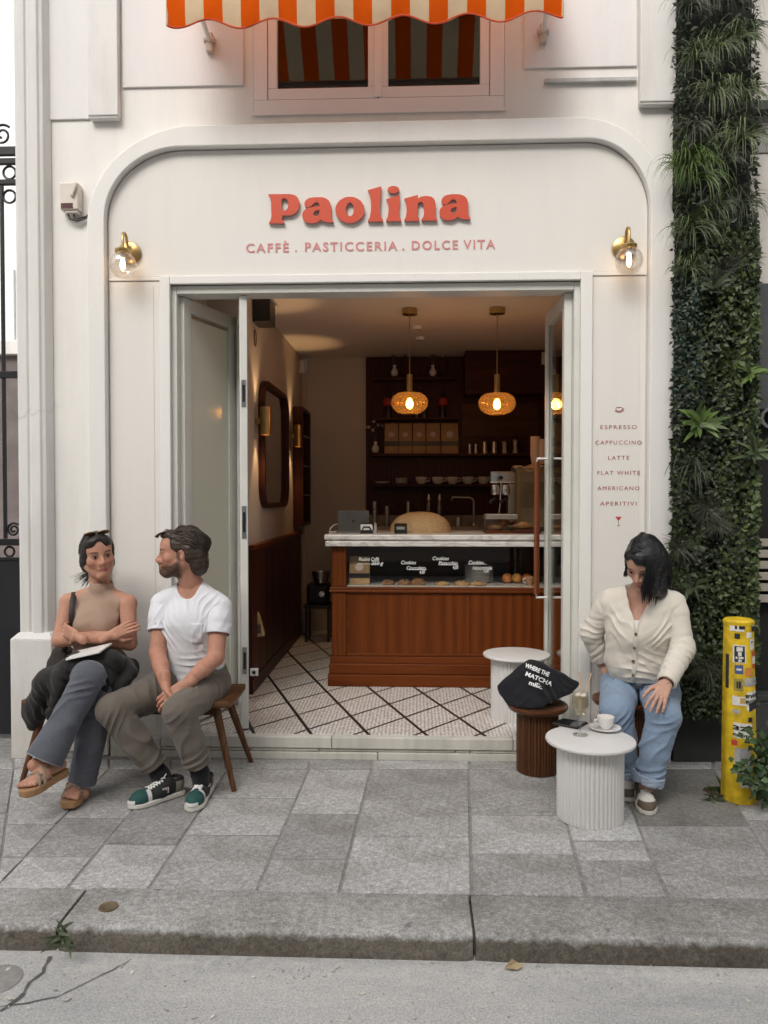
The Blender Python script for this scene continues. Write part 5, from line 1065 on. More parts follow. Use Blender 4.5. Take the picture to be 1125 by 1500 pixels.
# ================================================================ GREENERY
rngL = np.random.default_rng(3)
m_leaf = vmat('leaf', .5, 0, .0, spec=.4)
def leaves_mesh(name, pos, nrm, tang, L_, W_, colr, parent, fold=.25, kind='stuff'):
    """many small folded leaves: base position, outward normal, direction; one mesh"""
    n = len(pos); t = tang / np.linalg.norm(tang, axis=1, keepdims=True); s = np.cross(nrm, t); s /= np.linalg.norm(s, axis=1, keepdims=True) + 1e-9; u = np.cross(t, s)
    L_ = L_[:, None]; W_ = W_[:, None]
    v0 = pos; v1 = pos + t * L_ * .45 + s * W_ * .5 + u * W_ * fold; v2 = pos + t * L_ - u * L_ * .18; v3 = pos + t * L_ * .45 - s * W_ * .5 + u * W_ * fold; vm = pos + t * L_ * .5
    V = np.stack([v0, v1, v2, v3, vm], 1).reshape(-1, 3); b_ = np.arange(n)[:, None] * 5
    F = np.concatenate([b_ + [0, 1, 4], b_ + [1, 2, 4], b_ + [2, 3, 4], b_ + [3, 0, 4]], 0); me = np_mesh(name, V, F); vcol(me, np.repeat(colr, 5, 0)); o = link(name, me, m_leaf, parent)
    if kind: o['kind'] = kind
    return o
gw = thing('green_wall', 'tall vertical garden of mixed green plants beside the white facade', 'green wall', (1.65, -.1, .3))
GY0 = -.06; gx0, gx1 = P(986, 500, y=-.1).x + .01, P(1104, 500, y=-.1).x; gz0 = P(1040, 1045, y=-.1).z
MB().box(XR + .004, gx1 - .01, GY0, .02, gz0 + .05, 7.0).build('backing', M('planting_felt', (.012, .014, .009), .9), gw)
MB().box(XR + .02, gx1 - .03, -.03, .02, 0, gz0 + .049).build('base_panel', M('base_dark', (.03, .03, .03), .7, var=.3), gw)
def gpt(px, py, y): return np.array(P(px, py, y=y))
zones = [  # px centre, py centre, sx, sy, count, leaf L, W, colour, colour2
 (1045, 250, 75, 460, 4200, .030, .017, (.020, .028, .012), (.038, .052, .018)),
 (1085, 660, 32, 320, 3000, .034, .026, (.035, .055, .014), (.085, .12, .028)), (1060, 480, 55, 160, 1900, .034, .022, (.022, .034, .012), (.06, .085, .022)),
 (1005, 500, 22, 110, 1300, .026, .014, (.03, .055, .04), (.06, .10, .075)), (1040, 700, 60, 130, 1900, .026, .024, (.022, .026, .018), (.042, .048, .034)),
 (1030, 880, 65, 260, 3600, .030, .020, (.024, .036, .012), (.062, .085, .024)), (1050, 985, 55, 150, 2000, .030, .020, (.022, .034, .012), (.05, .075, .02)), (1000, 700, 24, 300, 1400, .026, .018, (.014, .02, .011), (.03, .04, .018))]
for (cx, cy, sx, sy, n, l, w_, c1, c2) in zones:
    px = np.clip(cx + rngL.uniform(-1, 1, n) * sx, 986, 1106); py = cy + rngL.uniform(-1, 1, n) * sy; dep = -.07 - .10 * rngL.random(n) ** .8 - .03 * np.sin(px * .11 + py * .05)
    pos = np.array([gpt(a, b_, c) for a, b_, c in zip(px, py, dep)]); pos[:, 0] = np.maximum(pos[:, 0], XR - .035 + .03 * rngL.random(n)); pos[:, 2] = np.maximum(pos[:, 2], gz0 + rngL.random(n) * .1)
    nr = np.stack([rngL.normal(0, .45, n), -np.ones(n), rngL.normal(.35, .4, n)], 1); nr /= np.linalg.norm(nr, axis=1, keepdims=True)
    tg_ = np.stack([rngL.normal(0, 1, n), rngL.normal(-.5, .3, n), rngL.normal(-.25, .9, n)], 1); f = np.clip(rngL.random(n) * .8 + .25 * np.sin(px * .2) * np.sin(py * .07), 0, 1)[:, None]
    colr = np.array(c1) * (1 - f) + np.array(c2) * f; sz = rngL.uniform(.65, 1.25, n)
    leaves_mesh('leaf_cover', pos, nr, tg_, l * sz, w_ * sz, colr, gw)
def blades(name, c, n, L_, W_, colr, parent, spread=1.0, droop=1.0, seed=0, up=.25, seg=6):
    """tuft of long arching blades from one crown"""
    r = np.random.default_rng(seed); V = []; F = []; C_ = []; c = np.array(c)
    for k in range(n):
        a = r.uniform(0, 6.28); l = L_ * r.uniform(.6, 1.15); d = np.array([math.cos(a) * spread, -abs(r.normal(.5, .3)), up + .6 * math.sin(a) * spread]); d /= np.linalg.norm(d); p = c + r.normal(0, .012, 3); side = np.cross(d, [0, -1, .2]); side /= np.linalg.norm(side) + 1e-9
        cc = np.array(colr) * r.uniform(.55, 1.5); b_ = len(V)
        for s_ in range(seg + 1):
            u = s_ / seg; w_ = W_ * (1 - u) ** .6 * (.6 + .8 * u if u < .4 else 1) + .0004; V += [p - side * w_ * .5, p + side * w_ * .5]; C_ += [cc * (.8 + .4 * u)] * 2; p = p + d * l / seg; d = d + np.array([0, .05, -.32 * droop]) * (.5 + u); d /= np.linalg.norm(d)
        F += [(b_ + 2 * s_, b_ + 2 * s_ + 1, b_ + 2 * s_ + 3, b_ + 2 * s_ + 2) for s_ in range(seg)]
    me = np_mesh(name, V, F); vcol(me, C_); return link(name, me, m_leaf, parent)
gr1, gr2, gr3 = (.075, .10, .036), (.10, .125, .055), (.055, .068, .034)
for k, (px, py, n, l, cl) in enumerate(((1050, -10, 60, .30, gr3), (1010, 10, 50, .22, gr3), (1050, 72, 70, .24, gr1), (1085, 60, 40, .22, gr1), (1045, 140, 70, .26, gr2), (1085, 140, 50, .26, gr1), (1015, 90, 45, .22, gr1), (1015, 190, 40, .2, gr3), (1085, 205, 80, .28, gr2), (1003, 245, 80, .26, (.07, .12, .02)), (1020, 262, 60, .30, (.065, .105, .022)), (1060, 235, 40, .2, gr3), (1050, 300, 40, .2, gr3), (1012, 335, 60, .28, gr1), (1008, 395, 40, .2, gr1), (1085, 300, 45, .22, gr3), (1012, 690, 34, .22, (.06, .075, .04)), (1100, 40, 24, .18, gr3))):
    blades('grass_tuft', gpt(px, py, -.15), int(n * 1.5), l * .95, .0085, cl, gw, .9, 1.7, 20 + k, .55, 8)
for k, (px, py, n, l, cl) in enumerate(((1035, 745, 260, .11, (.045, .052, .028)), (1050, 765, 200, .10, (.05, .058, .03)), (995, 800, 160, .12, (.04, .05, .022)), (990, 850, 140, .12, (.04, .05, .022)), (1090, 380, 220, .10, (.04, .045, .025)), (1060, 400, 150, .10, (.035, .04, .022)), (1035, 975, 160, .13, (.045, .055, .026)), (1060, 1000, 120, .13, (.04, .05, .024)), (1000, 950, 120, .12, (.04, .05, .024)))):
    blades('fine_fern', gpt(px, py, -.16), n, l, .0028, cl, gw, 1.3, .5, 60 + k, .1, 4)
for k, (px, py, n, l, w_, cl) in enumerate(((1026, 622, 26, .13, .034, (.085, .14, .03)), (1104, 665, 22, .11, .022, (.07, .10, .04)), (1100, 545, 16, .08, .03, (.08, .13, .025)), (1012, 860, 18, .09, .02, (.05, .07, .03)), (1045, 420, 18, .10, .03, (.05, .065, .035)))):
    blades('rosette', gpt(px, py, -.19), n, l, w_, cl, gw, 1.2, .35, 90 + k, .35, 5)
# climbing ivy by the bollard, weeds and litter
iv = thing('ivy_bush', 'trailing green ivy growing at the right of the yellow bollard', 'ivy', (P(1120, 1180, z='p'))); rg = np.random.default_rng(9)
pos = []; tn = []; root = np.array(P(1120, 1178, z='p')); m = MB()
for k in range(11):
    e = np.array(P(rg.uniform(1068, 1150), rg.uniform(1062, 1150), y=root[1] - .05 - rg.uniform(0, .08))); md_ = (root + e) / 2 + np.array([.06, -.02, .08]); pts = [root * (1 - u) ** 2 + 2 * md_ * u * (1 - u) + e * u * u for u in np.linspace(0, 1, 9)]; m.tube(pts, .003, 5)
    for p in pts[2:]:
        for q in range(5): pos.append(p + rg.normal(0, .022, 3)); tn.append([rg.normal(), -.5, rg.normal(-.3, .7)])
m.build('stem', m_stem, iv); pos = np.array(pos); pos[:, 2] = np.maximum(pos[:, 2], .01); pos[:, 1] = np.minimum(pos[:, 1], BYc - .085); n = len(pos)
leaves_mesh('leaf_cover', pos, np.stack([rg.normal(0, .3, n), -np.ones(n), rg.normal(.4, .3, n)], 1), np.array(tn), rg.uniform(.026, .045, n), rg.uniform(.022, .036, n), np.array([(.04, .075, .022)]) * rg.uniform(.6, 1.7, (n, 1)), iv)
so_ = []; cc = P(1072, 1166, z='p')
for i in range(20):
    a = i / 20 * 6.283; so_.append((cc.x + (.13 + .03 * math.sin(3 * a)) * math.cos(a) + .03, cc.y + (.10 + .02 * math.cos(2 * a)) * math.sin(a) + .02, pz(cc.y + .1 * math.sin(a)) + .003))
setp(MB().prism(so_, (0, 0, .004)).build('soil_patch', M('soil', (.055, .042, .03), .95, var=.5, scale=40, bump=1, bscale=60, bdist=.006)), kind='structure')
def weed(name, label, px, py, n, l, w_, cl, seed, up=.5, y=None, s=1.1):
    c = P(px, py, z='p') if y is None else P(px, py, y=y); t_ = thing(name, label, 'weed', c, None); blades('leaf', c, n, l, w_, cl, t_, s, .45, seed, up, 5)
weed('weed', 'small green weed in the dirt left of the bollard foot', 1058, 1160, 34, .085, .02, (.05, .075, .028), 5); weed('weed', 'spindly weed behind the dirt patch by the bollard', 1044, 1172, 18, .06, .012, (.06, .08, .03), 6)
weed('weed', 'green weed growing from the crack in the kerb at left', 95, 1374, 26, .062, .016, (.11, .135, .075), 7, .35, P(100, 1370, z='p').y - .02)
lt = MB(); rr_ = random.Random(2)
for k in range(70):
    a = rr_.uniform(0, 6.28); d = rr_.uniform(.03, .15); px_ = Vector((cc.x + .03 + d * math.cos(a), cc.y + .02 + d * .7 * math.sin(a), pz(cc.y) + .0085)); q = rr_.uniform(.003, .009); b0 = rr_.uniform(0, 3)
    lt.add([px_ + Vector((q * math.cos(b0 + j * 1.57) * (1, .5)[j % 2], q * math.sin(b0 + j * 1.57), rr_.uniform(0, .004))) for j in range(4)], [(0, 1, 2, 3)])
o = lt.build('leaf_litter', M('dry_litter', (.30, .25, .17), .9, var=.5, scale=50)); setp(o, 'dry leaf litter scattered on the soil by the bollard', 'litter', kind='stuff')
c = P(752, 1421, z=ZS); o = MB().add([c + Vector(v) for v in ((-.03, 0, .004), (-.01, -.012, .012), (.012, -.008, .006), (.035, .004, .016), (.012, .012, .02), (-.004, .008, .034), (-.008, .004, .012))], [(0, 1, 6), (1, 2, 6), (2, 3, 4), (2, 4, 6), (4, 5, 6), (5, 0, 6)]).build('dry_leaf', M('dry_leaf_tan', (.42, .32, .18), .8, var=.2, scale=60)); setp(o, 'curled dry tan leaf lying in the gutter', 'leaf')
# ================================================================ IMPLICIT SURFACES (bodies and clothes as one smooth skin)
def nrm(v): v = np.asarray(v, float); return v / (np.linalg.norm(v) + 1e-12)
class Vol:
    def __init__(s, lo, hi, h):
        s.h = h; s.lo = np.array(lo, float); n = np.ceil((np.array(hi) - s.lo) / h).astype(int) + 1; s.n = n
        s.ax = [(s.lo[i] + h * np.arange(n[i])).astype(np.float32) for i in range(3)]; s.d = np.full(n, 1.0, np.float32)
    def sl(s, lo, hi):
        a = np.clip(np.floor((np.array(lo) - s.lo) / s.h).astype(int), 0, s.n); b = np.clip(np.ceil((np.array(hi) - s.lo) / s.h).astype(int) + 1, 0, s.n)
        if np.any(b <= a): return None
        return tuple(slice(a[i], b[i]) for i in range(3))
    def xyz(s, q): return s.ax[0][q[0]][:, None, None], s.ax[1][q[1]][None, :, None], s.ax[2][q[2]][None, None, :]
    def put(s, q, v, k, op):
        o = s.d[q]
        if op == 'sub':
            v = -v; t = np.clip(.5 - .5 * (o - v) / k, 0, 1); s.d[q] = o * (1 - t) + v * t + k * t * (1 - t)
        else:
            t = np.clip(.5 + .5 * (o - v) / k, 0, 1); s.d[q] = o * (1 - t) + v * t - k * t * (1 - t)
    def cap(s, a, b, ra, rb, k=.015, flat=None, op='add', rip=None):
        """tapered capsule; flat=(dir, f) widens it along dir; rip=(amp, wavelength, phase) wrinkles across it"""
        a, b = np.asarray(a, float), np.asarray(b, float); m = max(ra, rb) * (max(1, flat[1]) if flat else 1) + k + .012
        q = s.sl(np.minimum(a, b) - m, np.maximum(a, b) + m)
        if q is None: return s
        X, Y, Z = s.xyz(q); d = b - a; L2 = d @ d + 1e-12
        px, py, pz_ = X - a[0], Y - a[1], Z - a[2]; t = np.clip((px * d[0] + py * d[1] + pz_ * d[2]) / L2, 0, 1).astype(np.float32)
        vx, vy, vz = px - t * d[0], py - t * d[1], pz_ - t * d[2]
        if flat:
            f = nrm(flat[0]); g = (1 / flat[1] - 1); vn = (vx * f[0] + vy * f[1] + vz * f[2]) * g; vx, vy, vz = vx + f[0] * vn, vy + f[1] * vn, vz + f[2] * vn
        r = ra + (rb - ra) * t
        if rip:
            L = math.sqrt(L2); u = nrm(np.cross(d, [.3, .5, .8])); w_ = (vx * u[0] + vy * u[1] + vz * u[2])
            ph = 6.283 * t * L / rip[1] + rip[2] + w_ * 38 + 1.3 * np.sin(w_ * 60 + rip[2] * 3 + t * 5)
            r = r + rip[0] * (np.abs(np.sin(ph * .5)) * 1.6 - .8) * (.55 + .45 * np.sin(w_ * 45 + rip[2] * 2 + t * 9))
        s.put(q, np.sqrt(vx * vx + vy * vy + vz * vz) - r, k, op); return s
    def chain(s, pts, rad, k=.015, **kw):
        for i in range(len(pts) - 1): s.cap(pts[i], pts[i + 1], rad[i], rad[i + 1], k, **kw)
        return s
    def ell(s, c, r, Rm=None, k=.015, op='add'):
        c = np.asarray(c, float); r = np.asarray(r, float); m = r.max() + k + .012; q = s.sl(c - m, c + m)
        if q is None: return s
        Rm = np.eye(3) if Rm is None else Rm; X, Y, Z = s.xyz(q); x, y, z = X - c[0], Y - c[1], Z - c[2]
        l = [(x * Rm[0, i] + y * Rm[1, i] + z * Rm[2, i]) for i in range(3)]
        k0 = np.sqrt(sum((l[i] / r[i]) ** 2 for i in range(3))); k1 = np.sqrt(sum((l[i] / r[i] ** 2) ** 2 for i in range(3))) + 1e-6
        s.put(q, k0 * (k0 - 1) / k1, k, op); return s
    def cut(s, p, n, rad=9.0, k=.004):
        """cut away the side the normal points to, within rad of p"""
        p = np.asarray(p, float); n = nrm(n); q = s.sl(p - rad, p + rad)
        if q is None: return s
        X, Y, Z = s.xyz(q); x, y, z = X - p[0], Y - p[1], Z - p[2]; v = x * n[0] + y * n[1] + z * n[2]; msk = (x * x + y * y + z * z) < rad * rad
        o = s.d[q]; t = np.clip(.5 - .5 * (o - v) / k, 0, 1); nv = o * (1 - t) + v * t + k * t * (1 - t); s.d[q] = np.where(msk, nv, o); return s
    def noise(s, amp, freq, seed=0, stretch=(1, 1, 1)):
        """soft irregular swelling of the whole surface"""
        b = np.argwhere(np.abs(s.d) < .03); p = s.lo + b * s.h; r = np.random.default_rng(seed); v = np.zeros(len(b))
        for _ in range(7):
            f = r.normal(0, 1, 3) * freq * np.array(stretch); v += np.sin(p @ f + r.uniform(0, 6) + 1.2 * np.sin(p @ (r.normal(0, 1, 3) * freq * .6)))
        s.d[b[:, 0], b[:, 1], b[:, 2]] += (amp * v / 2.6).astype(np.float32); return s
    def folds(s, c, rad, dirn, lam, amp, seed=0, warp=1.0):
        """sharp cloth creases around c: ridges repeat every lam along dirn"""
        c = np.asarray(c, float); q = s.sl(c - rad * 1.6, c + rad * 1.6)
        if q is None: return s
        X, Y, Z = s.xyz(q); r = np.random.default_rng(seed); d = nrm(dirn); x, y, z = X - c[0], Y - c[1], Z - c[2]; f = [r.normal(0, 1, 3) * 16 for _ in range(3)]
        w_ = sum(np.sin(x * a[0] + y * a[1] + z * a[2] + i * 2.1) for i, a in enumerate(f)) * .28 * warp; u = (x * d[0] + y * d[1] + z * d[2]) / lam + w_
        g = (1 - np.abs(np.sin(np.pi * u))) ** 1.6 * (.6 + .4 * np.sin(np.pi * u * .37 + seed)); win = np.exp(-((x * x + y * y + z * z) / rad ** 2) ** 1.5); s.d[q] -= (amp * (g - .35) * win).astype(np.float32); return s
    def surf(s, smooth=1):
        d = s.d; ins = d < 0; n = s.n; c = [ins[i:n[0] - 1 + i, j:n[1] - 1 + j, k:n[2] - 1 + k] for i in (0, 1) for j in (0, 1) for k in (0, 1)]
        cnt = sum(a.astype(np.int8) for a in c); act = np.argwhere((cnt > 0) & (cnt < 8)); N = len(act); idx = np.full(n - 1, -1, np.int32); idx[act[:, 0], act[:, 1], act[:, 2]] = np.arange(N)
        off = np.array([(i, j, k) for i in (0, 1) for j in (0, 1) for k in (0, 1)]); val = [d[act[:, 0] + o[0], act[:, 1] + o[1], act[:, 2] + o[2]] for o in off]
        ps = np.zeros((N, 3)); ct = np.zeros(N)
        for a in range(8):
            for b in range(a + 1, 8):
                df = off[b] - off[a]
                if abs(df).sum() != 1: continue
                cr = (val[a] < 0) != (val[b] < 0); t = np.where(cr, val[a] / (val[a] - val[b] + 1e-12), 0); ps += np.where(cr[:, None], off[a] + t[:, None] * df, 0); ct += cr
        V = s.lo + (act + ps / ct[:, None]) * s.h; Q = []
        for x in range(3):
            y, z = (x + 1) % 3, (x + 2) % 3; sa = [slice(None)] * 3; sb = [slice(None)] * 3; sa[x] = slice(0, -1); sb[x] = slice(1, None)
            A, B = ins[tuple(sa)], ins[tuple(sb)]; e = np.argwhere(A != B); e = e[(e[:, y] > 0) & (e[:, z] > 0) & (e[:, y] < n[y] - 1) & (e[:, z] < n[z] - 1)]
            if len(e) == 0: continue
            fl = A[e[:, 0], e[:, 1], e[:, 2]]; q = []
            for dy, dz in ((-1, -1), (0, -1), (0, 0), (-1, 0)):
                w_ = e.copy(); w_[:, y] += dy; w_[:, z] += dz; q.append(idx[w_[:, 0], w_[:, 1], w_[:, 2]])
            q = np.stack(q, 1); q[~fl] = q[~fl][:, ::-1]; Q.append(q)
        Q = np.concatenate(Q); Q = Q[(Q >= 0).all(1)]
        for _ in range(smooth):
            acc = np.zeros_like(V); c_ = np.zeros(len(V))
            for i in range(4): np.add.at(acc, Q[:, i], V[Q[:, (i + 1) % 4]] + V[Q[:, (i + 3) % 4]]); np.add.at(c_, Q[:, i], 2)
            V = V * .5 + .5 * acc / np.maximum(c_, 1)[:, None]
        return V, Q
def merge(*vq):
    V = []; Q = []; n = 0
    for v, q in vq: V.append(v); Q.append(q + n); n += len(v)
    return np.concatenate(V), np.concatenate(Q)
def sdf_obj(name, vq, mat, parent=None, col=None):
    me = np_mesh(name, *vq); me.shade_smooth()
    if col is not None: vcol(me, col)
    return link(name, me, mat, parent)
def bounds(pts, m): p = np.array(pts); return p.min(0) - m, p.max(0) + m
def frame(f, up=(0, 0, 1)):
    """columns: right, forward, up"""
    f = nrm(f); r = nrm(np.cross(f, up)); return np.stack([r, f, np.cross(r, f)], 1)
def roll(F, a):
    """tilt the head about its own forward axis (top towards its right for a > 0)"""
    r, f, u = F.T; c, s_ = math.cos(a), math.sin(a); return np.stack([r * c - u * s_, f, u * c + r * s_], 1)
def sleeve(sh, el, wr, r0, r1, r2, ph, end, h=.0042, cuff=0):
    """sleeve tube from the shoulder; end = hem position along upper arm (0..1) or past the elbow (1..2)"""
    pts = [sh, el] + ([wr] if wr is not None else []); T = Vol(*bounds(pts, r0 + .05), h); lo = sh + (el - sh) * .25; T.cap(sh, lo, r0, r0 * .98, .03); T.cap(lo, el, r0 * .98, r1, .03, rip=(.0035, .055, ph))
    if wr is not None: T.cap(el, wr, r1, r2, .02, rip=(.0045, .045, ph + 1)); T.folds(el, .09, wr - sh, .034, .011, int(ph * 7) + 3); a, d = wr + (el - wr) * .03, wr - el
    else: a, d = sh + (el - sh) * end, el - sh; T.folds(sh + (el - sh) * .25, .08, np.cross(el - sh, [0, 1, 0]) + (el - sh) * .6, .034, .009, int(ph * 5) + 1)
    if cuff and wr is not None: T.cap(wr + (el - wr) * .2, wr, r2 * .95, r2 * .86, .006)
    T.cut(a, d, .2); k = nrm(d); rr = (r2 if wr is not None else r1) - .007; T.cap(a - k * .05, a + k * .1, rr - .004, rr, .003, op='sub'); return T.surf(1)
def leg_vol(hp, kn, an, r, ph, end, open_r, h=.0044, amp=1.0, hem=1.0):
    """one trouser leg: radii at hip, knee, mid shin, hem"""
    T = Vol(*bounds([hp, kn, an], max(r) + .05), h); m1 = kn + (an - kn) * .5
    T.cap(hp, kn, r[0], r[1], .02, flat=((1, 0, 0), 1.04)); T.cap(kn, m1, r[1], r[2], .012); T.cap(m1, an, r[2], r[3], .012)
    T.folds(hp + (kn - hp) * .25, .12, (kn - hp) + np.array([.1, 0, .2]), .046, .026 * amp, 11 + int(ph)); T.folds(kn + [0, .05, -.03], .085, an - kn + (kn - hp) * .4, .034, .024 * amp, 21 + int(ph)); T.folds(an + (kn - an) * .22, .08, (an - kn) + np.array([.12, 0, 0]), .042, .022 * amp * hem, 31 + int(ph)); T.folds(hp + (kn - hp) * .7, .10, (kn - hp), .06, .014 * amp, 41 + int(ph)); T.folds(kn + (an - kn) * .45, .10, np.cross(an - kn, [0, 1, 0]) + (an - kn) * .3, .07, .018 * amp, 51 + int(ph))
    T.folds(hp + (kn - hp) * .5 + [0, -.02, .07], .10, (kn - hp) * .8 + np.cross(kn - hp, [0, 0, 1]) * .9, .050, .016 * amp, 61 + int(ph)); T.folds(kn + (an - kn) * .12 + [0, -.06, 0], .06, an - kn + np.cross(an - kn, [0, 1, 0]) * .8, .032, .013 * amp, 71 + int(ph)); T.cut(kn + (an - kn) * end, an - kn, .2); T.cap(kn + (an - kn) * (end - .2), an + (an - kn) * .3, open_r * .85, open_r, .003, op='sub'); return T.surf(1)
J = lambda px, py, y: np.array(P(px, py, y=y)); JG = lambda px, py: np.array(P(px, py, z='p'))
SK1, SK2, SK3 = (.53, .275, .185), (.50, .25, .17), (.56, .33, .24)
# ---------------------------------------------------------------- heads
def head_vol(c, F, neck, nr=.052, jaw=1.0, h=.0021, female=True, wide=1.0):
    W = lambda x, y, z: c + F @ np.array([x, y, z]); v = Vol(c - .175, c + .165, h); s = .94 if female else 1.0
    s = s * wide; v.ell(W(0, -.018, .032), (.074 * s, .096, .086), F, .02); v.ell(W(0, .028, -.028), (.060 * s, .066, .086), F, .03); v.ell(W(0, .05, .045), (.058, .045, .05), F, .03)
    for e in (-1, 1):
        v.cap(W(e * .054 * s, -.004, -.05), W(e * .016, .066, -.098), .021 * jaw, .017 * jaw, .022); v.ell(W(e * .043 * s, .058, -.020), (.022, .024, .022), F, .02)
    v.ell(W(0, .072, -.098), (.021 * jaw, .018, .017), F, .018)
    v.cap(W(-.036, .082, .024), W(.036, .082, .024), .0095, .0095, .016)
    for e in (-1, 1): v.ell(W(e * .032, .101, .003), (.018, .016, .011), F, .012, 'sub'); v.ell(W(e * .031, .079, .003), (.0135, .0135, .0125), F, .004)
    for e in (-1, 1): v.cap(W(e * .019, .088, .010), W(e * .044, .080, .009), .0045, .0045, .006)
    v.cap(W(0, .088, .014), W(0, .113, -.026), .0075, .0105, .012)
    for e in (-1, 1): v.ell(W(e * .0115, .101, -.030), (.0085, .011, .0075), F, .007)
    v.cap(W(0, .090, -.04), W(0, .090, -.085), .018, .016, .02)
    for e in (-1, 1): v.cap(W(e * .022, .088, -.057), W(e * .004, .0985, -.0585), .0042, .0055, .006); v.cap(W(e * .018, .089, -.064), W(0, .0975, -.0695), .005, .0068, .006); v.cap(W(e * .024, .099, -.0585), W(0, .110, -.0635), .0018, .0022, .003, None, 'sub')
    for e in (-1, 1):
        v.ell(W(e * .074 * s, -.012, -.008), (.010, .019, .031), roll(F, e * .1), .008); v.ell(W(e * .083 * s, -.006, -.004), (.006, .010, .018), F, .006, 'sub')
    v.cap(W(0, -.03, -.05), neck, nr, nr * 1.06, .025, (F[:, 0], 1.06)); return v
def head_cols(V, c, F, skin, lip, brow, beard=None, blush=.25):
    p = (V - c) @ F; x, y, z = p.T; col = np.tile(np.array(skin), (len(V), 1))
    def blend(m, cc): m = np.clip(m, 0, 1)[:, None]; col[:] = col * (1 - m) + np.array(cc) * m
    g = lambda cx, cz, sx, sz: np.exp(-((np.abs(x) - cx) / sx) ** 2 - ((z - cz) / sz) ** 2); fr = (y > .04)
    blend(blush * g(.045, -.028, .022, .02) * fr, (skin[0] * 1.05, skin[1] * .68, skin[2] * .62)); blend(.35 * np.exp(-(x / .014) ** 2 - ((z + .028) / .014) ** 2) * (y > .095), (skin[0], skin[1] * .68, skin[2] * .6))
    if beard is not None:
        line = -.046 + .55 * np.maximum(0, .045 - y); m = np.clip((line - z) / .016, 0, 1) * np.clip((y + .014) / .022, 0, 1) * np.clip((z + .135) / .02, 0, 1); m = np.maximum(m, np.clip((.012 - np.abs(y - .006)) / .006, 0, 1) * (z < .01) * (z > -.08) * (np.abs(x) > .04) * .8)
        m = np.maximum(m, .9 * np.exp(-((z + .046) / .006) ** 2) * (y > .080) * (np.abs(x) < .032)); m = m * (1 - np.exp(-(x / .020) ** 4 - ((z + .0635) / .009) ** 4) * (y > .085)); rr = np.random.default_rng(0); blend(m * (.80 + .2 * rr.random(len(x))), beard)
    zs = z - 8.5 * x * x; lm = np.exp(-(x / .022) ** 4 - ((zs + .0645) / .0085) ** 4) * (y > .080); blend(lm, lip); blend(.8 * np.exp(-(x / .021) ** 4 - ((zs + .0640) / .0014) ** 2) * (y > .08), np.array(lip) * .35)
    ew = g(.0315, .0035, .0125, .0058) * (y > .075); blend((ew > .5) * .8, (.36, .32, .30)); ir = np.exp(-((np.abs(x) - .031) / .006) ** 4 - ((z - .0035) / .0062) ** 4) * (y > .08); blend((ir > .35) * 1.0, (.022, .013, .009))
    blend(np.exp(-((np.abs(x) - .032) / .0165) ** 4 - ((z - .0105 + .18 * np.maximum(0, np.abs(x) - .034)) / .0022) ** 2) * (y > .06), (.02, .012, .01))
    bz = .0235 + .010 * (1 - ((np.abs(x) - .036) / .02) ** 2) * .5; blend(.92 * np.exp(-((np.abs(x) - .034) / .019) ** 6 - ((z - bz) / .0042) ** 2) * (y > .055), brow)
    return np.clip(col, 0, 1)
# ---------------------------------------------------------------- hands
def hand_vol(wr, fdir, pn, side, curl=(.5, .6, .7, .8), spread=.12, th=(.55, .35), s=1.0, h=.0021, r_w=.024):
    """wr wrist, fdir towards the knuckles, pn palm normal (out of the palm), side +1 when the thumb lies along cross(fdir, pn)"""
    f = nrm(fdir); n = nrm(pn - f * np.dot(pn, f)); t = np.cross(f, n) * side; wr = np.asarray(wr, float); v = Vol(wr + f * .08 * s - .15 * s, wr + f * .08 * s + .15 * s, h); W = lambda a, b, c_: wr + (f * a + t * b + n * c_) * s
    v.cap(wr - f * .05, wr, r_w * s, r_w * .92 * s, .012, (t, 1.12))
    for b in (-.027, -.009, .009, .026): v.cap(W(.005, b * .75, 0), W(.085, b, 0), .0125 * s, .0105 * s, .012)
    Ls = ((.040, .025, .020), (.045, .028, .021), (.042, .026, .020), (.032, .020, .017)); bs = (.027, .009, -.009, -.026)
    for i in range(4):
        p = W(.086, bs[i], -.001); a = 0.0; sp = (1.5 - i) * spread; prev = p
        for j, l in enumerate(Ls[i]):
            a += curl[i] * (.75, 1.1, .8)[j]; d = f * math.cos(a) + n * math.sin(a); d = nrm(d + t * sp * (1 if j == 0 else .5)); q = prev + d * l * s; v.cap(prev, q, (.0092 - .0009 * j) * s, (.0086 - .0010 * j) * s, .0035); prev = q
    p0 = W(.022, .026, .006); d = nrm(f * .62 + t * .72 + n * .30); p1 = p0 + d * .042 * s; d2 = nrm(f * math.cos(th[0]) + n * math.sin(th[0]) + t * (.5 - th[1])); p2 = p1 + d2 * .032 * s; p3 = p2 + nrm(d2 + n * .25) * .025 * s
    v.cap(W(.012, .015, .004), p1, .0165 * s, .0115 * s, .014); v.cap(p1, p2, .0108 * s, .0095 * s, .004); v.cap(p2, p3, .0095 * s, .0078 * s, .004); return v, (f, t, n)
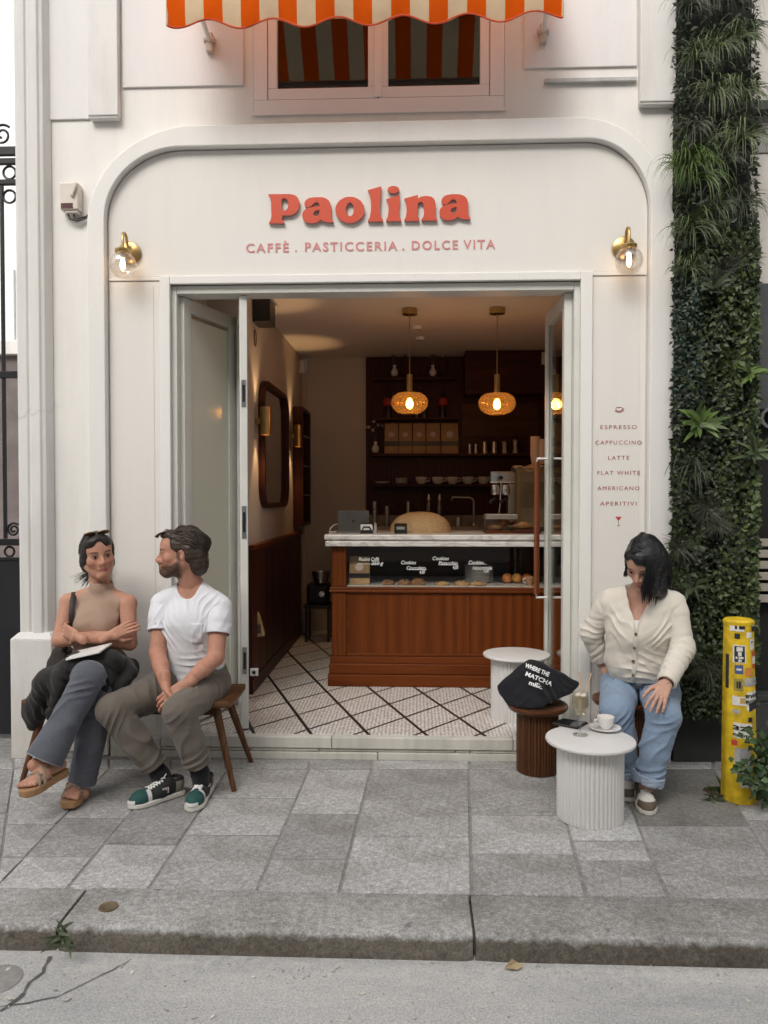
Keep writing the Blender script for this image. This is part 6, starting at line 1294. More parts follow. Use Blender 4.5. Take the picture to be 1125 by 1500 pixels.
# ---------------------------------------------------------------- hair
def strands(roots, step_fn, n, r0, seed=0, taper=.25, nseg=5):
    """one mesh of tapered locks; step_fn(p, i, k) -> next point"""
    m = MB()
    for k, p in enumerate(roots):
        pts = [np.array(p, float)]
        for i in range(n): pts.append(step_fn(pts[-1], i, k))
        m.tube(pts, [(r0 * (1 - (1 - taper) * (i / n) ** 2) * (.35 if i == 0 else 1)) for i in range(n + 1)], nseg)
    return m
def m_hair(name, c1, c2, rough=.35):
    s = NT(name); co = s.coord((90, 90, 14)); f = s.noise(1.5, 4, .6, co); s.set(Base_Color=s.ramp(f, [(.3, c1), (.75, c2)]), Roughness=rough, Specular_IOR_Level=.45); s.bump(f, .5, .003); return s.mat
m_skin = vmat('skin', .55, .12, .15, 220, .3)
def m_cloth(name, c, scale=650, var=.1, bump=.25, rough=.85, sheen=.15, twill=False, c2=None, wr=.3, wr_s=11.0):
    s = NT(name); co = s.coord(); f = s.noise(9, 5, .6, co); fine = s.noise(scale, 2, .6, co if not twill else s.coord((1, 1, .35), (.5, .3, .4)))
    base = s.mix(f, tuple(x * (1 - var) for x in c), tuple(min(1, x * (1 + var)) for x in c))
    if c2 is not None: base = s.mix(s.ramp(fine, [(.35, 0.0), (.65, 1.0)]), base, c2)
    s.set(Base_Color=base, Roughness=rough, Sheen_Weight=sheen, Specular_IOR_Level=.2); w1 = s.n('ShaderNodeTexNoise', Scale=wr_s, Detail=2.0, Roughness=.5, Distortion=.8); w1.noise_type = 'RIDGED_MULTIFRACTAL'; s.t.links.new(s.coord((1, 1, .6), (.4, .2, .5)), w1.inputs['Vector'])
    s.bump(fine, bump, .0012, s.bump(w1.outputs['Fac'], wr, .012)); return s.mat
# ================================================================ MAN
def build_man():
    pel = J(285, 995, -.28); hipR, hipL = J(262, 1000, -.29), J(308, 1000, -.29); knR, knL = J(166, 1040, -.67), J(264, 1042, -.70); anR, anL = J(236, 1136, -.60), J(293, 1132, -.62)
    ch = J(281, 915, -.32); wa = J(284, 965, -.28); shR, shL = J(238, 884, -.31), J(322, 889, -.33); nb = J(281, 862, -.30); elR, elL = J(231, 958, -.41), J(316, 963, -.43); wrR, wrL = J(243, 1004, -.60), J(268, 1006, -.60)
    hc = J(264, 811, -.345); F = roll(frame((-.975, -.24, -.04)), 0.06); c_beard = (.045, .028, .018)
    H = head_vol(hc, F, nb + [0, 0, -.01], .056, 1.12, female=False); HV = H.surf(); HC = head_cols(*HV[:1], hc, F, SK2, (.40, .16, .12), (.03, .018, .012), c_beard, .3)
    lo, hi = bounds([pel, knR, anR, anL, shR, shL, nb, knL], .13); B = Vol(lo, hi, .0045)
    B.cap(nb + [0, 0, .03], ch + [0, 0, .03], .054, .085, .03); B.cap(ch, wa, .105, .11, .04, ((1, 0, 0), 1.2)); B.cap(wa, pel, .11, .12, .04, ((1, 0, 0), 1.2)); B.chain([nb, shR], [.05, .05], .03); B.chain([nb, shL], [.05, .05], .03)
    for sh, el, wr in ((shR, elR, wrR), (shL, elL, wrL)): B.cap(sh, el, .050, .041, .02); B.cap(el, el * .6 + wr * .4, .040, .039, .015); B.cap(el * .6 + wr * .4, wr, .039, .0255, .015)
    for hp, kn, an in ((hipR, knR, anR), (hipL, knL, anL)): B.cap(hp, kn, .075, .052, .03); B.cap(kn, an, .05, .035, .02)
    BV = B.surf()
    h1, _ = hand_vol(wrL, J(243, 1024, -.655) - wrL, np.array([-.25, .75, -.6]), 1, (.55, .6, .65, .7), .08, (.7, .35), 1.0, r_w=.0265)
    h2, _ = hand_vol(wrR, J(246, 1036, -.640) - wrR, np.array([.35, .35, .75]), 1, (.45, .55, .65, .75), .1, (.6, .3), 1.0, r_w=.0265)
    H1, H2 = h1.surf(), h2.surf(); allv = merge(HV, BV, H1, H2); cols = np.tile(np.array(SK2), (len(allv[0]), 1)); cols[:len(HV[0])] = HC
    r = np.random.default_rng(1)
    me = np_mesh('person', *allv); me.shade_smooth(); vcol(me, cols); man = link('person', me, m_skin); setp(man, 'bearded person in white t-shirt and olive trousers sitting on the bench', 'person')
    # t-shirt
    lo, hi = bounds([wa, shR, shL, elR, elL, nb], .16); T = Vol(lo - [0, 0, .06], hi, .0042); X1 = (1, 0, 0)
    T.cap(ch + [0, -.005, .02], wa + [0, -.01, .0], .122, .122, .03, (X1, 1.24)); T.cap(wa, pel + [0, -.01, .0], .122, .130, .03, (X1, 1.20)); T.cap(nb + [0, 0, -.03], ch, .075, .115, .04, (X1, 1.2))
    T.cap(nb + [-.03, 0, -.02], shR, .058, .060, .035); T.cap(nb + [.03, 0, -.02], shL, .058, .062, .035)
    for q, (c_, d_, a_) in enumerate(((J(248, 925, -.4), (1, 0, .9), .012), (J(312, 930, -.42), (1, 0, -.8), .012), (J(285, 985, -.4), (.25, 0, 1), .014), (J(285, 950, -.42), (.8, 0, .6), .008), (J(262, 880, -.4), (1, 0, .3), .008), (J(305, 880, -.4), (1, 0, -.4), .008))): T.folds(c_, .085, d_, .036, a_, q + 3)
    T.cut(pel + [0, 0, -.005], (.06, .0, -1), .5)
    T.cap(nb + [-.004, -.035, .03], nb + [-.004, -.075, .008], .062, .052, .006, op='sub'); T.noise(.002, 42, 4, (1, 1, .55)); TV = merge(T.surf(1), sleeve(shR, elR, None, .060, .066, 0, 0, .56), sleeve(shL, elL, None, .062, .068, 0, 2, .56))
    ts = sdf_obj('t_shirt', TV, m_cloth('white_cotton', (.70, .70, .73), 300, .03, .15, wr=.5, wr_s=9), man)
    # chest pocket, slightly proud of the shirt
    from mathutils.bvhtree import BVHTree
    bvh = BVHTree.FromPolygons([tuple(p) for p in TV[0]], [tuple(int(i) for i in q) for q in TV[1]])
    def onto(px, py, off=.002):
        o_ = Vector(CAM); d = (P(px, py, y=-.3) - o_).normalized(); hit = bvh.ray_cast(o_, d); return (hit[0] - d * off) if hit[0] else P(px, py, y=-.42)
    m = MB(); m.grid(lambda u, v: onto(280 + 17 * u, 913 + 29 * v + (3 * (1 - abs(2 * u - 1)) if v > .9 else 0), .0028), 8, 10); m.build('pocket', m_cloth('white_cotton_pocket', (.69, .69, .72), 300, .03, .15), ts, smooth=180).modifiers.new('s', 'SOLIDIFY').thickness = .003
    # trousers
    lo, hi = bounds([pel, hipR, hipL, knR, knL, anR, anL], .15); T = Vol(lo, hi, .0045)
    T.cap(pel + [-.05, .01, .0], pel + [.05, .01, 0], .125, .125, .03)
    T.noise(.002, 50, 7); legs = [leg_vol(hp, kn, an, (.104, .078, .070, .060), ph, .86, .052) for hp, kn, an, ph in ((hipR, knR, anR, .5), (hipL, knL, anL, 2.4))]
    sdf_obj('trousers', merge(T.surf(1), *legs), m_cloth('olive_twill', (.145, .124, .102), 420, .22, .3, twill=True, wr=.55, wr_s=10), man)
    # socks and shoes
    m_sock = m_cloth('black_sock', (.012, .012, .014), 500, .1, .4)
    for an, kn, heel, toe, lab in ((anR, knR, JG(262, 1164) , JG(188, 1186), 0), (anL, knL, JG(300, 1163), JG(279, 1191), 1)):
        S = Vol(*bounds([an, heel, kn * .35 + an * .65], .09), .0035); foot = heel + [0, 0, .07]
        S.cap(an + (kn - an) * .35, an, .043, .040, .01); S.cap(an, heel * .75 + toe * .25 + [0, 0, .045], .041, .038, .02); sdf_obj('sock', S.surf(1), m_sock, man); sneaker(man, heel, toe, 'runner')
    # hair: dark wavy mass swept back, with loose locks
    W = lambda p: hc + F @ np.array(p); hv = Vol(hc - .18, hc + .18, .0035)
    hv.ell(W((0, -.030, .044)), (.081, .092, .080), F, .02); hv.ell(W((0, .046, .096)), (.058, .044, .026), F, .03); hv.ell(W((0, -.085, -.02)), (.074, .048, .075), F, .06); hv.ell(W((0, -.085, -.07)), (.056, .036, .042), F, .06)
    for e in (-1, 1): hv.ell(W((e * .062, -.045, .01)), (.026, .05, .05), F, .02); hv.ell(W((e * .060, .018, .048)), (.020, .026, .034), F, .02)
    hv.ell(W((0, .105, .005)), (.09, .055, .072), F, .015, 'sub')
    for e in (-1, 1): hv.ell(W((e * .088, -.004, -.012)), (.026, .022, .034), F, .008, 'sub')
    hv.noise(.002, 70, 3); mh = m_hair('dark_brown_hair', (.014, .009, .006), (.075, .047, .030), .5); hr = sdf_obj('hair', hv.surf(1), mh, man)
    r = np.random.default_rng(2); roots = []; ph = []; lift = []; wv_ = []
    for q in range(95):
        a = r.uniform(-1.5, 1.5); b = r.uniform(-.35, 1.0); p0 = r.uniform(0, 6.28); lf = r.normal(0, .045) + .02; wl = r.uniform(.6, 1.1)
        for _ in range(11): roots.append(W((.082 * math.sin(a) + r.normal(0, .004), .066 - .125 * (1 - b) + r.normal(0, .004), .058 + .072 * math.cos(a) * (.6 + .4 * b)))); ph.append(p0 + r.normal(0, .12)); lift.append(lf + r.normal(0, .012)); wv_.append(wl)
    def stp(p, i, k):
        l = F.T @ (p - hc); c0 = np.array([0, -.03, .035]); rr = np.array([.088, .110, .098]); lat = math.sin(i * wv_[k] + ph[k]); d = np.array([lat * .75 + .3 * l[0] / .08 * (l[1] > 0), -1.0, -.25 - .9 * max(0, -l[1] / .08)]); l2 = l + nrm(d) * .0125; q = (l2 - c0) / rr; g = np.linalg.norm(q)
        if l2[2] > -.05: l2 = c0 + q / g * rr * (1.0 + min(1, i / 3) * (lift[k] + .05 * math.sin(i * wv_[k] * .8 + ph[k])))
        return hc + F @ l2
    strands(roots, stp, 14, .0020, nseg=4).build('hair_locks', mh, hr, smooth=180)
    rt = [W((r.uniform(-.05, .05), .062, .108)) for _ in range(70)]; dv = [r.uniform(.6, 1.3) for _ in range(70)]
    def stf(p, i, k): d = F @ np.array([.25 * math.sin(k * 2.1), 1.0 * dv[k], .35 - .26 * i]); return p + nrm(d) * .009
    strands(rt, stf, 7, .0015, taper=.3, nseg=4).build('forelock', mh, hr, smooth=180)
    return man
def sneaker(parent, heel, toe, style):
    f = nrm(toe - heel); L = np.linalg.norm(toe - heel); up_ = np.array([0, 0, 1.0]); sd_ = nrm(np.cross(f, up_)); LL = .275; heel = toe - f * LL if abs(L - LL) > .0 else heel
    W = lambda a, b, c_: heel + f * a * LL + sd_ * b + up_ * c_; th = .024 if style == 'runner' else .026
    out = [(0, .026), (.06, .034), (.25, .036), (.45, .038), (.65, .047), (.8, .047), (.92, .036), (1.0, .012)]
    poly = [W(a, b, 0) for a, b in out] + [W(a, -b, 0) for a, b in out[::-1]]; base = min(p[2] for p in poly); g0 = pz(heel[1]); g1 = pz(toe[1])
    poly = [np.array([p[0], p[1], pz(p[1]) + .002]) for p in poly]
    S = Vol(*bounds([heel + [0, 0, .05], toe + [0, 0, .05]], .11), .003); z0 = th - .004
    S.cap(W(.13, 0, z0 + .035), W(.45, 0, z0 + .028), .036, .036, .02, (up_, 1.1)); S.cap(W(.45, 0, z0 + .020), W(.80, 0, z0 + .012), .040, .040, .02); S.cap(W(.13, 0, z0 + .06), W(.30, 0, z0 + .062), .032, .034, .02); S.cap(W(.80, 0, z0 + .008), W(.90, 0, z0 + .004), .038, .03, .02)
    S.cut(W(.5, 0, z0), (0, 0, -1), .4); S.cut(W(.22, 0, z0 + .082), (f * -.15 + up_), .2); S.cap(W(.20, 0, z0 + .06), W(.18, 0, z0 + .16), .027, .032, .006, op='sub'); V, Q = S.surf(1)
    l = np.stack([(V - heel) @ f / LL, (V - heel) @ sd_, V[:, 2] - heel[2] - z0], 1); a, b, z = l.T; col = np.tile(np.array((.022, .022, .024)), (len(V), 1))
    if style == 'runner':
        col[(a > .70) | ((a > .50) & (z < .014))] = (.022, .085, .075); col[(a > .64) & (a < .71) & (np.abs(b) > .012)] = (.70, .69, .66); col[(a > .93) & (z < .018)] = (.70, .69, .66); col[(a < .20) & (z < .06)] = (.30, .28, .24); col[(a > .50) & (a < .58) & (np.abs(b) > .018)] = (.03, .03, .032)
    else:
        col[:] = (.68, .66, .61); col[(a > .82) & (z < .032)] = (.135, .105, .075); col[(a < .42) & (a > .30)] = (.135, .105, .075); col[(a < .14)] = (.135, .105, .075); col[(a > .30) & (a < .66) & (np.abs(b) < .040) & (np.abs(b) > .021)] = (.135, .105, .075); col[(z > .075)] = (.10, .08, .06)
    m_shoe_ = bpy.data.materials.get('shoe_upper') or vmat('shoe_upper', .75, 0, .35, 300); parent = sdf_obj('shoe', (V, Q), m_shoe_, parent, col); MB().prism(poly, (0, 0, th)).build('sole', bpy.data.materials.get('sole_offwhite') or M('sole_offwhite', (.66, .63, .57), .6, var=.06), parent, bevel=.006)
    ml = bpy.data.materials.get('lace_white') or M('lace_white', (.78, .77, .74), .8); m = MB(); from mathutils.bvhtree import BVHTree
    bt_ = BVHTree.FromPolygons([tuple(q) for q in V], [tuple(int(i) for i in q) for q in Q])
    def on(a_, b_):
        p_ = Vector(W(a_, b_, .2)); h_ = bt_.ray_cast(p_, Vector((0, 0, -1))); return (h_[0] + Vector((0, 0, .0025))) if h_[0] else Vector(W(a_, b_, z0 + .05))
    for k in range(6):
        t_ = .37 + .05 * k; w_ = .021
        for e in (-1, 1): m.tube([on(t_ + .05 * q, e * w_ * (1 - 2 * q)) + Vector((0, 0, .002 * e * (q == .5))) for q in (0, .25, .5, .75, 1)], .0034, 6)
    c_ = on(.37, 0)
    for e in (-1, 1): m.tube([c_, c_ + Vector(-f * .006 + sd_ * e * .016 + up_ * .012), c_ + Vector(f * .014 + sd_ * e * .032 + up_ * .004), c_ + Vector(f * .020 + sd_ * e * .016 - up_ * .004)], .003, 6)
    m.build('laces', ml, parent, smooth=180)
    if style == 'runner':
        for e in (-1, 1):
            MB().obox(W(.40, e * .0385, z0 + .034), f * .016, sd_ * .0015, up_ * .013).build('side_emblem', bpy.data.materials.get('emblem_pink_white') or M('emblem_pink_white', (.66, .58, .57), .6), parent)
            r_ = f if np.dot(np.cross(f, up_), sd_ * e) > 0 else -f; text('N', .026, m_black, 'emblem_letter', parent, W(.40, e * .0405, z0 + .025), right=r_, up=up_, depth=.0008, bold=.001, width=.018)
# ================================================================ WOMAN ON THE BENCH
def build_woman_bench():
    pel = J(142, 985, -.27); hipR, hipL = J(125, 985, -.29), J(165, 988, -.29); knR, anR = J(131, 992, -.67), J(62, 1118, -.83); knL, anL = J(143, 1035, -.60), J(119, 1152, -.635)
    ch = J(145, 912, -.30); wa = J(143, 955, -.27); shR, shL = J(101, 882, -.28), J(187, 884, -.30); nb = J(148, 866, -.28); elR, elL = J(87, 938, -.37), J(190, 942, -.37); wrR, wrL = J(163, 931, -.445), J(112, 932, -.475)
    hc = J(143, 814, -.31); F = roll(frame((.57, -.82, -.02)), .13)
    H = head_vol(hc, F, nb, .047, .95, wide=1.07); HV = H.surf(); HC = head_cols(HV[0], hc, F, SK1, (.40, .12, .10), (.018, .011, .009), None, .3)
    lo, hi = bounds([pel, shR, shL, nb, knR, anR, anL, elR, elL, wrL], .12); B = Vol(lo, hi, .0045)
    B.cap(nb, ch, .045, .085, .03); B.cap(ch, wa, .09, .085, .04, ((1, 0, 0), 1.25)); B.cap(wa, pel, .085, .11, .04, ((1, 0, 0), 1.25)); B.chain([nb, shR], [.042, .042], .03); B.chain([nb, shL], [.042, .042], .03)
    for sh, el, wr in ((shR, elR, wrR), (shL, elL, wrL)): B.cap(sh, el, .043, .036, .02); B.cap(el, el * .6 + wr * .4, .036, .034, .012); B.cap(el * .6 + wr * .4, wr, .034, .023, .012)
    for hp, kn, an in ((hipR, knR, anR), (hipL, knL, anL)): B.cap(hp, kn, .075, .05, .03); B.cap(kn, an, .048, .031, .02)
    BV = B.surf()
    h1, _ = hand_vol(wrR, J(190, 918, -.435) - wrR, np.array([.15, .9, -.1]), -1, (.42, .40, .40, .42), .05, (.4, .35), .84, r_w=.024); h2, _ = hand_vol(wrL, J(92, 922, -.43) - wrL, np.array([-.1, .9, .1]), 1, (.5, .5, .5, .5), .05, (.5, .4), .9, r_w=.024)
    parts = [HV, BV, h1.surf(), h2.surf()]
    # feet in platform sandals
    feet = []
    for an, toe, heel, fl in ((anR, J(34, 1157, -.95), J(73, 1136, -.82), 1), (anL, JG(101, 1188) + [0, 0, .045], JG(117, 1162) + [0, 0, .045], -1)):
        f = nrm(toe - heel); LL = .225; heel = toe - f * LL; sd_ = nrm(np.cross(f, [0, 0, 1])); up_ = np.cross(sd_, f); W = lambda a, b, c_, heel=heel, f=f, sd_=sd_, up_=up_: heel + f * a * LL + sd_ * b + up_ * c_
        V_ = Vol(*bounds([an, toe, heel], .09), .0026); V_.cap(an + (W(.2, 0, .055) - an) * -.6, W(.20, 0, .058), .029, .030, .02); V_.cap(W(.10, 0, .026), W(.5, 0, .03), .028, .028, .02, (sd_, 1.05)); V_.cap(W(.22, 0, .05), W(.62, 0, .025), .030, .022, .02); V_.cap(W(.55, .0, .02), W(.78, .0, .016), .024, .018, .02, (sd_, 1.7))
        for q, (b, e) in enumerate(((.028, 1.0), (.013, .98), (.0, .95), (-.012, .91), (-.024, .86))): b *= fl; V_.cap(W(.78, b, .014), W(e - .03, b * 1.1, .011), .0115 if q else .0135, .009 if q else .012, .004)
        parts.append(V_.surf()); feet.append((W, f, sd_, up_, fl))
    allv = merge(*parts); cols = np.tile(np.array(SK1), (len(allv[0]), 1)); cols[:len(HV[0])] = HC
    me = np_mesh('person', *allv); me.shade_smooth(); vcol(me, cols); pr = link('person', me, m_skin); setp(pr, 'person in beige sleeveless turtleneck and grey jeans with crossed arms on the bench', 'person')
    m_sole_s = M('sandal_cork', (.36, .20, .095), .7, var=.15, scale=40); m_strap = M('sandal_strap', (.25, .19, .13), .6, var=.3, scale=90); m_stone = M('strap_gem', (.40, .33, .22), .25, .4)
    for W, f, sd_, up_, fl in feet:
        out = [(-.03, .02), (.05, .032), (.3, .033), (.55, .04), (.75, .048), (.92, .042), (1.04, .022)]; poly = [W(a, b, -.034) for a, b in out] + [W(a, -b, -.034) for a, b in out[::-1]]
        sdl = MB().prism(poly, up_ * .034).build('sandal', m_sole_s, pr, bevel=.006)
        m = MB()
        for a0, b0, a1, b1, zt_ in ((.55, .044, .78, -.044, .05), (.60, -.042, .80, .044, .048), (.42, .038, .66, -.044, .064), (.45, -.036, .62, .044, .066)):
            m.tube([W(a0, b0, .0), W(a0 * .75 + a1 * .25, b0 * .7, zt_ * .8), W((a0 + a1) / 2, 0, zt_), W(a0 * .25 + a1 * .75, b1 * .7, zt_ * .75), W(a1, b1, .0)], [(.006, .0025)] * 5, 8, flat=f)
        m.build('straps', m_strap, sdl, smooth=60)
        MB().tube([W(.16 + .045 * math.cos(q) , .042 * math.sin(q), .082 + .012 * math.cos(q)) for q in np.linspace(0, 6.283, 22)], [(.0075, .003)] * 22, 8, flat=up_).build('ankle_strap', m_stone, sdl, smooth=60)
    # sleeveless turtleneck
    lo, hi = bounds([wa, shR, shL, nb], .14); T = Vol(lo - [0, 0, .05], hi + [0, 0, .03], .004); X1 = (1, 0, 0)
    T.cap(ch + [0, -.004, .01], wa, .104, .094, .03, (X1, 1.26), rip=(.002, .07, 1)); T.cap(wa, pel, .094, .11, .03, (X1, 1.25), rip=(.003, .04, 2)); T.cap(nb + [0, 0, -.02], ch, .058, .095, .04, (X1, 1.2)); T.ell(ch + [-.045, -.062, -.012], (.052, .050, .055), None, .03); T.ell(ch + [.048, -.062, -.012], (.052, .050, .055), None, .03)
    T.cap(nb + [-.02, 0, -.02], shR + [.03, 0, .0], .048, .046, .03); T.cap(nb + [.02, 0, -.02], shL + [-.03, 0, .0], .048, .046, .03)
    for sh, sg_, el in ((shR, -1, elR), (shL, 1, elL)): T.cut(sh + [-sg_ * .022, 0, 0], (sg_ * .93, 0, -.12), .17)
    T.cap(nb + [0, 0, -.02], nb + [.006, -.01, .045], .060, .057, .008); T.cap(nb + [.002, -.004, .012], nb + [.003, -.006, .018], .062, .062, .004); T.cut(nb + [.006, -.01, .052], (.1, -.1, 1), .11); T.cap(nb + [.006, -.008, .04], nb + [.01, -.012, .12], .0505, .050, .004, op='sub')
    T.noise(.0014, 45, 5); sdf_obj('turtleneck', T.surf(1), m_cloth('beige_knit', (.37, .25, .185), 240, .07, .35), pr)
    # flared grey jeans
    lo, hi = bounds([pel, hipR, hipL, knR, knL, anR, anL], .16); T = Vol(lo, hi, .0045); T.cap(pel + [-.045, .01, .02], pel + [.045, .01, .02], .118, .118, .03)
    T.noise(.002, 40, 7); legs = [leg_vol(hp, kn, an, (.098, .074, .070, r1), ph, .96, r1 - .006, hem=.3) for hp, kn, an, ph, r1 in ((hipR, knR, anR, .5, .086), (hipL, knL, anL, 2.4, .064))]
    dn = m_cloth('grey_denim', (.082, .086, .104), 420, .45, .35, twill=True, c2=(.125, .13, .152), wr=.5, wr_s=9); jn = sdf_obj('jeans', merge(T.surf(1), *legs), dn, pr)
    # frayed pale hem rings
    for kn, an, r1, tt in ((knR, anR, .085, .96), (knL, anL, .063, .96)):
        c = kn + (an - kn) * tt; Fq = frame(an - kn, (0, 1, .1)); rr = r1 * (.96); MB().tube([c + Fq @ np.array([rr * math.cos(q), -.001, rr * math.sin(q)]) for q in np.linspace(0, 6.283, 40)], .0035, 6).build('jeans_hem', m_cloth('hem_pale', (.24, .245, .26), 300, .4, .4), jn, smooth=180)
    # hair pulled back, middle parting, loose ends on the shoulder
    W = lambda p: hc + F @ np.array(p); hv = Vol(hc - .17, hc + .17, .003); hv.ell(W((0, -.024, .034)), (.077, .100, .090), F, .02); hv.ell(W((0, -.10, -.06)), (.045, .03, .05), F, .03)
    for e in (-1, 1): hv.ell(W((e * .060, .014, .024)), (.022, .040, .055), F, .02); hv.ell(W((e * .066, -.03, -.03)), (.020, .036, .05), F, .02)
    hv.ell(W((0, .046, .070)), (.066, .056, .046), F, .02); hv.ell(W((.004, .125, .0)), (.036, .078, .094), F, .02, 'sub'); hv.ell(W((0, .125, -.03)), (.060, .075, .066), F, .02, 'sub'); hv.ell(W((0, .12, -.07)), (.09, .085, .06), F, .012, 'sub')
    hv.noise(.0016, 90, 3); mh = m_hair('black_brown_hair', (.008, .006, .005), (.026, .017, .013), .45); hr = sdf_obj('hair', hv.surf(1), mh, pr)
    r = np.random.default_rng(4); roots = [W((e * r.uniform(.002, .05), .066 - abs(r.normal(0, .05)), .098)) for e in (-1, 1) for _ in range(260)]
    def stp(p, i, k):
        l = F.T @ (p - hc); e = -1 if k < 260 else 1; c0 = np.array([0, -.024, .032]); rr = np.array([.079, .103, .093]); l2 = l + nrm([e * .9 * (1 - i / 12), -.7, -.5 - .06 * i]) * .013; q = (l2 - c0) / rr; return hc + F @ (c0 + q / np.linalg.norm(q) * rr * (1.0 + .012 * math.sin(k * 2.3)))
    strands(roots, stp, 12, .0017, nseg=4).build('hair_locks', mh, hr, smooth=180)
    rt = [W((r.uniform(-.03, .03), -.10, -.08)) for _ in range(70)]; dv = [r.normal(0, .25, 3) for _ in rt]
    strands(rt, lambda p, i, k: p + nrm(np.array([-.65, .05, -.8]) + dv[k] + [-.05 * i, 0, 0]) * .012, 9, .0014).build('ponytail', mh, hr, smooth=180)
    # sunglasses pushed up on the head (worn: a part of the person's outfit would move away, so it is its own thing)
    sg_ = thing('sunglasses', 'tinted sunglasses pushed up on the dark hair of the bench sitter', 'sunglasses', W((0, .05, .125))); m_len = M('lens_brown', (.16, .095, .075), .1, spec=.9); m_rim = M('rim_gold', (.55, .40, .22), .3, .8)
    for e in (-1, 1):
        cc = W((e * .034, .048, .124)); Fe = F @ np.array([[1, 0, 0], [0, .55, -.83], [0, .83, .55]]).T; pts = [cc + Fe @ np.array([.029 * math.cos(q), .004, .021 * math.sin(q)]) for q in np.linspace(0, 6.283, 25)]
        MB().add([cc + Fe @ np.array([0, .007, 0])] + pts[:-1], [(0, i + 1, (i + 1) % 24 + 1) for i in range(24)]).build('lens', m_len, sg_, smooth=60); MB().tube(pts, .0022, 6).build('rim', m_rim, sg_, smooth=60)
        MB().tube([W((e * .064, .045, .118)), W((e * .083, .00, .07)), W((e * .086, -.03, .02))], .0028, 6).build('temple_arm', m_white, sg_, smooth=60)
    MB().tube([W((-.006, .054, .132)), W((.006, .054, .132))], .002, 6).build('bridge', m_rim, sg_)
    # charcoal jacket across the lap
    j = [J(188, 980, -.33), J(160, 968, -.50), J(112, 972, -.52), J(70, 1000, -.50), J(52, 1040, -.46), J(48, 1062, -.46)]; T = Vol(*bounds(j + [J(170, 1040, -.5)], .13), .0045); D = (0, .3, 1)
    T.chain(j[:3], [.055, .050, .048], .03); T.chain(j[2:5], [.048, .060, .058], .04); T.cap(j[4], j[5], .058, .030, .04)
    T.cap(J(182, 985, -.42), J(160, 1022, -.56), .052, .020, .03, ((.9, -.2, .1), 1.5), rip=(.003, .06, 2)); T.cap(J(165, 975, -.5), J(152, 1022, -.60), .030, .016, .03); T.cap(J(95, 985, -.56), J(72, 1050, -.55), .042, .022, .04)
    for q, (c_, d_) in enumerate(((J(70, 1025, -.56), (1, 0, .75)), (J(100, 985, -.6), (.8, 0, 1)), (J(165, 985, -.57), (1, 0, .5)), (J(170, 1010, -.56), (1, 0, .35)), (J(50, 1050, -.53), (1, 0, .5)))): T.folds(c_, .09, d_, .040, .020, q + 2, .7)
    T.noise(.002, 45, 8); jk = sdf_obj('jacket', T.surf(2), m_cloth('charcoal_wool', (.026, .024, .023), 420, .2, .4)); setp(jk, 'dark charcoal jacket draped across the lap of the bench sitter', 'jacket')
    bt = thing('shoulder_bag', 'dark brown shoulder bag behind the arm of the bench sitter', 'bag', J(85, 985, -.2)); V_ = Vol(*bounds([J(88, 955, -.2), J(80, 1000, -.2)], .12), .005); V_.cap(J(93, 958, -.22), J(84, 995, -.24), .05, .07, .03, ((1, 0, 0), 1.2)); V_.noise(.003, 60, 2); sdf_obj('body', V_.surf(1), M('bag_woven', (.030, .018, .014), .8, var=.4, scale=90, bump=.8, bscale=110, bdist=.004), bt)
    MB().tube([J(93, 955, -.26), J(104, 925, -.375), J(105, 900, -.385), J(106, 882, -.355), J(109, 868, -.30), J(108, 868, -.24), J(98, 900, -.19), J(90, 950, -.18)], [(.014, .004)] * 8, 8, flat=(1, 0, 0)).build('strap', M('strap_dark', (.022, .014, .013), .6), bt, smooth=60)
    nbk = thing('tablet', 'slim white tablet lying on the lap under the crossed arms', 'tablet', J(125, 965, -.55)); a, b_ = J(96, 968, -.585), J(146, 957, -.585); up_ = np.array([0, .10, .022]); MB().prism([a, b_, b_ + up_ + [.02, 0, 0], a + up_ + [.02, 0, 0]], (0, 0, .010)).build('case', m_white, nbk, bevel=.002)
    return pr
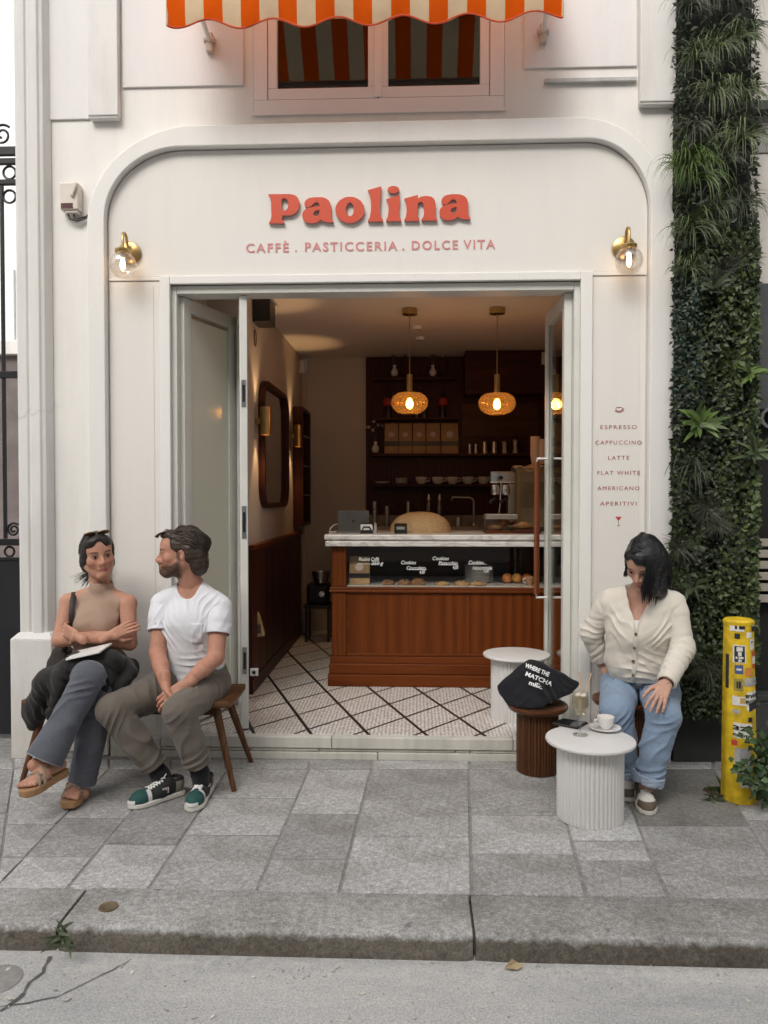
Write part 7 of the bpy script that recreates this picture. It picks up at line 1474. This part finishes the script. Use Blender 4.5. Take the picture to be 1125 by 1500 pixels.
# ================================================================ WOMAN ON THE STOOL
def build_woman_stool():
    pel = J(938, 998, -.22); hipR, hipL = J(908, 1004, -.20), J(964, 1004, -.24); knR, knL = J(903, 1040, -.50), J(972, 1050, -.60); anR, anL = J(920, 1142, -.43), J(946, 1154, -.60)
    ch = J(938, 920, -.33); wa = J(935, 965, -.29); shR, shL = J(893, 876, -.30), J(989, 880, -.36); nb = J(940, 868, -.34); elR, elL = J(866, 926, -.22), J(1000, 950, -.44); wrR, wrL = J(880, 968, -.17), J(975, 1002, -.60)
    hc = J(943, 824, -.42); F = roll(frame((-.50, -.66, -.56)), -.10)
    H = head_vol(hc, F, nb, .046, .92); HV = H.surf(); HC = head_cols(HV[0], hc, F, SK3, (.45, .17, .15), (.02, .014, .012), None, .2)
    lo, hi = bounds([pel, shR, shL, nb, knR, knL, anR, anL, elR, wrL], .12); B = Vol(lo, hi, .0045)
    B.cap(nb, ch, .045, .085, .03); B.cap(ch, wa, .098, .088, .04, ((1, 0, 0), 1.25)); B.cap(wa, pel, .088, .11, .04, ((1, 0, 0), 1.25)); B.chain([nb, nb * .3 + shR * .7 + [0, 0, -.02]], [.040, .034], .03); B.chain([nb, nb * .3 + shL * .7 + [0, 0, -.02]], [.040, .034], .03)
    for sh, el, wr in ((shR + [.02, 0, -.03], elR, wrR), (shL + [-.02, 0, -.03], elL, wrL)): B.cap(sh, el, .036, .034, .02); B.cap(el, wr, .034, .0225, .012)
    for hp, kn, an in ((hipR, knR, anR), (hipL, knL, anL)): B.cap(hp, kn, .075, .05, .03); B.cap(kn, an, .048, .033, .02)
    BV = B.surf(); h1, _ = hand_vol(wrL, J(962, 1030, -.685) - wrL, np.array([-.05, .45, -.8]), -1, (.30, .26, .26, .32), .16, (.3, .2), .93, r_w=.0235); h2, _ = hand_vol(wrR, J(892, 985, -.20) - wrR, np.array([.3, .9, 0]), 1, (.4, .4, .4, .4), .06, (.4, .3), .9, r_w=.0235)
    allv = merge(HV, BV, h1.surf(), h2.surf()); cols = np.tile(np.array(SK3), (len(allv[0]), 1)); cols[:len(HV[0])] = HC; p = allv[0]; k = len(HV[0])
    me = np_mesh('person', *allv); me.shade_smooth(); vcol(me, cols); pr = link('person', me, m_skin); setp(pr, 'person with black bob in cream cardigan and pale blue jeans looking down', 'person')
    # white camisole under the cardigan
    T = Vol(*bounds([ch, wa, pel], .17), .0045); T.cap(ch, wa, .107, .097, .03, ((1, 0, 0), 1.25)); T.cap(wa, pel, .097, .118, .03, ((1, 0, 0), 1.25)); T.cut(J(940, 908, -.40), (0, .25, 1), .4); T.noise(.0015, 90, 2); sdf_obj('camisole', T.surf(1), m_cloth('white_lace', (.80, .78, .77), 260, .08, .6), pr)
    # cardigan with deep V
    lo, hi = bounds([wa, shR, shL, elR, elL, nb, wrL, wrR, pel], .14); T = Vol(lo, hi, .0043); X1 = (1, 0, 0)
    T.cap(ch + [0, -.006, .0], wa + [0, -.012, 0], .128, .128, .03, (X1, 1.30), rip=(.002, .08, 1)); T.cap(wa + [0, -.012, 0], pel + [0, -.03, .03], .126, .134, .03, (X1, 1.20)); T.cap(nb + [0, .005, -.03], ch, .070, .118, .05, (X1, 1.22)); T.ell(ch + [-.05, -.07, -.02], (.06, .055, .062), None, .03); T.ell(ch + [.055, -.07, -.02], (.06, .055, .062), None, .03)
    T.cap(nb + [-.035, .01, -.015], shR + [.01, 0, -.012], .050, .052, .06); T.cap(nb + [.035, .01, -.015], shL + [-.01, 0, -.012], .050, .054, .06); T.cap(shR + [.03, 0, -.05], ch, .07, .10, .06); T.cap(shL + [-.03, 0, -.05], ch, .07, .10, .06)
    for q, (c_, d_, a_) in enumerate(((J(905, 920, -.4), (1, 0, .8), .012), (J(975, 925, -.46), (1, 0, -.8), .012), (J(935, 980, -.42), (.2, 0, 1), .010), (J(965, 960, -.45), (.7, 0, .7), .008))): T.folds(c_, .09, d_, .042, a_, q + 13)
    T.cut(J(930, 1003, -.44), (.0, -.10, -1), .5)
    for q in np.linspace(0, 1, 26):                                        # the V opening: deep slot widening towards the neck
        c = J(932 + 15 * q, 926 - 66 * q, -.46); hw = (.5 + 20 * q ** 1.1) * sc(-.46)
        for e in (-.6, 0, .6): T.cap([c[0] + e * hw, -.62, c[2]], [c[0] + e * hw, -.385 + .03 * q, c[2]], max(.006, hw * .5), max(.006, hw * .5), .003, op='sub')
    T.cap(nb + [0, -.02, .03], nb + [0, -.03, .09], .058, .07, .004, op='sub'); T.noise(.0022, 38, 5); CV = merge(T.surf(1), sleeve(shR + [.012, 0, -.01], elR, wrR, .060, .058, .044, 0, 2, cuff=1), sleeve(shL + [-.012, 0, -.01], elL, wrL, .060, .058, .044, 2.2, 2, cuff=1)); mk = m_cloth('cream_knit', (.66, .61, .53), 230, .05, .5, .9, .3); cg = sdf_obj('cardigan', CV, mk, pr)
    from mathutils.bvhtree import BVHTree
    bvh = BVHTree.FromPolygons([tuple(q) for q in CV[0]], [tuple(int(i) for i in q) for q in CV[1]])
    def onto(px, py, off=.002):
        o_ = Vector(CAM); d = (P(px, py, y=-.4) - o_).normalized(); hit = bvh.ray_cast(o_, d); return (hit[0] - d * off) if hit[0] and hit[0].y < -.15 else P(px, py, y=-.45)
    MB().tube([onto(932 - 4 * u, 926 + 74 * u, .001) for u in np.linspace(0, 1, 16)], [(.011, .0035)] * 16, 8, flat=(1, 0, 0)).build('button_band', mk, cg, smooth=180)
    m_btn = M('button_horn', (.16, .105, .06), .3, var=.3, scale=80)
    for px, py in ((931.5, 929), (929.5, 949), (927.5, 969), (927.5, 989)): c = onto(px, py, .006); MB().lathe(c, [(0, .002), (.005, .0015), (.0082, .003), (.0085, 0)], 18, axis=(0, -1, .1)).build('button', m_btn, cg, smooth=60)
    # pale jeans with turned-up frayed cuffs
    lo, hi = bounds([pel, hipR, hipL, knR, knL, anR, anL], .16); T = Vol(lo, hi, .0045); T.cap(pel + [-.05, .01, .0], pel + [.05, .01, .0], .125, .125, .03)
    T.noise(.002, 45, 7); legs = [leg_vol(hp, kn, an, (.098, .078, .068, .066), ph, .90, .060) for hp, kn, an, ph in ((hipR, knR, anR, .5), (hipL, knL, anL, 2.4))]
    jn = sdf_obj('jeans', merge(T.surf(1), *legs), m_cloth('pale_denim', (.175, .245, .35), 420, .42, .35, twill=True, c2=(.265, .345, .45), wr=.55, wr_s=9), pr)
    for kn, an in ((knR, anR), (knL, anL)):
        T = Vol(*bounds([an, kn * .2 + an * .8], .12), .004); c0, c1 = kn + (an - kn) * .80, kn + (an - kn) * .925; T.cap(c0, c1, .0745, .0745, .004, rip=(.0025, .03, 1)); T.cut(c1, an - kn, .13); T.cut(c0, kn - an, .13); T.cap(kn + (an - kn) * .7, an + (an - kn) * .3, .063, .066, .003, op='sub'); T.noise(.0018, 90, 3); sdf_obj('jeans_cuff', T.surf(1), m_cloth('cuff_denim', (.33, .40, .50), 420, .2, .5), jn)
    sneaker(pr, JG(938, 1162), JG(950, 1196), 'court'); sneaker(pr, JG(918, 1142), JG(920, 1176), 'court')
    # black bob: crown mass, long straight locks falling by gravity
    W = lambda q: hc + F @ np.array(q); hv = Vol(hc - .22, hc + .20, .0035); hv.ell(W((0, -.026, .036)), (.083, .104, .094), F, .02); dn_ = np.array([0, 0, -1.0])
    lat = F[:, 0] * -1                                                     # her left, towards the right of the picture
    hv.ell(W((0, .046, .072)), (.068, .056, .046), F, .02); hv.ell(W((.030, .125, .0)), (.034, .080, .092), F, .02, 'sub'); hv.ell(W((.022, .125, -.03)), (.050, .076, .066), F, .02, 'sub')
    hv.cap(J(962, 818, -.40), J(964, 864, -.40), .050, .044, .05); hv.cap(J(956, 815, -.455), J(956, 866, -.47), .040, .030, .05); hv.cap(J(949, 810, -.49), J(949, 864, -.50), .018, .012, .04); hv.cap(J(921, 812, -.42), J(919, 838, -.40), .020, .012, .02); hv.cap(J(945, 830, -.36), J(945, 862, -.33), .07, .05, .03)
    hv.noise(.0015, 80, 3); mh = m_hair('black_hair', (.004, .004, .005), (.013, .012, .014), .38); hr = sdf_obj('hair', hv.surf(1), mh, pr)
    r = np.random.default_rng(6); roots = []; ends = []; mids = []
    for k_ in range(1100):
        u = r.random(); rt_ = W((.020 + r.normal(0, .004), .082 - .17 * u, .112 + .022 * math.sin(.3 + u * 2.6))); ex = 941 + 41 * r.random() ** .9; dy_ = -.545 + .22 * ((ex - 941) / 41) ** 1.6 + r.uniform(-.012, .03)
        if k_ > 980: ex = 916 + 5 * r.random(); dy_ = -.42
        ey = (868 + 10 * r.random() + 7 * math.sin(ex * 1.9) + 4 * math.sin(ex * .7)) if k_ <= 980 else 838 + 8 * r.random(); mx = ex + (5 if k_ <= 980 else -1); roots.append(rt_); mids.append((J(mx + 3, 796 + 6 * r.random(), dy_ + .02), J(mx + 4, 835, dy_ - .01))); ends.append(J(ex - 3, ey, dy_ + .01))
    def stp(p, i, k):
        t = (i + 1) / 17; a_, (b_, c_), e_ = roots[k], mids[k], ends[k]; return a_ * (1 - t) ** 3 + 3 * b_ * t * (1 - t) ** 2 + 3 * c_ * t * t * (1 - t) + e_ * t ** 3
    strands(roots, stp, 17, .0016, taper=.3, nseg=4).build('hair_locks', mh, hr, smooth=180)
    return pr
build_man(); build_woman_bench(); build_woman_stool()
# ================================================================ BLACK TOTE BAG ON THE STOOL
tb = thing('tote_bag', 'slumped black tote bag with white lettering on the brown stool', 'bag', ST); yb_ = ST[1]
tp = lambda px, py, dy=0: J(px, py, yb_ + dy)
T = Vol(*bounds([tp(722, 1000, -.1), tp(850, 960, .1), tp(780, 1045, -.12)], .06), .0035)
T.d[:] = -1.0; hb = bmesh.new()                        # a slumped bag: soft-edged convex body over its corner points
for px_, py_, dy_ in ((722, 1003, .0), (776, 961, .03), (790, 968, -.03), (852, 998, .03), (846, 1012, -.02), (812, 1032, -.09), (780, 1044, -.11), (744, 1036, -.06), (742, 1024, .10), (815, 1020, .11), (770, 975, .06)): hb.verts.new(tp(px_, py_, dy_))
bmesh.ops.convex_hull(hb, input=hb.verts); bmesh.ops.recalc_face_normals(hb, faces=hb.faces)
for f_ in hb.faces: f_.normal_update(); T.cut(np.array(f_.calc_center_median()), np.array(f_.normal), 2.0, .022)
hb.free(); T.cap(tp(806, 968, -.02), tp(850, 980, -.02), .020, .012, .02, op='sub')
T.cut((ST[0], ST[1], ST[2] - .004), (0, 0, -1), .105); T.folds(tp(806, 1010, -.08), .075, (1, 0, .7), .045, .022, 3); T.folds(tp(755, 1020, -.08), .06, (1, 0, -.6), .05, .016, 5); T.folds(tp(830, 1004, -.05), .05, (.4, 0, 1), .03, .014, 6); T.noise(.002, 40, 6); TV = T.surf(1); sdf_obj('bag_body', TV, m_cloth('black_canvas', (.013, .013, .016), 600, .2, .35), tb)
from mathutils.bvhtree import BVHTree
bv = BVHTree.FromPolygons([tuple(q) for q in TV[0]], [tuple(int(i) for i in q) for q in TV[1]])
for body, px, py, wpx, ang in (('WHERE THE', 786, 984, 36, -22), ('MATCHA', 788, 997, 40, -22), ('milk.', 784, 1006, 20, -20)):
    a = R(ang); c = tp(px, py, -.15); o = text(body, .03, m_chalk, 'bag_lettering', tb, c, right=(math.cos(a), 0, math.sin(a)), up=(-math.sin(a), 0, math.cos(a)), width=wpx * sc(yb_), depth=.0004, bold=.001)
    for v in o.data.vertices:
        d = (v.co - Vector(CAM)).normalized(); hit = bv.ray_cast(Vector(CAM), d)
        if hit[0]: v.co = hit[0] - d * .006
        else: v.co = bv.find_nearest(v.co + Vector((0, .15, 0)))[0] + Vector((0, -.002, .001))
